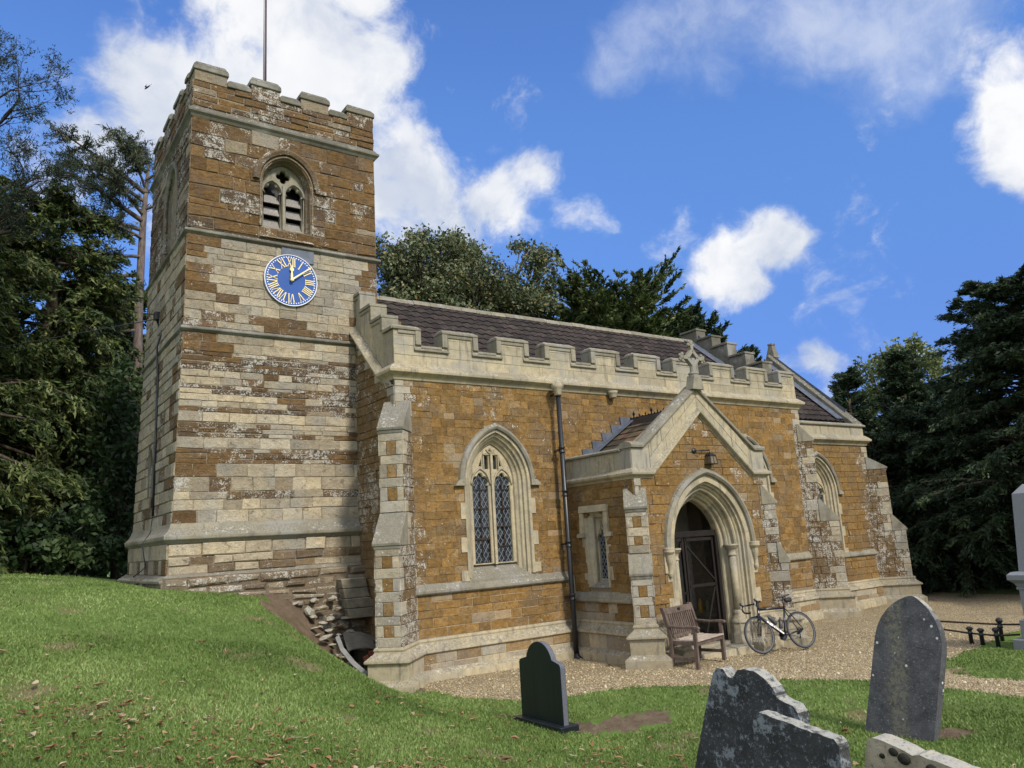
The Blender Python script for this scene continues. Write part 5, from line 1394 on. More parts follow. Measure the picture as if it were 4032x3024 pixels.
def build_doorway():
    sp, c = DO['sp'], DO['c']; P = frame_fn((PC, PY, 0), (1, 0, 0), (0, 1, 0))
    m = MB()
    prof = [(1.135, -.002), (1.135, -.025), (1.0, -.03), (.985, .02), (.955, .03), (.95, .085), (.915, .095), (.90, .13), (.865, .12), (.845, .145), (.84, .215), (.805, .23), (.79, .265), (.765, .255), (.745, .28), (.735, .33), (.70, .345), (.685, .37), (.685, .50)]
    m.stones([[P(x, d, z) for x, z in [(-h, -.1), (-h, .55), (-h, 1.2)]+arch(h, sp, c, 20)+[(h, 1.2), (h, .55), (h, -.1)]] for h, d in prof], 3)
    for k, (z0, z1, e) in enumerate([(.1, .5, .16), (.74, 1.02, .12), (1.3, 1.52, .1)]):
        for sg in (-1, 1):
            xa, xb = sorted((sg*1.0, sg*(1.135+e))); m.hexa([P(xa, -.026, z0), P(xb, -.026, z0), P(xb, .02, z0), P(xa, .02, z0), P(xa, -.026, z1), P(xb, -.026, z1), P(xb, .02, z1), P(xa, .02, z1)], (0, .6, .2))
    w = part('doorway', m, 'trim', .003)
    m = MB()
    m.stones([[P(x, d, z) for x, z in arch(h, sp, c, 20)] for h, d in [(1.13, 0), (1.13, -.075), (1.17, -.11), (1.235, -.075), (1.25, 0)]], 5)
    sub('hood_mould', m, 'trim_grey', w, .005)
    for sg in (-1, 1):
        m = MB()      # carved label stop: crown, bracket, pendant
        x = PC+sg*1.185
        m.lathe([(.10, 0), (.115, -.02), (.105, -.05), (.115, -.075), (.10, -.1), (.07, -.13), (.075, -.2), (.055, -.27), (.035, -.34), (.03, -.42), (.05, -.46), (.03, -.52), (.005, -.53)], (x, PY-.05, sp+.03), 12)
        m.box(x-.10, x+.10, PY-.03, PY+.02, sp-.42, sp+.03)
        sub('label_stop', m, 'trim', w, .004)
        m = MB()      # nook shaft with moulded capital and base on an octagonal plinth
        x, y = PC+sg*.80, PY+.20
        m.lathe([(.075, .62), (.072, 1.2), (.070, 1.66)], (x, y, 0), 20)
        m.lathe([(.072, 1.64), (.088, 1.655), (.088, 1.675), (.075, 1.69), (.08, 1.74), (.105, 1.79), (.125, 1.80), (.125, 1.83), (.14, 1.835), (.14, 1.865), (.10, 1.87)], (x, y, 0), 20)
        m.lathe([(.165, .38), (.165, .42), (.14, .46), (.12, .475), (.125, .50), (.11, .52), (.095, .53), (.105, .56), (.095, .60), (.075, .63)], (x, y, 0), 20)
        m.lathe([(.20, -.1), (.20, .18), (.165, .24), (.165, .39), (.1, .39)], (x, y, 0), 8, smooth=False)
        sub('nook_shaft', m, 'trim', w)
    m = MB(); m.box(PC-.95, PC+.66, PY-.20, PY+.5, -.25, .02); m.box(PC-.72, PC+.72, PY+.3, NY, -.25, .07)
    part('door_step', m, 'ashlar', .015)
    # stone bench, floor and ceiling inside the porch, dark door into the nave
    for xa, xb, xl in ((PX1-.85, PX1-.42, PX1-.80), (PX0+.42, PX0+.85, PX0+.74)):
        m = MB(); m.box(xa, xb, PY+.55, NY-.03, .42, .50); b = part('porch_bench', m, 'dark_stone', .01)
        m = MB(); m.box(xl, xl+.08, PY+.6, NY-.1, .05, .42); sub('bench_front', m, 'dark_stone', b)
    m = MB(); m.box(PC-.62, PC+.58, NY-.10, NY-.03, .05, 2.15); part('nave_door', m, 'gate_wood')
    m = MB(); m.box(PX0+.43, PX0+.45, PY+.6, NY-.08, 1.0, 2.9); m.box(PX0+.3, PC-.64, NY-.06, NY-.03, .5, 3.2); m.box(PC+.6, PX1-.43, NY-.06, NY-.03, .5, 3.2); part('porch_lining', m, 'plaster')

def build_gate():
    """timber and wire gate inside the arch"""
    y = PY+.47; g = MB(); zt, z0 = 2.06, .08
    B = lambda m, x0, za, x1, zb_, w=.06, t=.05, yy=y: m.beam((PC+x0, yy, za), (PC+x1, yy, zb_), w, t, up=(0, 1, 0))
    B(g, -.70, zt+.05, .70, zt+.05, .11, .10); B(g, .65, z0-.1, .65, zt, .08, .11); B(g, -.65, z0-.1, -.65, zt, .07, .1)
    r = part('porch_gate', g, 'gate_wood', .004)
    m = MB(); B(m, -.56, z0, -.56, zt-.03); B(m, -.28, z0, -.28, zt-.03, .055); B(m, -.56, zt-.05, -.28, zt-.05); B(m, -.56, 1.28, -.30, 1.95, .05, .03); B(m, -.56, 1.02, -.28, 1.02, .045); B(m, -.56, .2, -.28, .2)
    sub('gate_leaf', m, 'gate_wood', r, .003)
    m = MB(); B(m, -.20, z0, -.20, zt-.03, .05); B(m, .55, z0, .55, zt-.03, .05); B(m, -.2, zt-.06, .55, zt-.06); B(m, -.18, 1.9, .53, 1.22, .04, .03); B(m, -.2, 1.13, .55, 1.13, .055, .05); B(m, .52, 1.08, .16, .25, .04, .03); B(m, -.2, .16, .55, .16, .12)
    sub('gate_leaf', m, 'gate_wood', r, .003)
    m = MB()
    for i in range(12): x = -.55+.1*i; m.beam((PC+x, y+.01, z0), (PC+x, y+.01, zt-.05), .0022, .0022, up=(0, 1, 0))
    for i in range(19): z = .15+.1*i; m.beam((PC-.56, y+.012, z), (PC+.55, y+.012, z), .0022, .0022, up=(0, 1, 0))
    sub('wire_mesh', m, 'iron', r)

def build_cross():
    x, y, z = PC, PY-.02, 4.88; m = MB()
    m.extrude([(x-.16, y-.10, z-.02), (x+.16, y-.10, z-.02), (x+.085, y-.10, z+.27), (x-.085, y-.10, z+.27)], (0, .2, 0))
    m.lathe([(.095, .22), (.10, .25), (.085, .28), (.105, .30), (.095, .33), (.07, .34)], (x, y, z), 12)
    m.lathe([(.062, .3), (.058, .62)], (x, y, z), 8, smooth=False)
    c = z+.62
    d = .155; ring = [(0, d), (d, 0), (0, -d), (-d, 0)]
    for (a, b), (e, f) in zip(ring, ring[1:]+ring[:1]): m.beam((x+a, y, c+b), (x+e, y, c+f), .075, .09, up=(0, 1, 0))
    for ax, az in ((0, 1), (1, 0), (-1, 0), (0, -1)):
        if az < 0: continue
        p = V(ax, 0, az); m.beam((x+ax*.12, y, c+az*.12), (x+ax*.27, y, c+az*.27), .075, .08, up=(0, 1, 0))
        t = V(az, 0, ax)
        for k, (u, v, rr) in enumerate(((.30, 0, .05), (.27, .065, .042), (.27, -.065, .042), (.335, .04, .036), (.335, -.04, .036))):
            q = V(x, y, c)+p*u+t*v; m.sphere(q, rr, 8, (1, .9, 1))
    m.beam((x, y, c-.25), (x, y, c-.1), .085, .09, up=(0, 1, 0))
    part('gable_cross', m, 'trim_grey', .008)

def build_drainpipe():
    x, y = 9.40, NY-.23; m = MB()
    m.tube([(x, y, .02), (x, y, 1.0), (x, y, 5.0)], .047, 14)
    for z in (4.98, 3.86, 3.02, 2.06, 1.08): m.lathe([(.05, -.06), (.062, -.055), (.062, -.03), (.052, -.025), (.052, .03), (.066, .035), (.066, .06), (.05, .065)], (x, y, z), 14)
    m.tube([(x, y, .06), (x+.0, y-.02, .0), (x+.03, y-.10, -.06)], [.058, .06, .062], 12)
    d = part('drainpipe', m, 'iron')
    m = MB()
    for z in (4.98, 3.86, 2.06, 1.08): m.box(x-.085, x+.085, y+.03, y+.05, z-.02, z+.02); m.box(x-.02, x+.02, y+.05, NY-.01, z-.012, z+.012)
    sub('pipe_bracket', m, 'iron', d)
    m = MB(); m.lathe([(.06, -.14), (.085, -.12), (.075, -.05), (.11, 0), (.13, .06), (.1, .1)], (x, y, 5.08), 14); sub('stone_spout', m, 'trim', d)
    m = MB(); m.lathe([(.06, -.10), (.085, -.08), (.075, -.03), (.105, 0), (.12, .05)], (10.98, NY-.10, 5.10), 14); part('stone_spout', m, 'trim')
# ------------------------------------------------------------------ things standing about
def loc_part(name, mb, mat, parent, bevel=0.): return link(name, mb.mesh(name), mat, parent, (0, 0, 0), bevel)
def build_lantern():
    t = thing('wall_lantern', 'black iron lantern on a scrolled bracket above the porch arch', 'lantern', (11.28, PY-.02, 3.66))
    m = MB(); m.lathe([(.055, 0), (.055, .012), (.03, .02), (.015, .03)], (0, .0, 0), 14, axis='y')
    m.tube([(0, -.03, 0), (.12, -.05, .005), (.25, -.06, .01), (.37, -.06, .01)], .012, 8); m.tube([(.02, -.03, -.05), (.08, -.045, -.065), (.14, -.05, -.045), (.17, -.05, -.005)], .007, 6)
    m.tube([(.37, -.06, .012), (.37, -.06, -.04)], .008, 6); m.sphere((.37, -.06, .02), .016, 8)
    loc_part('bracket', m, 'iron', t)
    m = MB(); c = (.37, -.06)
    q = lambda r, z: [(c[0]-r, c[1]-r, z), (c[0]+r, c[1]-r, z), (c[0]+r, c[1]+r, z), (c[0]-r, c[1]+r, z)]
    m.loft([q(.03, -.04), q(.075, -.085), q(.085, -.09), q(.08, -.10)], True, True)
    a, b = q(.078, -.10), q(.098, -.255)
    for i in range(4): m.beam(a[i], b[i], .012, .012); m.beam(b[i], b[(i+1) % 4], .014, .014); m.beam(a[i], a[(i+1) % 4], .012, .012)
    for i in range(4): m.beam((V(*a[i])+V(*a[(i+1) % 4]))/2, (V(*b[i])+V(*b[(i+1) % 4]))/2, .006, .006)
    loc_part('lantern_frame', m, 'iron', t)
    m = MB(); m.loft([q(.072, -.105), q(.090, -.25)], True, True); loc_part('lantern_glass', m, 'lantern_glass', t)

def build_bench():
    p, q = V(9.86, 9.20, 0), V(10.78, 9.44, 0)
    t = thing('bench', 'small weathered slatted wooden armchair bench beside the porch entrance', 'bench', (p.x, p.y, ground(p.x, p.y)+.0), math.atan2(q.y-p.y, q.x-p.x))
    W, D = .95, .44
    for x in (0, W):
        m = MB(); m.obox((x-.03, -.03, 0), (.06, 0, 0), (0, .06, 0), (0, 0, .64)); loc_part('leg', m, 'bench_wood', t, .006)
        m = MB(); m.loft([[(x-.03, D-.03+o, z), (x+.03, D-.03+o, z), (x+.03, D+.035+o, z), (x-.03, D+.035+o, z)] for o, z in ((.03, 0), (0, .40), (.03, .60), (.10, .86), (.13, .95))], True, True); loc_part('leg', m, 'bench_wood', t, .006)
        m = MB(); pr = [(-.09, .635), (-.07, .655), (0, .665), (.2, .65), (D+.02, .665), (D+.02, .63), (.2, .615), (0, .625), (-.06, .605), (-.09, .615)]
        m.extrude([(x-.035, y, z) for y, z in pr], (.07, 0, 0)); loc_part('armrest', m, 'bench_wood', t, .008)
        m = MB(); m.box(x-.02, x+.02, .02, D-.02, .12, .17); loc_part('stretcher', m, 'bench_wood', t, .004)
        m = MB(); m.box(x-.018, x+.018, .02, D, .36, .42); loc_part('side_rail', m, 'bench_wood', t, .004)
    m = MB(); m.box(.03, W-.03, -.02, .015, .345, .415); m.box(.03, W-.03, D-.02, D+.015, .345, .415); loc_part('seat_rail', m, 'bench_wood', t, .004)
    m = MB()
    for i in range(5): y = -.045+i*.095; h = .43-.018*math.sin(math.pi*(i+.5)/5); m.box(.005 if i else -.03+.03, W-.005, y, y+.083, h-.012, h+.010)
    loc_part('seat', m, 'seat_wood', t, .005)
    m = MB(); bk = lambda y0, z: (D+.0+(.10 if False else 0)+(z-.45)*.24+y0)
    def rail(z0, z1): m.add([(.03, bk(-.02, z0), z0), (W-.03, bk(-.02, z0), z0), (W-.03, bk(.02, z0), z0), (.03, bk(.02, z0), z0), (.03, bk(-.02, z1), z1), (W-.03, bk(-.02, z1), z1), (W-.03, bk(.02, z1), z1), (.03, bk(.02, z1), z1)], [(3, 2, 1, 0), (4, 5, 6, 7), (0, 1, 5, 4), (1, 2, 6, 5), (2, 3, 7, 6), (3, 0, 4, 7)])
    rail(.83, .93); rail(.46, .50)
    for i in range(13):
        x = .065+i*.0685
        m.add([(x-.019, bk(-.009, .5), .5), (x+.019, bk(-.009, .5), .5), (x+.019, bk(.009, .5), .5), (x-.019, bk(.009, .5), .5), (x-.019, bk(-.009, .83), .83), (x+.019, bk(-.009, .83), .83), (x+.019, bk(.009, .83), .83), (x-.019, bk(.009, .83), .83)], [(0, 1, 5, 4), (1, 2, 6, 5), (2, 3, 7, 6), (3, 0, 4, 7)])
    loc_part('backrest', m, 'bench_wood', t, .004)
    m = MB(); y = bk(-.022, .88); m.box(W/2-.045, W/2+.045, y-.003, y+.004, .85, .91); loc_part('plaque', m, 'dark_slate', t)

def build_bicycle():
    f, r = V(11.98, 9.54, 0), V(12.955, 9.34, 0); rz = math.atan2(r.y-f.y, r.x-f.x)
    t = thing('bicycle', 'black road bike with drop handlebars leaning beside the church doorway', 'bicycle', (f.x, f.y, ground(f.x, f.y)+.012), rz)
    t.rotation_euler = (rad(-14), 0, rz)
    RW = .335; FH, RH, BB, SC, HT, HB = (0, 0, RW), (.985, 0, RW), (.575, 0, .275), (.735, 0, .755), (.135, 0, .80), (.09, 0, .625)
    m = MB(); m.tube([HT, HB], .024, 12); m.tube([HB[0:1]+(0, .64), BB], [.026, .028], 12) if False else m.tube([(.098, 0, .655), BB], [.028, .030], 12)
    m.tube([(.132, 0, .775), SC], [.022, .018], 10); m.tube([BB, SC], .018, 10); m.tube([BB, (.555, 0, .26)], .03, 10)
    for s in (-1, 1):
        m.tube([(.575, s*.03, .275), (.70, s*.05, .285), (.985, s*.065, RW)], [.013, .012, .009], 8); m.tube([(.735, s*.012, .745), (.80, s*.045, .64), (.985, s*.065, RW)], [.011, .010, .008], 8)
    fr = loc_part('frame', m, 'frame', t)
    m = MB(); d = V(*BB)-V(.098, 0, .655); nrm = V(0, -1, 0); e = d.normalized(); w = V(0, 0, 1).cross(e).cross(e)
    w = e.cross(nrm).normalized()
    rng = random.Random(7); L = d.length; x = .17
    o = V(.098, -.031, .655)     # run of white lettering along the down tube
    for wd, ht, k in ((.055, .032, 1), (.09, .04, 0), (.02, .036, 1), (.035, .034, 1), (.03, .036, 0), (.03, .034, 1), (.028, .034, 1), (.12, .026, 0)):
        if x+wd > L-.03: break
        m.obox(o+e*x-w*ht/2, e*(wd-.012), w*ht, nrm*.002)
        if k: m.obox(o+e*(x+wd*.3)-w*.004+nrm*.002, e*wd*.25, w*.008, nrm*.001, (1, 0, 0))
        x += wd
    sub('lettering', m, 'white', fr)
    m = MB(); m.obox((.092, -.027, .715), (.02, 0, 0), (0, .0, .012), (0, -.002, 0)); m.obox((.095, -.027, .74), (.02, 0, 0), (0, .0, .012), (0, -.002, 0)); sub('head_badge', m, 'white', fr)
    m = MB()
    for s in (-1, 1): m.tube([(.085, s*.02, .605), (.075, s*.045, .57), (.045, s*.05, .46), (0, s*.05, RW)], [.016, .014, .012, .008], 8)
    m.tube([HB, (.082, 0, .59)], .024, 10); m.box(.04, .07, -.04, .04, .635, .675); loc_part('fork', m, 'frame', t)
    def wheel(cx):
        ty = MB(); n = 56
        ring = lambda R_, a, k: [(cx+(R_)*math.cos(2*math.pi*i/n), a, RW+R_*math.sin(2*math.pi*i/n)) for i in range(n)]
        ty.loft([ring(.335-.014+.014*math.cos(b), .014*math.sin(b), 0) for b in [2*math.pi*j/8 for j in range(8)]], True, smooth=True, wrap=True)
        w_ = loc_part('wheel', ty, 'rubber', t)
        rm = MB(); rm.loft([ring(R_, a, 0) for R_, a in ((.310, -.011), (.310, .011), (.286, .009), (.286, -.009))], True, wrap=True); sub('rim', rm, 'rim', w_)
        sp = MB()
        for i in range(22):
            a = 2*math.pi*i/22; b = a+(.5 if i % 2 else -.5); s = .025 if i % 4 < 2 else -.025
            sp.tube([(cx+.022*math.cos(b), s, RW+.022*math.sin(b)), (cx+.29*math.cos(a), 0, RW+.29*math.sin(a))], .0016, 4)
        sub('spokes', sp, 'alloy', w_)
        hb = MB(); hb.lathe([(.012, -.05), (.022, -.035), (.014, -.025), (.014, .025), (.022, .035), (.012, .05)], (cx, 0, RW), 12, axis='y'); sub('hub', hb, 'iron', w_)
        return w_
    wheel(0); w2 = wheel(.985)
    m = MB(); m.lathe([(.05, .0), (.05, .03), (.03, .045)], (.985, .06, RW), 18, axis='y'); m.tube([(.985, .07, .30), (1.0, .075, .22), (.99, .075, .19)], .014, 8); m.box(.93, 1.0, .05, .08, .26, .30); loc_part('rear_gears', m, 'iron', t)
    m = MB(); m.lathe([(.088, 0), (.088, .004), (.070, .004), (.070, 0)], (BB[0], .055, BB[2]), 32, axis='y', smooth=False)
    for k in range(5): a = 2*math.pi*k/5; m.beam((BB[0], .055, BB[2]), (BB[0]+.08*math.cos(a), .055, BB[2]+.08*math.sin(a)), .014, .006, up=(0, 1, 0))
    m.tube([(BB[0], -.07, BB[2]), (BB[0]-.155, -.085, BB[2]-.06)], [.014, .010], 8); m.tube([(BB[0], .07, BB[2]), (BB[0]+.155, .085, BB[2]+.06)], [.014, .010], 8)
    ck = loc_part('crankset', m, 'iron', t)
    m = MB(); m.box(BB[0]-.20, BB[0]-.12, -.16, -.08, BB[2]-.075, BB[2]-.045); sub('pedal', m, 'iron', ck); m = MB(); m.box(BB[0]+.12, BB[0]+.20, .08, .16, BB[2]+.045, BB[2]+.075); sub('pedal', m, 'iron', ck)
    m = MB(); m.tube([(BB[0]-.0, .055, BB[2]+.088), (.985, .055, RW+.03)], .004, 4); m.tube([(BB[0], .055, BB[2]-.088), (.985, .055, .20)], .004, 4); loc_part('chain', m, 'iron', t)
    m = MB(); st = (.155, 0, .87); hb = (.06, 0, .885)
    m.tube([HT, (.150, 0, .845), st, hb], [.018, .018, .020, .018], 10); m.tube([(hb[0], -.20, hb[2]+.01), hb, (hb[0], .20, hb[2]+.01)], .015, 10)
    for s in (-1, 1):
        m.tube([(hb[0], s*.19, hb[2]+.01), (hb[0]-.04, s*.215, hb[2]+.012), (hb[0]-.10, s*.215, hb[2]), (hb[0]-.125, s*.215, hb[2]-.05), (hb[0]-.09, s*.215, hb[2]-.115), (hb[0]-.0, s*.215, hb[2]-.13), (hb[0]+.05, s*.215, hb[2]-.125)], .016, 10)
        m.tube([(hb[0]-.08, s*.215, hb[2]+.01), (hb[0]-.125, s*.215, hb[2]+.035), (hb[0]-.135, s*.212, hb[2]+.07)], [.019, .020, .014], 8)
    h = loc_part('handlebar', m, 'rubber', t)
    m = MB()
    for s in (-1, 1): m.tube([(hb[0]-.125, s*.212, hb[2]+.02), (hb[0]-.15, s*.21, hb[2]-.04), (hb[0]-.125, s*.215, hb[2]-.10)], [.007, .006, .005], 6)
    m.tube([(hb[0]-.11, -.2, hb[2]+.04), (hb[0]-.13, -.05, hb[2]-.05), (.09, 0, .66)], .0035, 5); m.tube([(hb[0]-.11, .2, hb[2]+.04), (hb[0]-.10, .06, hb[2]-.08), (.1, .02, .68)], .0035, 5)
    sub('brake_lever', m, 'alloy', h)
    m = MB(); m.tube([SC, (.775, 0, .945)], .014, 10); loc_part('seat_post', m, 'iron', t)
    m = MB(); rings = []
    for x, w_, z, hh in ((.63, .012, .955, .02), (.68, .02, .965, .028), (.76, .035, .965, .035), (.83, .065, .975, .035), (.895, .068, .985, .03), (.92, .05, .985, .015)):
        rings.append([(x, w_*math.cos(a), z+hh*.5*math.sin(a)) for a in [2*math.pi*k/10 for k in range(10)]])
    m.loft(rings, True, True, smooth=True); loc_part('saddle', m, 'iron', t)
    for nm, lab, a, b, mt in (('water_bottle', 'smoky water bottle caged on the sloping tube of the bicycle', (.27, -.0, .60), (.42, -.0, .44), 'bottle'), ('water_bottle', 'grey water bottle caged upright on the seat tube of the bicycle', (.625, 0, .60), (.575, 0, .40), 'bottle')):
        A, Bp = V(*a), V(*b); dd = (A-Bp); L = dd.length
        m = MB(); m.lathe([(.030, 0), (.036, .01), (.036, L*.55), (.031, L*.6), (.036, L*.66), (.034, L*.8), (.016, L*.86), (.016, L*.95), (.008, L)], (0, 0, 0), 14)
        mw = Matrix.Translation(t.location) @ t.rotation_euler.to_matrix().to_4x4()
        off = V(.03, 0, .045) if a[0] < .5 else V(-.045, 0, .0)
        q = dd.to_track_quat('Z', 'Y')
        o = link(nm, m.mesh(nm), mt); o.matrix_world = mw @ Matrix.Translation(Bp+off) @ q.to_matrix().to_4x4(); tag(o, lab, 'bottle')
    m = MB(); rings = []
    for x, w_, z, hh in ((.80, .02, .90, .05), (.83, .035, .89, .09), (.90, .04, .895, .10), (.95, .03, .90, .08), (.965, .015, .905, .05)):
        rings.append([(x, w_*math.cos(a), z+hh*.5*math.sin(a)) for a in [2*math.pi*k/10 for k in range(10)]])
    m.loft(rings, True, True, smooth=True)
    o = link('saddle_bag', m.mesh('saddle_bag'), 'rubber'); o.location = t.location; o.rotation_euler = t.rotation_euler; tag(o, 'small black wedge bag strapped under the bicycle saddle', 'bag')

def slab(name, outline, x, thick, mat, label, edge=None, bev=.006, lean=0., curve=False, bumpy=0.):
    """gravestone: outline (y, z) in a plane facing west, real thickness, foot sunk in the turf"""
    rj = random.Random(len(outline)*7+int(x*10)); fine = []
    for p, q in zip(outline, outline[1:]+outline[:1]):
        n = max(1, int(math.hypot(q[0]-p[0], q[1]-p[1])/.025))
        fine += [(p[0]+(q[0]-p[0])*i/n+rj.uniform(-.0035, .0035), p[1]+(q[1]-p[1])*i/n+rj.uniform(-.0035, .0035)) for i in range(n)]
    outline = fine
    z0 = min(p[1] for p in outline); yc = sum(p[0] for p in outline)/len(outline)
    vs, fs = plate([(-(p[0]-yc), p[1]-z0) for p in outline], [], thick)
    m = MB(); m.add([(t, -u, z) for u, z, t in vs], fs)
    o = link(name, m.mesh(name), mat, None, (x, yc, z0), bev); o.rotation_euler = (0, rad(lean), 0)
    return tag(o, label, 'gravestone')
def arc(cy, cz, r, a0, a1, n): return [(cy+r*math.cos(rad(a0+(a1-a0)*i/n)), cz+r*math.sin(rad(a0+(a1-a0)*i/n))) for i in range(n+1)]
def build_stones():
    # modern dark headstone on its base, shoulders and rounded head
    y0, y1 = 7.53, 8.36; yc = (y0+y1)/2; g = ground(5.8, 7.9)
    t = thing('headstone', 'upright modern black slate headstone with shouldered round top on a plinth', 'gravestone', (5.8, yc, g))
    h = (y1-y0)/2; r = h-.10
    out = [(-h, .06), (-h, .69)] + arc(-h+.05, .69, .05, 180, 90, 4)[1:] + [(-h+.085, .75)] + arc(0, .70, .265, 165, 15, 16) + [(h-.085, .75)] + arc(h-.05, .69, .05, 90, 0, 4) + [(h, .06)]
    m = MB(); vs, fs = plate(out, [], .075); m.add([(d, -u, z) for u, z, d in vs], fs); loc_part('tablet', m, 'dark_slate', t, .004)
    m = MB(); vs, fs = plate([(p[0]*1.006, p[1]+.002) for p in out], [], .066); m.add([(d, -u, z) for u, z, d in vs], fs); loc_part('tablet_edge', m, 'slate_edge', t)
    m = MB(); m.box(-.13, .14, -h-.06, h+.06, -.06, .065); loc_part('base', m, 'dark_slate', t, .008)
    # tall pointed stone, tilted
    a = 8.5; hw = .36; pts = [(-hw, -.15), (-hw, .92)] + [( -(.36+.18)*math.cos(rad(k))+.18, .92+.54*math.sin(rad(k))) for k in (12, 24, 36, 46, 54, 61, 67)] + [(0, 1.425)] + [((.36+.18)*math.cos(rad(k))-.18, .92+.54*math.sin(rad(k))) for k in (67, 61, 54, 46, 36, 24, 12)] + [(hw, .92), (hw, -.15)]
    tl = rad(9.0); m = MB(); vs, fs = plate(pts, [], .10)
    m.add([(d, -(u*math.cos(tl)+z*math.sin(tl)), -u*math.sin(tl)+z*math.cos(tl)) for u, z, d in vs], fs)
    o = link('headstone', m.mesh('headstone'), 'old_slate', None, (8.03, 4.80, ground(8, 4.8)), .008); o.rotation_euler = (0, rad(11), 0)
    tag(o, 'tall leaning headstone with pointed arched top, yellow lichen streak and white spots', 'gravestone')
    # near stones cut off by the bottom of the photo
    g = ground(3.5, 2.9)-.15
    out = [(3.60, g), (3.37, .87), (3.29, 1.09), (3.165, 1.40), (3.135, 1.43), (3.09, 1.425), (3.055, 1.385), (3.03, 1.385), (2.99, 1.425), (2.94, 1.44), (2.88, 1.432), (2.82, 1.405), (2.77, 1.36), (2.745, 1.315), (2.70, 1.30), (2.655, 1.285), (2.63, 1.255), (2.625, 1.21), (2.64, 1.17), (2.72, .9), (2.86, g)]
    slab('headstone', out, 3.55, .085, 'blotched_slate', 'dark slate headstone with scrolled broken-looking top patched with pale lichen', bev=.012)
    g = ground(3.2, 2.4)-.15
    slab('headstone', [(2.70, g), (2.655, 1.09), (2.63, 1.30), (2.605, 1.325), (2.55, 1.315), (2.36, 1.285), (2.20, 1.262), (2.182, 1.24), (2.19, 1.1), (2.22, g)], 3.2, .075, 'blotched_slate', 'straight sloping-topped dark slate slab overlapping the scrolled headstone', bev=.010)
    g = ground(3.4, 1.9)-.15
    e = slab('headstone', [(2.22, g), (2.20, 1.10), (2.165, 1.235), (2.14, 1.25), (2.08, 1.238), (2.0, 1.222), (1.965, 1.205), (1.93, 1.215), (1.86, 1.20), (1.77, 1.182), (1.6, 1.15), (1.55, g)], 3.4, .11, 'lime_slab', 'pale limestone gravestone with black moss tufts along its crumbling top', bev=.014)
    zb, yc = e.location.z, e.location.y
    for y, z, r in ((2.045, 1.205, .022), (2.0, 1.185, .030), (1.885, 1.165, .026), (1.93, 1.13, .02), (1.975, 1.12, .016), (1.83, 1.12, .022), (2.10, 1.18, .014)):
        mm = MB(); mm.sphere((-.056, y-yc, z-zb), r, 10, (.5, 1, .8)); link('moss_tuft', mm.mesh('moss_tuft'), 'moss', e)

def build_obelisk():
    x, y = 14.98, 6.03; g = ground(x, y)
    t = thing('obelisk_monument', 'grey granite obelisk on a stepped pedestal by the railed grave', 'monument', (x, y, g-.02))
    def step(name, hw, z0, z1, hw2=None, bev=.008):
        h2 = hw if hw2 is None else hw2; m = MB()
        m.hexa([(-hw, -hw, z0), (hw, -hw, z0), (hw, hw, z0), (-hw, hw, z0), (-h2, -h2, z1), (h2, -h2, z1), (h2, h2, z1), (-h2, h2, z1)]); return loc_part(name, m, 'granite', t, bev)
    step('base', .43, -.1, .19); step('plinth', .32, .19, .50); step('die', .26, .50, .99)
    m = MB()
    sq = lambda h, z: [(-h, -h, z), (h, -h, z), (h, h, z), (-h, h, z)]
    m.loft([sq(.26, .99), sq(.285, 1.0), sq(.285, 1.03), sq(.27, 1.035), sq(.30, 1.10), sq(.37, 1.16), sq(.37, 1.24), sq(.32, 1.285), sq(.23, 1.29)], True, True); loc_part('cornice', m, 'granite', t)
    m = MB(); m.loft([sq(.225, 1.29), sq(.145, 2.60), sq(.002, 2.76)], True, True); loc_part('shaft', m, 'granite', t, .004)
    # low iron rail round the neighbouring grave
    pts = [(14.96, 7.33), (14.83, 7.08), (14.73, 6.78)]
    t = thing('grave_railing', 'low rusty iron railing with round-topped posts beside the obelisk', 'railing', (14.8, 7.1, ground(14.8, 7.1)))
    def post(px, py, h):
        m = MB(); m.lathe([(.035, -.05), (.035, h*.55), (.05, h*.58), (.05, h*.64), (.034, h*.68), (.034, h*.76), (.055, h*.82), (.06, h*.9), (.04, h*.97), (.01, h)], (px-14.8, py-7.1, 0), 12); loc_part('post', m, 'iron', t)
    for (px, py), h in zip(pts, (.29, .29, .33)): post(px, py, h)
    post(15.35, 6.98, .42)
    m = MB(); L = lambda a, b: m.tube([(a[0]-14.8, a[1]-7.1, a[2]), (b[0]-14.8, b[1]-7.1, b[2])], .016, 8)
    L((14.96, 7.33, .17), (14.73, 6.78, .19)); L((14.96, 7.33, .17), (15.15, 8.3, .22)); L((15.35, 6.98, .30), (15.6, 8.4, .27)); L((15.35, 6.98, .30), (15.15, 6.2, .36)); L((14.73, 6.78, .19), (14.95, 6.5, .2))
    loc_part('rail', m, 'rust_iron', t)

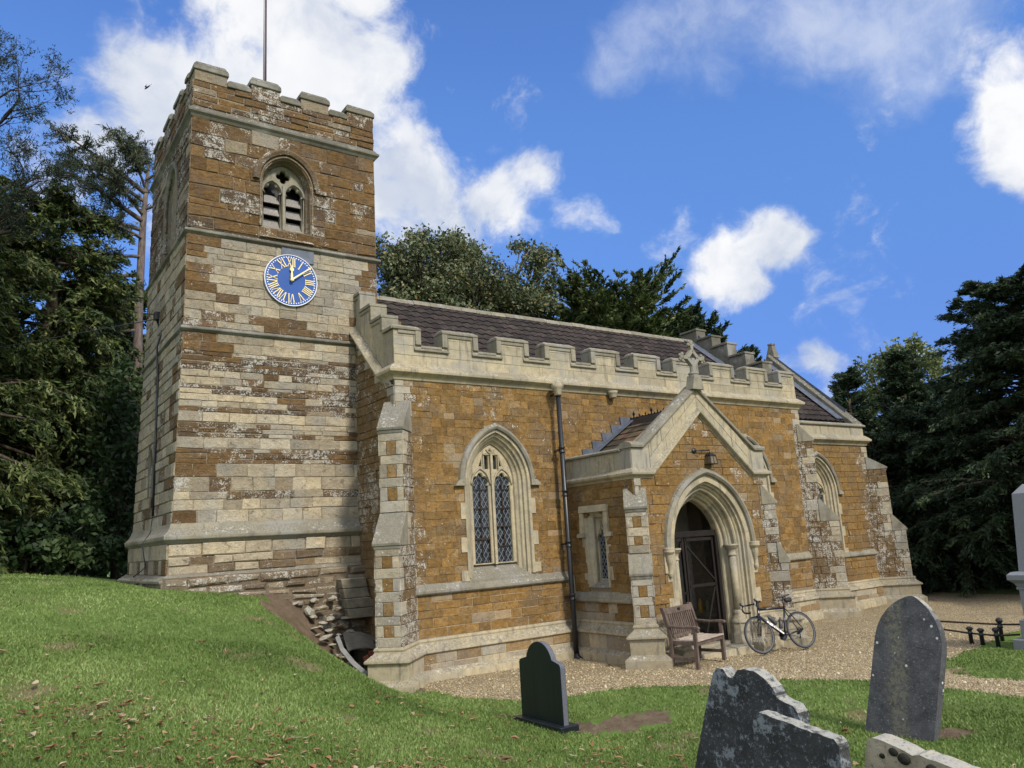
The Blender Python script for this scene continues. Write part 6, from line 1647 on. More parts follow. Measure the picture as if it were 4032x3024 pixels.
def rock(name, c, r, sc, seed, mat, label, group=None, rot=0.):
    rng = random.Random(seed); bm = bmesh_ico(2); m = MB(); vs = []
    k = [V(rng.uniform(-1, 1), rng.uniform(-1, 1), rng.uniform(-1, 1)).normalized() for _ in range(11)]
    for v in bm[0]:
        d = min([1.]+[(.42+.26*((i*37) % 7)/7)/v.dot(q) for i, q in enumerate(k) if v.dot(q) > .3])
        p = v*d*(1+rng.uniform(-.03, .03)); vs.append((p.x*sc[0]*r, p.y*sc[1]*r, p.z*sc[2]*r))
    m.add(vs, bm[1]); o = link(name, m.mesh(name), mat, None, c); o.rotation_euler = (rng.uniform(-.3, .3), rng.uniform(-.3, .3), rot)
    tag(o, label, 'stone', group); return o
_ico = {}
def bmesh_ico(n):
    if n not in _ico:
        import bmesh
        bm = bmesh.new(); bmesh.ops.create_icosphere(bm, subdivisions=n, radius=1.); bm.verts.ensure_lookup_table()
        _ico[n] = ([v.co.copy() for v in bm.verts], [[v.index for v in f.verts] for f in bm.faces]); bm.free()
    return _ico[n]
def build_rubble():
    gz = lambda x, y: ground(x, y)
    rock('rubble_stone', (4.82, 13.20, 1.20), .17, (1., .6, .95), 3, 'dark_stone', 'big squarish boulder resting against the tower footing', rot=.2)
    spots = [(5.10, 13.23, 1.25, .09), (5.22, 13.2, 1.05, .11), (5.34, 13.22, 1.2, .08), (5.38, 13.15, .92, .11), (5.02, 13.12, 1.0, .08), (5.16, 13.1, .88, .07), (5.3, 13.08, .78, .08), (5.48, 13.2, 1.05, .09), (5.5, 13.1, .80, .09), (4.62, 13.25, 1.36, .08), (5.08, 13.0, .78, .09), (4.95, 13.3, 1.38, .08), (5.3, 13.3, 1.38, .09)]
    rr = random.Random(9); spots += [(rr.uniform(4.75, 5.6), rr.uniform(12.85, 13.25), 0, rr.uniform(.05, .09)) for k in range(16)]
    for i, (x, y, z, r) in enumerate(spots):
        z = z or gz(x, y)+.04+rr.uniform(0, .12)
        rock('rubble_stone', (x, y, z), r*1.15, (1.45, .9, (.62, .36, .5, .28)[i % 4]), 20+i, 'rubble', 'loose honey coloured rubble stone heaped at the foot of the tower', 'rubble stones under the tower footing', rot=i*.7)
    rock('rubble_stone', (4.98, 12.78, .80), .13, (1.5, .7, .4), 9, 'dark_stone', 'flat broken stone lying on the earth bank below the boulder', rot=.3)
    # weathered slab leaning in the corner of tower and nave
    m = MB(); n = 4
    for i in range(n):
        f0, f1 = i/n+.008, (i+1)/n-.004; L = lambda f, a, b: a+(b-a)*f; j = .012*(i % 2)
        q = lambda f: [(L(f, -.19, -.29), L(f, -.26, -.10)-j, L(f, 0, .68)), (L(f, .29, .17), L(f, -.26, -.10)-j, L(f, 0, .68)), (L(f, .29, .17), L(f, -.02, .12), L(f, 0, .68)), (L(f, -.19, -.29), L(f, -.02, .12), L(f, 0, .68))]
        m.hexa(q(f0)+q(f1))
    o = link('leaning_slab', m.mesh('leaning_slab'), 'dark_stone', None, (5.69, 13.30, 1.02), .012)
    tag(o, 'grey weathered coursed stone slab leaning where tower meets nave', 'slab')
    # curling sheet, board, broken tiles, twigs on the earth
    m = MB(); n = 10; rows = []
    for j in range(8):
        v = j/7; rows.append([(-.24+.52*i/n*(1-.12*v)+.0*v, -.46*v+.10, .05*math.sin(2.6*i/n)*(1-.2*v)+.15*(1-v)**1.4*(1-.6*i/n) - .05*(i/n)**2) for i in range(n+1)])
    m.loft(rows, smooth=True); m.loft([[(x, y, z-.012) for x, y, z in r] for r in rows], smooth=True)
    o = link('felt_sheet', m.mesh('felt_sheet'), 'felt', None, (5.60, 12.98, .64)); o.rotation_euler = (rad(14), 0, rad(-10)); tag(o, 'curled sheet of grey roofing felt lying below the leaning slab', 'sheet')
    m = MB(); pb = [V(5.13, 12.72, .76), V(5.12, 12.5, .58), V(5.2, 12.25, .38), V(5.32, 11.98, .20)]; sd = V(.045, .03, .012)
    m.loft([[p-sd, p+sd, p+sd+V(0, 0, .014), p-sd+V(0, 0, .014)] for p in pb], True, True)
    o = link('grey_board', m.mesh('grey_board'), 'plank', None, (0, 0, .03)); tag(o, 'thin warped grey board lying along the earth bank edge', 'board')
    for i, (x, y, z, a, lab) in enumerate(((5.50, 12.28, .34, -.35, 'broken red tile propped against the corner buttress, leftmost of the three'), (5.57, 12.26, .40, -.15, 'tall broken red tile between two others at the corner buttress'), (5.63, 12.22, .34, .2, 'broken red tile nearest the pale corner buttress'))):
        m = MB(); m.box(-.05, .05, -.012, .012, -.14, .16); o = link('broken_tile', m.mesh('broken_tile'), 'brick', None, (x, y, z), .006); o.rotation_euler = (-.35, a, .3*i); tag(o, lab, 'roof tile')
    rng = random.Random(4); m = MB()
    for k in range(26):
        x, y = rng.uniform(5.1, 5.7), rng.uniform(11.8, 12.9); z = gz(x, y)+.02; a = rng.uniform(0, 6.3); L = rng.uniform(.1, .3)
        m.tube([(x, y, z), (x+L*.5*math.cos(a), y+L*.5*math.sin(a), z+rng.uniform(.01, .07)), (x+L*math.cos(a+.3), y+L*math.sin(a+.3), z+rng.uniform(0, .03))], [.006, .005, .003], 5)
    o = link('dead_twigs', m.mesh('dead_twigs'), 'bark'); kind(tag(o, 'dry twigs strewn over the earth beside the corner buttress', 'twigs'), 'stuff')
    rock('loose_stone', (10.22, 9.96, .10), .26, (1.2, .55, .7), 77, 'dark_stone', 'rough block of stone lying against the porch wall behind the bench', rot=.1)

def build_porch_goods():
    def bottle(x, y, z, mat, lab, h=.28):
        m = MB(); m.lathe([(.042, 0), (.045, .01), (.045, h*.62), (.03, h*.78), (.016, h*.86), (.016, h), (.005, h)], (0, 0, 0), 14); o = link('plastic_bottle', m.mesh('plastic_bottle'), mat, None, (x, y, z)); tag(o, lab, 'bottle')
    bottle(12.58, 11.50, .50, 'plastic_yellow', 'yellow plastic bottle standing on the bench inside the porch'); bottle(12.70, 11.42, .50, 'bottle_green', 'greenish clear bottle on the porch bench beside the yellow one', .26)
    m = MB(); m.lathe([(.13, 0), (.14, .02), (.135, .20), (.10, .26), (.04, .30), (.04, .34), (.01, .35)], (0, 0, 0), 18); o = link('water_container', m.mesh('water_container'), 'plastic_blue', None, (10.95, 11.55, .50)); tag(o, 'blue plastic water container on the ledge inside the porch door', 'container')
    m = MB(); m.box(-.09, .09, -.006, .004, -.14, .14); o = link('paper_notice', m.mesh('paper_notice'), 'paper', None, (11.78, NY-.11, 1.62)); tag(o, 'white paper notice pinned to the dark nave door inside the porch', 'notice')
    m = MB(); m.box(-.22, .22, -.01, .01, -.30, .30); t = link('notice_board', m.mesh('notice_board'), 'board_blue', None, (11.12, NY-.13, 1.58)); tag(t, 'blue board with two pale sheets seen through the left gate leaf', 'notice board')
    m = MB(); m.box(-.17, .03, -.016, -.011, -.24, -.04); m.box(-.12, .10, -.016, -.011, .02, .2); loc_part('pinned_sheet', m, 'pale_blue', t)

def build_cable_bird():
    m = MB(); a, b = V(TX0+.08, 16.05, 6.92), V(-14, 38, 9.9); pts = []
    for i in range(25):
        f = i/24; p = a.lerp(b, f); pts.append((p.x, p.y, p.z-1.3*math.sin(math.pi*f)*.8))
    m.tube(pts, .010, 6); o = link('overhead_cable', m.mesh('overhead_cable'), 'iron'); tag(o, 'black overhead supply cable running from the tower into the trees', 'cable')
    m = MB(); P = lambda y, z, d=.0: (TX0+BAT*(min(z, 6)-2.6)+(.06 if z > 6.1 else 0)-.05-d, y, z)
    m.tube([P(15.95, 6.90, .05), P(15.75, 6.62), P(15.6, 6.80), P(15.5, 6.6), P(15.5, 6.2, .10), P(15.47, 5.6), P(15.3, 4.4), P(15.1, 3.0)], .020, 8); m.tube([P(15.1, 3.02), P(15.05, 2.7, .03), P(15.0, 2.5, .16), P(15.0, 2.1, .08), P(15.1, 1.95, .25)], .009, 6)
    m.tube([P(15.85, 6.95), P(15.85, 6.95, .3)], .012, 6); m.box(TX0+.0, TX0+.12, 15.8, 15.95, 6.85, 7.0)
    part('cable_conduit', m, 'iron')
    t = thing('bird', 'dark swallow in flight against the cloud left of the tower', 'bird', (2.84, 18.64, 13.5))
    m = MB(); rings = []
    for x, r_ in ((-.09, .004), (-.06, .014), (0, .020), (.05, .015), (.075, .006)): rings.append([(x, r_*math.cos(a), r_*math.sin(a)) for a in [2*math.pi*k/8 for k in range(8)]])
    m.loft(rings, True, True, smooth=True)
    for s in (-1, 1):
        m.extrude([(.035, s*.012, .005), (.03, s*.07, .03), (-.06, s*.16, .02), (-.01, s*.06, .025), (-.02, s*.012, .005)], (0, 0, .004)); m.extrude([(-.07, 0, 0), (-.14, s*.03, 0), (-.085, s*.004, 0)], (0, 0, .003))
    b = loc_part('body', m, 'feather', t); t.rotation_euler = (rad(-50), rad(40), rad(150))
# ------------------------------------------------------------------ ground
def ss_np(x, a, b):
    t = np.clip((x-a)/(b-a), 0, 1); return t*t*(3-2*t)
def ground_np(x, y):
    g = .62*ss_np(5.6-x, 0., 7.0)
    w = 4.6 - 2.4*ss_np(y, 5., 12.6)
    t = np.clip((6.0-.25*ss_np(y, 8, 12)+.6*ss_np(y, 12.5, 13.4)-x)/w, 0, 1)
    g = g + 1.5*np.clip((y-2.5)/10.9, 0, 1)**1.3*t*t*(3-2*t)
    g = g + .018*np.clip(y-13., 0, 25.)*ss_np(6.-x, 0., 4.) - .10*ss_np(x, 9.3, 12.)
    return g + .012*np.sin(x*1.7+y*.8)+.010*np.sin(y*2.3-x*.9)
def inside(px, py, poly):
    c = np.zeros(px.shape, bool); n = len(poly)
    for i in range(n):
        (x0, y0), (x1, y1) = poly[i], poly[(i+1) % n]
        k = ((y0 > py) != (y1 > py)) & (px < (x1-x0)*(py-y0)/((y1-y0) if y1 != y0 else 1e-9)+x0)
        c ^= k
    return c
GRAVEL = [(5.95, 12.6), (5.85, 11.55), (5.98, 11.1), (6.07, 10.3), (6.5, 9.42), (7.2, 9.1), (8.24, 8.68), (8.95, 7.95), (9.9, 7.5), (10.6, 6.85), (10.85, 5.95), (10.7, 4.7), (10.6, 2.0), (12.0, 2.0), (12.0, 5.24), (11.95, 6.2), (12.4, 6.65), (13.1, 6.85), (17.3, 7.45), (18.5, 7.9), (22.5, 8.6), (24.6, 10), (24, 14), (22, 17), (17, 18), (7, 18)]
EARTH = [[(3.7, 13.9), (5.3, 13.9), (6.05, 13.9), (6.05, 11.9), (5.95, 11.1), (5.55, 11.2), (5.28, 11.55), (5.02, 11.8), (4.72, 12.1), (4.42, 12.35), (4.2, 12.6), (4.0, 13.0), (3.6, 13.3)],
         [(6.02, 7.72), (6.5, 7.80), (7.05, 7.66), (7.32, 7.35), (7.1, 7.02), (6.4, 6.92), (5.95, 7.08)], [(8.05, 4.75), (8.6, 4.65), (8.65, 4.35), (8.1, 4.2)]]
def wob(x, y, f, s): return s*(np.sin(x*f+1.3*np.sin(y*f*.7))+np.sin(y*f*1.31+x*f*.4+2.)+.6*np.sin(x*f*2.7-y*f*2.1))
def classify(x, y):
    u, v = x+wob(x, y, 5.1, .035)+wob(x, y, 17., .018), y+wob(y, x, 4.3, .035)+wob(y, x, 19., .018)
    k = np.zeros(x.shape, int); k[inside(u, v, GRAVEL)] = 1
    u, v = u+wob(x, y, 3.1, .06)+wob(y, x, 11., .05), v+wob(y, x, 3.7, .06)+wob(x, y, 13., .05)
    for e in EARTH: k[inside(u, v, e)] = 2
    return k
def dryness(x, y): return wob(x, y, 2.3, .5)+wob(y, x, 6.1, .3)
def build_ground():
    def axis(a, b, st, lo, hi):
        c = list(np.arange(a, b+1e-6, st)); s = st; x = a; L = []
        while x > lo: s *= 1.25; x -= s; L.append(x)
        s = st; x = c[-1]; H = []
        while x < hi: s *= 1.25; x += s; H.append(x)
        return np.array(L[::-1]+c+H)
    xs, ys = axis(-3., 19., .06, -400, 500), axis(.5, 13.6, .06, -400, 500)
    X, Y = np.meshgrid(xs, ys); Z = ground_np(X, Y)
    rng = np.random.RandomState(3)
    kv = classify(X, Y)
    Z = Z - .015*(kv == 1) + np.where(kv == 2, rng.uniform(-.022, .022, Z.shape)-.01, rng.uniform(-.004, .004, Z.shape))
    grave = inside(X, Y, EARTH[1]); Z = Z + .03*grave
    nx, ny = len(xs), len(ys); idx = np.arange(nx*ny).reshape(ny, nx)
    F = np.stack([idx[:-1, :-1], idx[:-1, 1:], idx[1:, 1:], idx[1:, :-1]], -1).reshape(-1, 4)
    cx, cy = (X[:-1, :-1]+X[1:, 1:])/2, (Y[:-1, :-1]+Y[1:, 1:])/2; k = classify(cx, cy).ravel()
    P = np.stack([X, Y, Z], -1).reshape(-1, 3)
    for j, (nm, mt) in enumerate((('lawn', 'lawn'), ('gravel_path', 'gravel'), ('bare_earth', 'soil'))):
        f = F[k == j]; u, inv = np.unique(f, return_inverse=True)
        tn = None
        if j == 0: fx, fy = cx.ravel()[k == j], cy.ravel()[k == j]; tn = np.clip((dryness(fx, fy)-.8)*1.6, 0, 1)[:, None]*np.ones((1, 3))
        me = np_mesh(nm, P[u], inv.reshape(-1, 4), tn); me.polygons.foreach_set('use_smooth', np.ones(len(me.polygons), bool))
        kind(link(nm, me, mt), 'structure')
def build_grass():
    rng = np.random.RandomState(11); pts = []
    for d0, d1, n in ((2.2, 4.5, 110000), (4.5, 7., 150000), (7., 10.5, 150000), (10.5, 16., 110000), (16, 26, 40000)):
        a = rng.uniform(rad(8), rad(100), n); d = np.sqrt(rng.uniform(d0*d0, d1*d1, n)); pts.append(np.stack([d*np.cos(a), d*np.sin(a)], 1))
    p = np.concatenate(pts); k = classify(p[:, 0], p[:, 1]); x, y = p[:, 0], p[:, 1]
    bare = dryness(x, y)
    keep = (k == 0) & ~((bare > 1.0) & (rng.rand(len(p)) < np.clip((bare-1.0)*1.6, 0, .75))) & ~((x > 2.3) & (y > 13.3)) & ~((x > 9.3) & (y > 9.9))
    p = p[keep]; n = len(p); d = np.hypot(p[:, 0], p[:, 1])
    z = ground_np(p[:, 0], p[:, 1])
    h = rng.uniform(.010, .028, n)*(1+.5*rng.rand(n)**4)*(1+.015*d); w = .0020+.00070*d
    a = rng.uniform(0, 6.283, n); lean = rng.uniform(.2, 1.1, n); b = rng.uniform(0, 6.283, n)
    V0 = np.stack([p[:, 0]-w*np.cos(a), p[:, 1]-w*np.sin(a), z-.004], 1); V1 = np.stack([p[:, 0]+w*np.cos(a), p[:, 1]+w*np.sin(a), z-.004], 1)
    V2 = np.stack([p[:, 0]+h*lean*np.cos(b), p[:, 1]+h*lean*np.sin(b), z+h], 1)
    dry = wob(p[:, 0], p[:, 1], 2.3, .5)+wob(p[:, 1], p[:, 0], 6.1, .3)
    tone = np.stack([np.clip(.45+.26*wob(p[:, 0], p[:, 1], 1.1, .5)+.15*wob(p[:, 1], p[:, 0], 3.7, .5)+rng.normal(0, .13, n), 0, 1), rng.rand(n)*.93+.35*np.clip(dry-.75, 0, 1), np.zeros(n)], 1)
    vs = np.stack([V0, V1, V2], 1).reshape(-1, 3)
    kind(link('grass', np_mesh('grass', vs, np.arange(3*n).reshape(-1, 3), tone, 3), 'blade'), 'stuff')
    tag(bpy.data.objects['grass'], 'short mown green grass covering the churchyard lawn', 'grass')
def build_leaves():
    rng = np.random.RandomState(5); n = 26000
    a = rng.uniform(rad(15), rad(98), n); d = np.sqrt(rng.uniform(3.0**2, 12.5**2, n)); x, y = d*np.cos(a), d*np.sin(a)
    dens = (1-ss_np(d, 6.5, 11.))*(.16+.95*np.clip(wob(x, y, 1.3, .4)+.3, 0, 1)**1.5)*(1-.80*ss_np(x-.35*y, 2.6, 4.8))
    keep = (classify(x, y) == 0) & (rng.rand(n) < dens*.7); x, y = x[keep], y[keep]; n = len(x)
    L = rng.uniform(.010, .034, n)*(1+1.0*(rng.rand(n) > .86)); W = L*rng.uniform(.3, .6, n); th = rng.uniform(0, 6.283, n)
    z = ground_np(x, y)+rng.uniform(.022, .042, n); dx, dy = np.cos(th), np.sin(th); cu = rng.uniform(-.5, 1.1, n)*W; tip = rng.uniform(-.3, .8, n)*L
    sx, sy = -dy, dx
    def q(u, v, h): return np.stack([x+dx*L*u+sx*W*v, y+dy*L*u+sy*W*v, z+h], 1)
    vs = np.stack([q(-1, 0, tip*.6), q(-.2, .9, cu), q(.55, .6, cu+tip*.3), q(1.1, 0, tip), q(.55, -.6, cu+tip*.3), q(-.2, -.9, cu), q(.1, 0, 0*x)], 1).reshape(-1, 3)
    o = np.arange(n)[:, None]*7
    f = np.concatenate([o+np.array([[0, 6, 2, 1]]), o+np.array([[6, 3, 2, 2]])*0+o*0+np.array([[6, 3, 2, 1]])*0+np.array([[6, 4, 3, 2]]), o+np.array([[0, 5, 4, 6]])], 0)
    f = np.concatenate([o+np.array([[0, 6, 2, 1]]), o+np.array([[6, 4, 3, 2]]), o+np.array([[0, 5, 4, 6]])], 0)
    t1 = rng.rand(n)
    tone = np.tile(np.stack([t1, rng.rand(n)*.8, np.zeros(n)], 1), (3, 1))
    o = link('fallen_leaves', np_mesh('fallen_leaves', vs, f, tone), 'dead_leaf'); kind(o, 'stuff'); tag(o, 'dry brown and tan fallen leaves scattered over the lawn', 'leaves')

def build_pebbles():
    rng = np.random.RandomState(8); n = 60000
    x, y = rng.uniform(5.8, 16, n), rng.uniform(4.5, 12, n); k = classify(x, y); kn = classify(x+rng.normal(0, .10, n), y+rng.normal(0, .10, n))
    keep = ((k == 1) & (rng.rand(n) < .25)) | ((k == 0) & (kn == 1)); keep &= ~((x > 9.5) & (y > 10.0)) & (y < 11.75)
    x, y = x[keep], y[keep]; n = len(x); r = rng.uniform(.006, .016, n)*(1+.9*(rng.rand(n) > .95)); z = ground_np(x, y)-.012
    a = rng.uniform(0, 6.28, n); vs = []
    for j in range(4): vs.append(np.stack([x+r*np.cos(a+j*1.57)*rng.uniform(.7, 1.3, n), y+r*np.sin(a+j*1.57)*rng.uniform(.7, 1.3, n), z], 1))
    for j in range(4): vs.append(np.stack([x+.55*r*np.cos(a+j*1.57+.3), y+.55*r*np.sin(a+j*1.57+.3), z+r*rng.uniform(.5, 1.1, n)], 1))
    vs = np.stack(vs, 1).reshape(-1, 3); o = np.arange(n)[:, None]*8
    f = np.concatenate([o+np.array([[4, 5, 6, 7]])]+[o+np.array([[j, (j+1) % 4, 4+(j+1) % 4, 4+j]]) for j in range(4)], 0)
    t = np.tile(np.stack([rng.rand(n), rng.rand(n)*.8, np.zeros(n)], 1), (5, 1))
    o = link('loose_gravel', np_mesh('loose_gravel', vs, f, t), 'pebble'); kind(o, 'stuff'); tag(o, 'pale loose gravel stones lying over the path', 'gravel')
# ------------------------------------------------------------------ trees
def leaf_mesh(name, c, d, l, w, tone, rng, flat=0.):
    """leaf-shaped quads; c centres, d axes"""
    n = len(c); d = d/np.maximum(np.linalg.norm(d, axis=1, keepdims=True), 1e-6)
    q = rng.normal(size=(n, 3)); q[:, 2] *= (1-flat)
    p = np.cross(d, q); p /= np.maximum(np.linalg.norm(p, axis=1, keepdims=True), 1e-6)
    if flat: 
        hz = np.cross(d, np.array([0, 0, 1.])); hz /= np.maximum(np.linalg.norm(hz, axis=1, keepdims=True), 1e-6); p = p*(1-flat)+hz*flat
    l = np.asarray(l).reshape(-1, 1); w = np.asarray(w).reshape(-1, 1)
    vs = np.stack([c-d*l*.5, c+p*w*.5-d*l*.06, c+d*l*.5, c-p*w*.5-d*l*.06], 1).reshape(-1, 3)
    return np_mesh(name, vs, np.arange(4*n).reshape(-1, 4), tone)
def tree_root(name, label, cat, x, y, group=None): return thing(name, label, cat, (x, y, ground(x, y)-.05), 0, group)
def needle_tree(name, label, x, y, h, r, seed, mat='yew', nb=90, nt=16, nl=14, zlow=.08, top=.75, droop=.35, rise=.25, leaf=(.20, .055), trunk=.22, bark='bark', shape=None, group=None, cat='tree', lean=(0, 0), hang=.25):
    """conifer or yew: tapering trunk, whorled boughs, hanging sprays of small needles"""
    rng = np.random.RandomState(seed); t = tree_root(name, label, cat, x, y, group)
    s = rng.uniform(0, 1, nb)**.9; zb = h*(zlow+(1-zlow)*s*.97)
    shp = (lambda q: np.clip(1.05-q, 0, 1)**top*(.35+.65*np.minimum(1, (q+.08)*4))) if shape is None else shape
    L = r*shp(s)*rng.uniform(.62, 1.18, nb)+.12; az = rng.uniform(0, 2*np.pi, nb)
    dh = np.stack([np.cos(az), np.sin(az), np.zeros(nb)], 1); pr = np.stack([-np.sin(az), np.cos(az), np.zeros(nb)], 1)
    ri = rise+.9*np.clip(s-.55, 0, 1)+rng.normal(0, .10, nb); dr = droop*rng.uniform(.6, 1.4, nb)*(1-.8*np.clip(s-.3, 0, 1))
    def bough(u):      # u (nb, m)
        k = L[:, None]*u; zc = zb[:, None]+L[:, None]*(ri[:, None]*u-dr[:, None]*u*u)
        return np.stack([dh[:, None, 0]*k+lean[0]*zc/h, dh[:, None, 1]*k+lean[1]*zc/h, zc], 2)
    u = rng.uniform(.14, 1., (nb, nt))**.75; B = bough(u)
    sg = rng.choice([-1, 1], (nb, nt)); fr = rng.uniform(.2, 1.1, (nb, nt))
    td = dh[:, None, :]*np.cos(fr)[..., None] + pr[:, None, :]*(sg*np.sin(fr))[..., None]
    td[..., 2] += (ri[:, None]-2*dr[:, None]*u)*.5 - hang*rng.uniform(.2, 1.6, (nb, nt)) + .35*np.clip(s-.6, 0, 1)[:, None]
    tl = (.20+.30*L[:, None]*(1.1-u))*rng.uniform(.6, 1.3, (nb, nt))
    v = rng.uniform(0, 1, (nb, nt, nl)); tw = rng.rand(nb, nt)
    c = B[:, :, None, :] + td[:, :, None, :]*(tl[:, :, None]*v)[..., None]; c[..., 2] -= hang*.5*tl[:, :, None]*v*v
    c = c + rng.normal(0, .035, c.shape)
    d = td[:, :, None, :]*.9 + rng.normal(0, .45, c.shape)
    n = nb*nt*nl; tone = np.stack([np.clip(np.repeat(tw.ravel(), nl)*.75+rng.rand(n)*.3, 0, 1), rng.rand(n)*.85, np.zeros(n)], 1)
    me = leaf_mesh('crown', c.reshape(-1, 3), d.reshape(-1, 3), leaf[0]*rng.uniform(.6, 1.3, n), leaf[1]*rng.uniform(.7, 1.3, n), tone, rng)
    link('crown', me, mat, t)
    m = MB(); m.tube([(0, 0, -.1), (lean[0]*.3+.05, lean[1]*.3, h*.3), (lean[0]*.65, lean[1]*.65+.06, h*.65), (lean[0]*.96, lean[1]*.96, h*.96)], [trunk, trunk*.8, trunk*.5, .025], 10)
    bu = bough(np.tile(np.linspace(0, .9, 5), (nb, 1)))
    for i in range(0, nb, 2):
        rr = max(.012, trunk*.28*L[i]/max(r, .1)); m.tube(list(map(tuple, bu[i])), [rr, rr*.8, rr*.6, rr*.4, rr*.2], 5, cap=False)
    link('trunk', m.mesh('trunk'), bark, t); return t
def leafy_tree(name, label, x, y, clumps, seed, mat='broad', per=900, leaf=(.13, .10), spread=.5, trunk=.25, bark='bark', group=None, cat='tree', base=None):
    """broadleaf: limbs reaching into leaf clumps (cx, cy, cz, radius) given relative to the foot"""
    rng = np.random.RandomState(seed); t = tree_root(name, label, cat, x, y, group); cs, ds, tn = [], [], []
    m = MB(); zt = max(c[2] for c in clumps)
    if trunk: m.tube([(0, 0, -.1), (.05, .03, zt*.25), (0, 0, zt*.5)], [trunk, trunk*.8, trunk*.55], 10)
    for (a, b, c, r) in clumps:
        k = max(6, int(per*r*r)); sub = max(3, int(9*r)); sc = rng.normal(size=(sub, 3)); sc /= np.linalg.norm(sc, axis=1, keepdims=True)
        sc = sc*(r*rng.uniform(.35, 1.0, (sub, 1))); sc[:, 2] *= .8
        w = rng.randint(0, sub, k); p = sc[w]+rng.normal(0, r*.23*spread*2, (k, 3))
        cs.append(p+np.array([a, b, c])); dd = rng.normal(size=(k, 3)); dd[:, 2] -= .5; ds.append(dd)
        ct = rng.rand(sub)[w]; tn.append(np.stack([np.clip(ct*.7+rng.rand(k)*.4-.05, 0, 1), rng.rand(k), np.zeros(k)], 1))
        if trunk:
            m.tube([(0, 0, zt*.3), (a*.45, b*.45, zt*.3+(c-zt*.3)*.6), (a, b, c)], [trunk*.35, trunk*.22, .02], 5, cap=False)
            for q in sc[:4]: m.tube([(a*.8, b*.8, zt*.3+(c-zt*.3)*.85), (a+q[0]*.6, b+q[1]*.6, c+q[2]*.6), (a+q[0], b+q[1], c+q[2])], [.03, .02, .008], 4, cap=False)
    c, d, tone = np.concatenate(cs), np.concatenate(ds), np.concatenate(tn); n = len(c)
    link('crown', leaf_mesh('crown', c, d, leaf[0]*rng.uniform(.6, 1.3, n), leaf[1]*rng.uniform(.6, 1.3, n), tone, rng, .35), mat, t)
    if trunk: link('trunk', m.mesh('trunk'), bark, t)
    return t
def bare_pine():
    """half-dead pine at the edge: bare forking limbs thick with twigs and a few tufts"""
    rng = random.Random(21); t = tree_root('scots_pine', 'half-bare pine with forked limbs and fine dark twigs beyond the dark yews', 'tree', -1.5, 19.9)
    z0 = t.location.z; m = MB(); tips = []
    def grow(p, d, L, r, lev):
        n = 4; pts, rs = [p], [r]
        for i in range(n):
            d = (d+V(rng.uniform(-.22, .22), rng.uniform(-.22, .22), rng.uniform(-.10, .17))).normalized(); p = p+d*L/n; pts.append(p); rs.append(r*(1-.55*(i+1)/n))
        m.tube(pts, rs, 7 if lev < 2 else 4 if lev < 4 else 3, cap=False)
        if lev >= 3: tips.extend(pts[2:])
        if lev >= 7 or L < .09: return
        for k in range(rng.choice((3, 3, 4)) if lev < 5 else 2):
            i = rng.randint(2 if lev else 1, n); a = rng.uniform(.35, .95)
            q = V(rng.uniform(-1, 1), rng.uniform(-1, 1), rng.uniform(-.5, .9)).normalized()
            grow(pts[i], (d*math.cos(a)+(q-d*q.dot(d)).normalized()*math.sin(a)), L*rng.uniform(.5, .68), max(rs[i]*.62, .004), lev+1)
    m.tube([(0, 0, -.1), (.1, -.2, 3.4), (.2, -.7, 6.4), (.35, -1.1, 7.6)], [.24, .2, .17, .15], 10)
    for (x, y, z), d, L, r in (((.35, -1.1, 7.5), (.55, -.25, .75), 2.1, .13), ((.25, -.8, 6.6), (.9, -.3, .15), 1.75, .08), ((.3, -.9, 7.0), (.75, -.2, .55), 2.2, .10), ((.35, -1.1, 7.6), (-.25, -.2, .95), 1.9, .11), ((.2, -.6, 6.2), (.85, .3, .25), 1.4, .06)):
        grow(V(x, y, z), V(*d).normalized(), L, r, 1)
    link('trunk', m.mesh('trunk'), 'twig', t)
    nr = np.random.RandomState(4); tp = np.array([tuple(p) for p in tips]); tp = tp[nr.rand(len(tp)) < .5]
    c = np.repeat(tp, 2, 0)+nr.normal(0, .04, (len(tp)*2, 3)); n = len(c)
    link('crown', leaf_mesh('crown', c, nr.normal(size=(n, 3)), .10*nr.uniform(.5, 1.2, n), .022*nr.uniform(.6, 1.2, n), np.stack([nr.rand(n)*.7, nr.rand(n)*.8, np.zeros(n)], 1), nr), 'yew2', t)
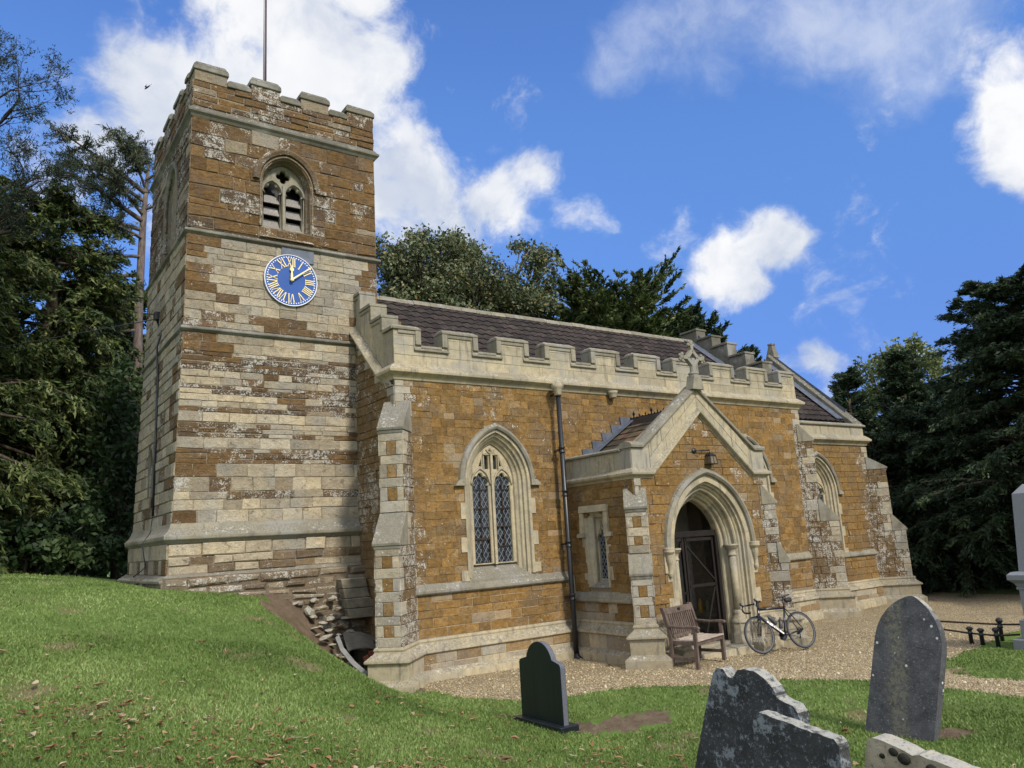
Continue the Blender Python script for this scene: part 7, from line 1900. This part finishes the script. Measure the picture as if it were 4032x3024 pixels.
def tall_pine():
    """bare-stemmed pine whose flat boughs hang with needle sprays"""
    t = tree_root('tall_pine', 'tall pine with bare pinkish trunk and drooping needle boughs behind the tower', 'tree', 3.95, 25.4); nr = np.random.RandomState(31)
    m = MB(); H = 13.2; m.tube([(0, 0, -.1), (.0, 0, 4), (-.08, 0, 8), (-.05, 0, 11), (.05, 0, H)], [.19, .165, .135, .10, .04], 12)
    cs, ds, tn = [], [], []
    B = [(10.9, (-1, -.3, .08), 2.6), (10.6, (-.8, -.8, .05), 2.2), (11.4, (-.6, -.6, .42), 2.2), (11.9, (-.9, .1, .55), 2.4), (12.4, (-.3, -.6, .75), 1.8), (12.6, (.6, -.2, .6), 1.6), (11.6, (.7, -.5, .25), 1.8),
         (10.0, (-.9, -.5, -.15), 2.3), (9.4, (-.95, -.1, -.2), 2.6), (8.5, (-.8, -.6, -.25), 2.3), (7.6, (-.9, -.3, -.3), 2.1), (12.9, (-.2, .2, .9), 1.2), (11.2, (-.9, -.7, .25), 3.0), (12.2, (-.95, -.35, .42), 2.9), (8.9, (-.7, -.9, -.1), 1.6), (6.9, (-.7, -.5, -.2), 1.4)]
    rng = random.Random(6)
    for z, d, L in B:
        d = V(*d).normalized(); p = V(-.04, 0, z); pts = [p]
        for i in range(7): d = (d+V(rng.uniform(-.13, .13), rng.uniform(-.13, .13), rng.uniform(-.12, .08))).normalized(); p = p+d*L/7; pts.append(p)
        m.tube(pts, [.07*L/2.5*(1-.12*i) for i in range(8)], 6, cap=False)
        for i in range(2, 8):
            for k in range(7):
                q = V(rng.uniform(-1, 1), rng.uniform(-1, 1), rng.uniform(-.9, .55)).normalized(); l2 = rng.uniform(.25, .75); e = pts[i]+(d*.6+q).normalized()*l2; e.z -= .12*l2
                m.tube([pts[i], pts[i].lerp(e, .5)+V(0, 0, .03), e], [.014, .009, .004], 4, cap=False)
                n = 34; f = nr.uniform(.15, 1.05, n); base = np.array(pts[i])+np.outer(f, np.array(e-pts[i])); cs.append(base+nr.normal(0, .055, (n, 3)))
                ds.append(np.tile(np.array(e-pts[i])/l2, (n, 1))*.5+nr.normal(0, .5, (n, 3))+np.array([0, 0, .25])); tn.append(np.stack([np.clip(nr.rand()*.6+nr.rand(n)*.4, 0, 1), nr.rand(n)*.8, np.zeros(n)], 1))
    link('trunk', m.mesh('trunk'), 'pine_bark', t)
    c, d, tone = map(np.concatenate, (cs, ds, tn)); n = len(c)
    link('crown', leaf_mesh('crown', c, d, .21*nr.uniform(.6, 1.2, n), .032*nr.uniform(.7, 1.2, n), tone, nr), 'cedar', t)

def build_trees():
    bare_pine(); tall_pine()
    ge, gl = 'dark evergreens left of the tower', 'dark evergreens east of the church'
    needle_tree('yew_tree', 'massive dark yew filling the left edge beside the tower', -1.6, 23.0, 10.0, 4.2, 1, nb=280, nt=24, nl=20, top=.42, droop=.4, rise=.3, hang=.55, group=ge, zlow=.04, leaf=(.20, .050), trunk=.35)
    needle_tree('yew_tree', 'dark yew with hanging sprays directly behind the leafy bush left of the tower', 1.5, 24.6, 10.6, 3.3, 2, nb=280, nt=24, nl=20, top=.45, droop=.5, rise=.25, hang=.6, group=ge, zlow=.03, leaf=(.20, .050), trunk=.35)
    needle_tree('yew_tree', 'brownish green yew rising beside the bare pine trunk at the tower', 3.3, 27.5, 9.4, 3.1, 3, nb=240, nt=24, nl=18, top=.42, droop=.45, rise=.2, hang=.5, group=ge, zlow=.03, leaf=(.20, .050), trunk=.3)
    needle_tree('yew_tree', 'nearest low dark yew at the far left end of the lawn', -2.2, 20.6, 6.2, 2.6, 4, nb=150, nt=20, nl=16, top=.45, droop=.5, rise=.2, hang=.5, group=ge, zlow=.05, leaf=(.18, .046), trunk=.2)
    for i, (x, y, h, r) in enumerate(((-6.5, 27, 11, 4.2), (-2., 31, 11, 4.2), (2.8, 33, 10.5, 4.0), (7.5, 36, 10, 4.0))):
        needle_tree('background_conifer', ('tall dark conifer far left beyond the yews', 'dark conifer deep in the gap between the two big yews', 'shadowy conifer behind the bare pine trunk', 'distant conifer hidden mostly behind the tower')[i], x, y, h, r, 60+i, 'yew2', nb=70, nt=14, nl=12, leaf=(.42, .15), zlow=.02, top=.5, group='conifers of the wood behind')
    leafy_tree('sycamore_sapling', 'young sycamore with broad dark leaves hugging the tower corner', 3.05, 22.3, [(0, 0, 4.6, .8), (.1, -.2, 3.6, .9), (-.3, 0, 2.7, .9), (.2, .1, 5.4, .6), (-.6, -.3, 1.8, .8), (.3, -.2, 1.9, .7)], 5, 'syc', 1100, (.17, .14), trunk=.08)
    for i, (x, y, s) in enumerate(((1.05, 21.0, 1.), (2.05, 20.8, 1.1), (2.95, 21.1, .8), (-.3, 21.4, .8))):
        leafy_tree('leafy_bush', ('rounded dark bush at the lawn edge under the yews', 'largest broad-leaved bush at the lawn edge left of the tower', 'small bush tight against the tower foot', 'low bush at the far left end of the lawn')[i], x, y,
                   [(0, 0, .75*s, .6*s), (.45, -.2, .5*s, .5*s), (-.5, -.1, .5*s, .5*s), (.1, -.25, 1.15*s, .42*s), (-.3, .2, 1.2*s, .4*s)], 40+i, 'syc', 1700, (.17, .14), trunk=.04, group='bushes at the lawn edge', cat='bush')
    # behind the nave
    cl = []; rng = random.Random(12)
    for k in range(34):
        a, e = rng.uniform(0, 6.283), rng.uniform(-.5, 1.45); cl.append((3.6*math.cos(a)*math.cos(e)*rng.uniform(.6, 1.05), 3.2*math.sin(a)*math.cos(e)*rng.uniform(.6, 1.), 10.2+3.6*math.sin(e)*rng.uniform(.6, 1.02), rng.uniform(.6, 1.2)))
    for k in range(26): cl.append((rng.uniform(-4.0, 3.2), rng.uniform(-2.2, -.2), rng.uniform(6.5, 11.8), rng.uniform(.8, 1.2)))
    for k in range(8): cl.append((rng.uniform(-3.6, .6), rng.uniform(-1.8, 0), rng.uniform(11.8, 13.6), rng.uniform(.6, .95)))
    cl += [(3.0, -2.2, 13.2, .8), (2.4, -2.0, 13.7, .7), (3.2, -2.3, 12.2, .55), (-1.6, -.2, 14.2, .6), (.2, 0, 14.3, .7), (2.0, -1.8, 12.3, .8), (1.4, -1.5, 12.7, .8), (2.6, -2.2, 11.4, .8), (1.7, -2., 11.3, .9), (.6, -1.2, 13.2, .8), (2.7, -2.1, 12.8, .7)]
    leafy_tree('broadleaf_tree', 'big pale green broadleaf tree showing above the nave roof beside the tower', 15.2, 25.3, cl, 7, 'broad', 1150, (.16, .12), trunk=.4)
    leafy_tree('broadleaf_tree', 'smaller turning broadleaf tree between the tall broadleaf and the yew', 18.4, 24.0, [(rng.uniform(-2.0, 2.0), rng.uniform(-1.2, 1.2), rng.uniform(7., 11.6), rng.uniform(.6, 1.0)) for k in range(24)], 8, 'broad', 1000, (.15, .11), trunk=.25)
    rs = lambda q: .28+.75*np.clip(1.1-q, 0, 1)**.45
    needle_tree('yew_tree', 'spreading yew with upswept branch tips above the nave roof', 22.0, 23.4, 11.5, 3.9, 9, nb=420, nt=16, nl=14, zlow=.35, rise=.55, droop=.10, hang=-.05, top=.4, leaf=(.26, .075), trunk=.35, shape=rs)
    needle_tree('yew_tree', 'lower dark yew filling the gap left of the upswept yew', 19.6, 24.4, 10.3, 2.6, 10, nb=220, nt=16, nl=14, zlow=.35, rise=.75, droop=.1, hang=.0, leaf=(.26, .075), shape=rs)
    needle_tree('conifer', 'feathery conifer behind the stepped gable', 26.6, 23.4, 11.8, 3.5, 14, 'yew2', nb=260, nt=14, nl=14, zlow=.3, rise=.8, droop=.05, hang=-.1, leaf=(.26, .08))
    needle_tree('conifer', 'small feathery conifer lowest to the right behind the stepped gable', 29.8, 23.0, 10.2, 2.8, 15, 'yew2', nb=180, nt=16, nl=14, zlow=.3, rise=.7, droop=.1, hang=.05, leaf=(.26, .08))
    # east end
    needle_tree('spruce_tree', 'pointed spruce just right of the chancel gable', 26.0, 15.6, 7.8, 2.3, 16, 'yew2', nb=230, nt=18, nl=16, zlow=.03, rise=.5, droop=.25, leaf=(.165, .042), group=gl, top=1.0)
    needle_tree('spruce_tree', 'slender second spruce right of the pointed one', 27.6, 14.4, 8.4, 2.1, 17, 'yew2', nb=230, nt=18, nl=16, zlow=.03, rise=.5, droop=.25, leaf=(.165, .042), group=gl, top=1.0)
    needle_tree('yew_tree', 'low spreading yew behind the gravel at the east end', 25.2, 12.2, 5.6, 3.3, 18, 'yew2', nb=210, nt=22, nl=18, zlow=.12, rise=.25, droop=.45, hang=.4, leaf=(.165, .042), group=gl, top=.45)
    needle_tree('yew_tree', 'tall dark yew near the right edge of the photo', 24.9, 9.4, 8.9, 3.6, 19, 'yew2', nb=300, nt=24, nl=20, zlow=.16, rise=.35, droop=.4, hang=.3, leaf=(.165, .042), group=gl, top=.55, trunk=.3)
    needle_tree('yew_tree', 'tallest dark yew rising behind the obelisk', 24.6, 6.2, 10.2, 3.8, 20, 'yew2', nb=300, nt=24, nl=20, zlow=.16, rise=.35, droop=.35, hang=.25, leaf=(.165, .042), group=gl, top=.55, trunk=.35)
    needle_tree('spruce_tree', 'third spruce showing directly over the chancel coping', 24.9, 17.0, 7.4, 2.2, 25, 'yew2', nb=220, nt=18, nl=16, zlow=.03, rise=.5, droop=.25, leaf=(.165, .042), group=gl, top=1.0)
    needle_tree('yew_tree', 'short bushy yew tucked against the east end below the spruces', 24.6, 14.2, 5.0, 2.6, 23, 'yew2', nb=200, nt=18, nl=16, zlow=.05, rise=.25, droop=.4, hang=.4, leaf=(.165, .042), group=gl, top=.4)
    needle_tree('yew_tree', 'mid-height yew between the slender spruce and the tall yew', 26.6, 12.2, 5.8, 2.6, 24, 'yew2', nb=260, nt=20, nl=16, zlow=.05, rise=.3, droop=.4, hang=.3, leaf=(.165, .042), group=gl, top=.45)
    for i, (x, y, h, r) in enumerate(((30, 11, 8, 4.), (30, 7, 9, 4.), (32, 15.5, 7.5, 3.6), (27, 2.5, 9.5, 4), (31.5, 19, 7.0, 3.0), (29, 14., 6.5, 3.5))):
        needle_tree('background_conifer', ('dark conifer in the shade behind the low spreading yew', 'dark conifer hidden behind the tall right-hand yew', 'dark conifer behind the two spruces', 'dark conifer past the right edge behind the obelisk', 'far conifer peeping over the chancel coping', 'dense dark conifer closing the gap under the spruces')[i], x, y, h, r, 80+i, 'yew2', nb=80, nt=14, nl=12, leaf=(.42, .15), zlow=.01, top=.45, group='conifers of the wood behind')
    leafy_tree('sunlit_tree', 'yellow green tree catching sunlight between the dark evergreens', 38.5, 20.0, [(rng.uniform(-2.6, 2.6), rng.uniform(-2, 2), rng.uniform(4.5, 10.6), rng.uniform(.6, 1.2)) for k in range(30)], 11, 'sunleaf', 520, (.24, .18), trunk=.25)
# ------------------------------------------------------------------ build everything
random.seed(1)
build_ground()
build_nave(); build_tower(); build_chancel(); build_porch()
build_plinth(); build_strings(); build_parapet(); build_roofs(); build_buttresses()
w = gothic_window(); place_copy(w, WX[1]-WX[0], 0, 0); place_copy(w, 18.65-WX[0], CY-NY, -.31)
cusped_lancet((PX0, 11.22, 0), (0, -1, 0), (1, 0, 0), 1.36, 2.10, 2.62, .125, .40, 2.22)
cusped_lancet((PX1, 11.25, 0), (0, 1, 0), (-1, 0, 0), 1.36, 2.10, 2.62, .19, .44, 2.22, clear=True)
build_belfry(); build_clock(); build_flagpole(); build_doorway(); build_gate(); build_cross(); build_drainpipe()
build_lantern(); build_bench(); build_bicycle(); build_stones(); build_obelisk(); build_rubble(); build_porch_goods(); build_cable_bird()
build_grass(); build_pebbles(); build_leaves(); build_trees()
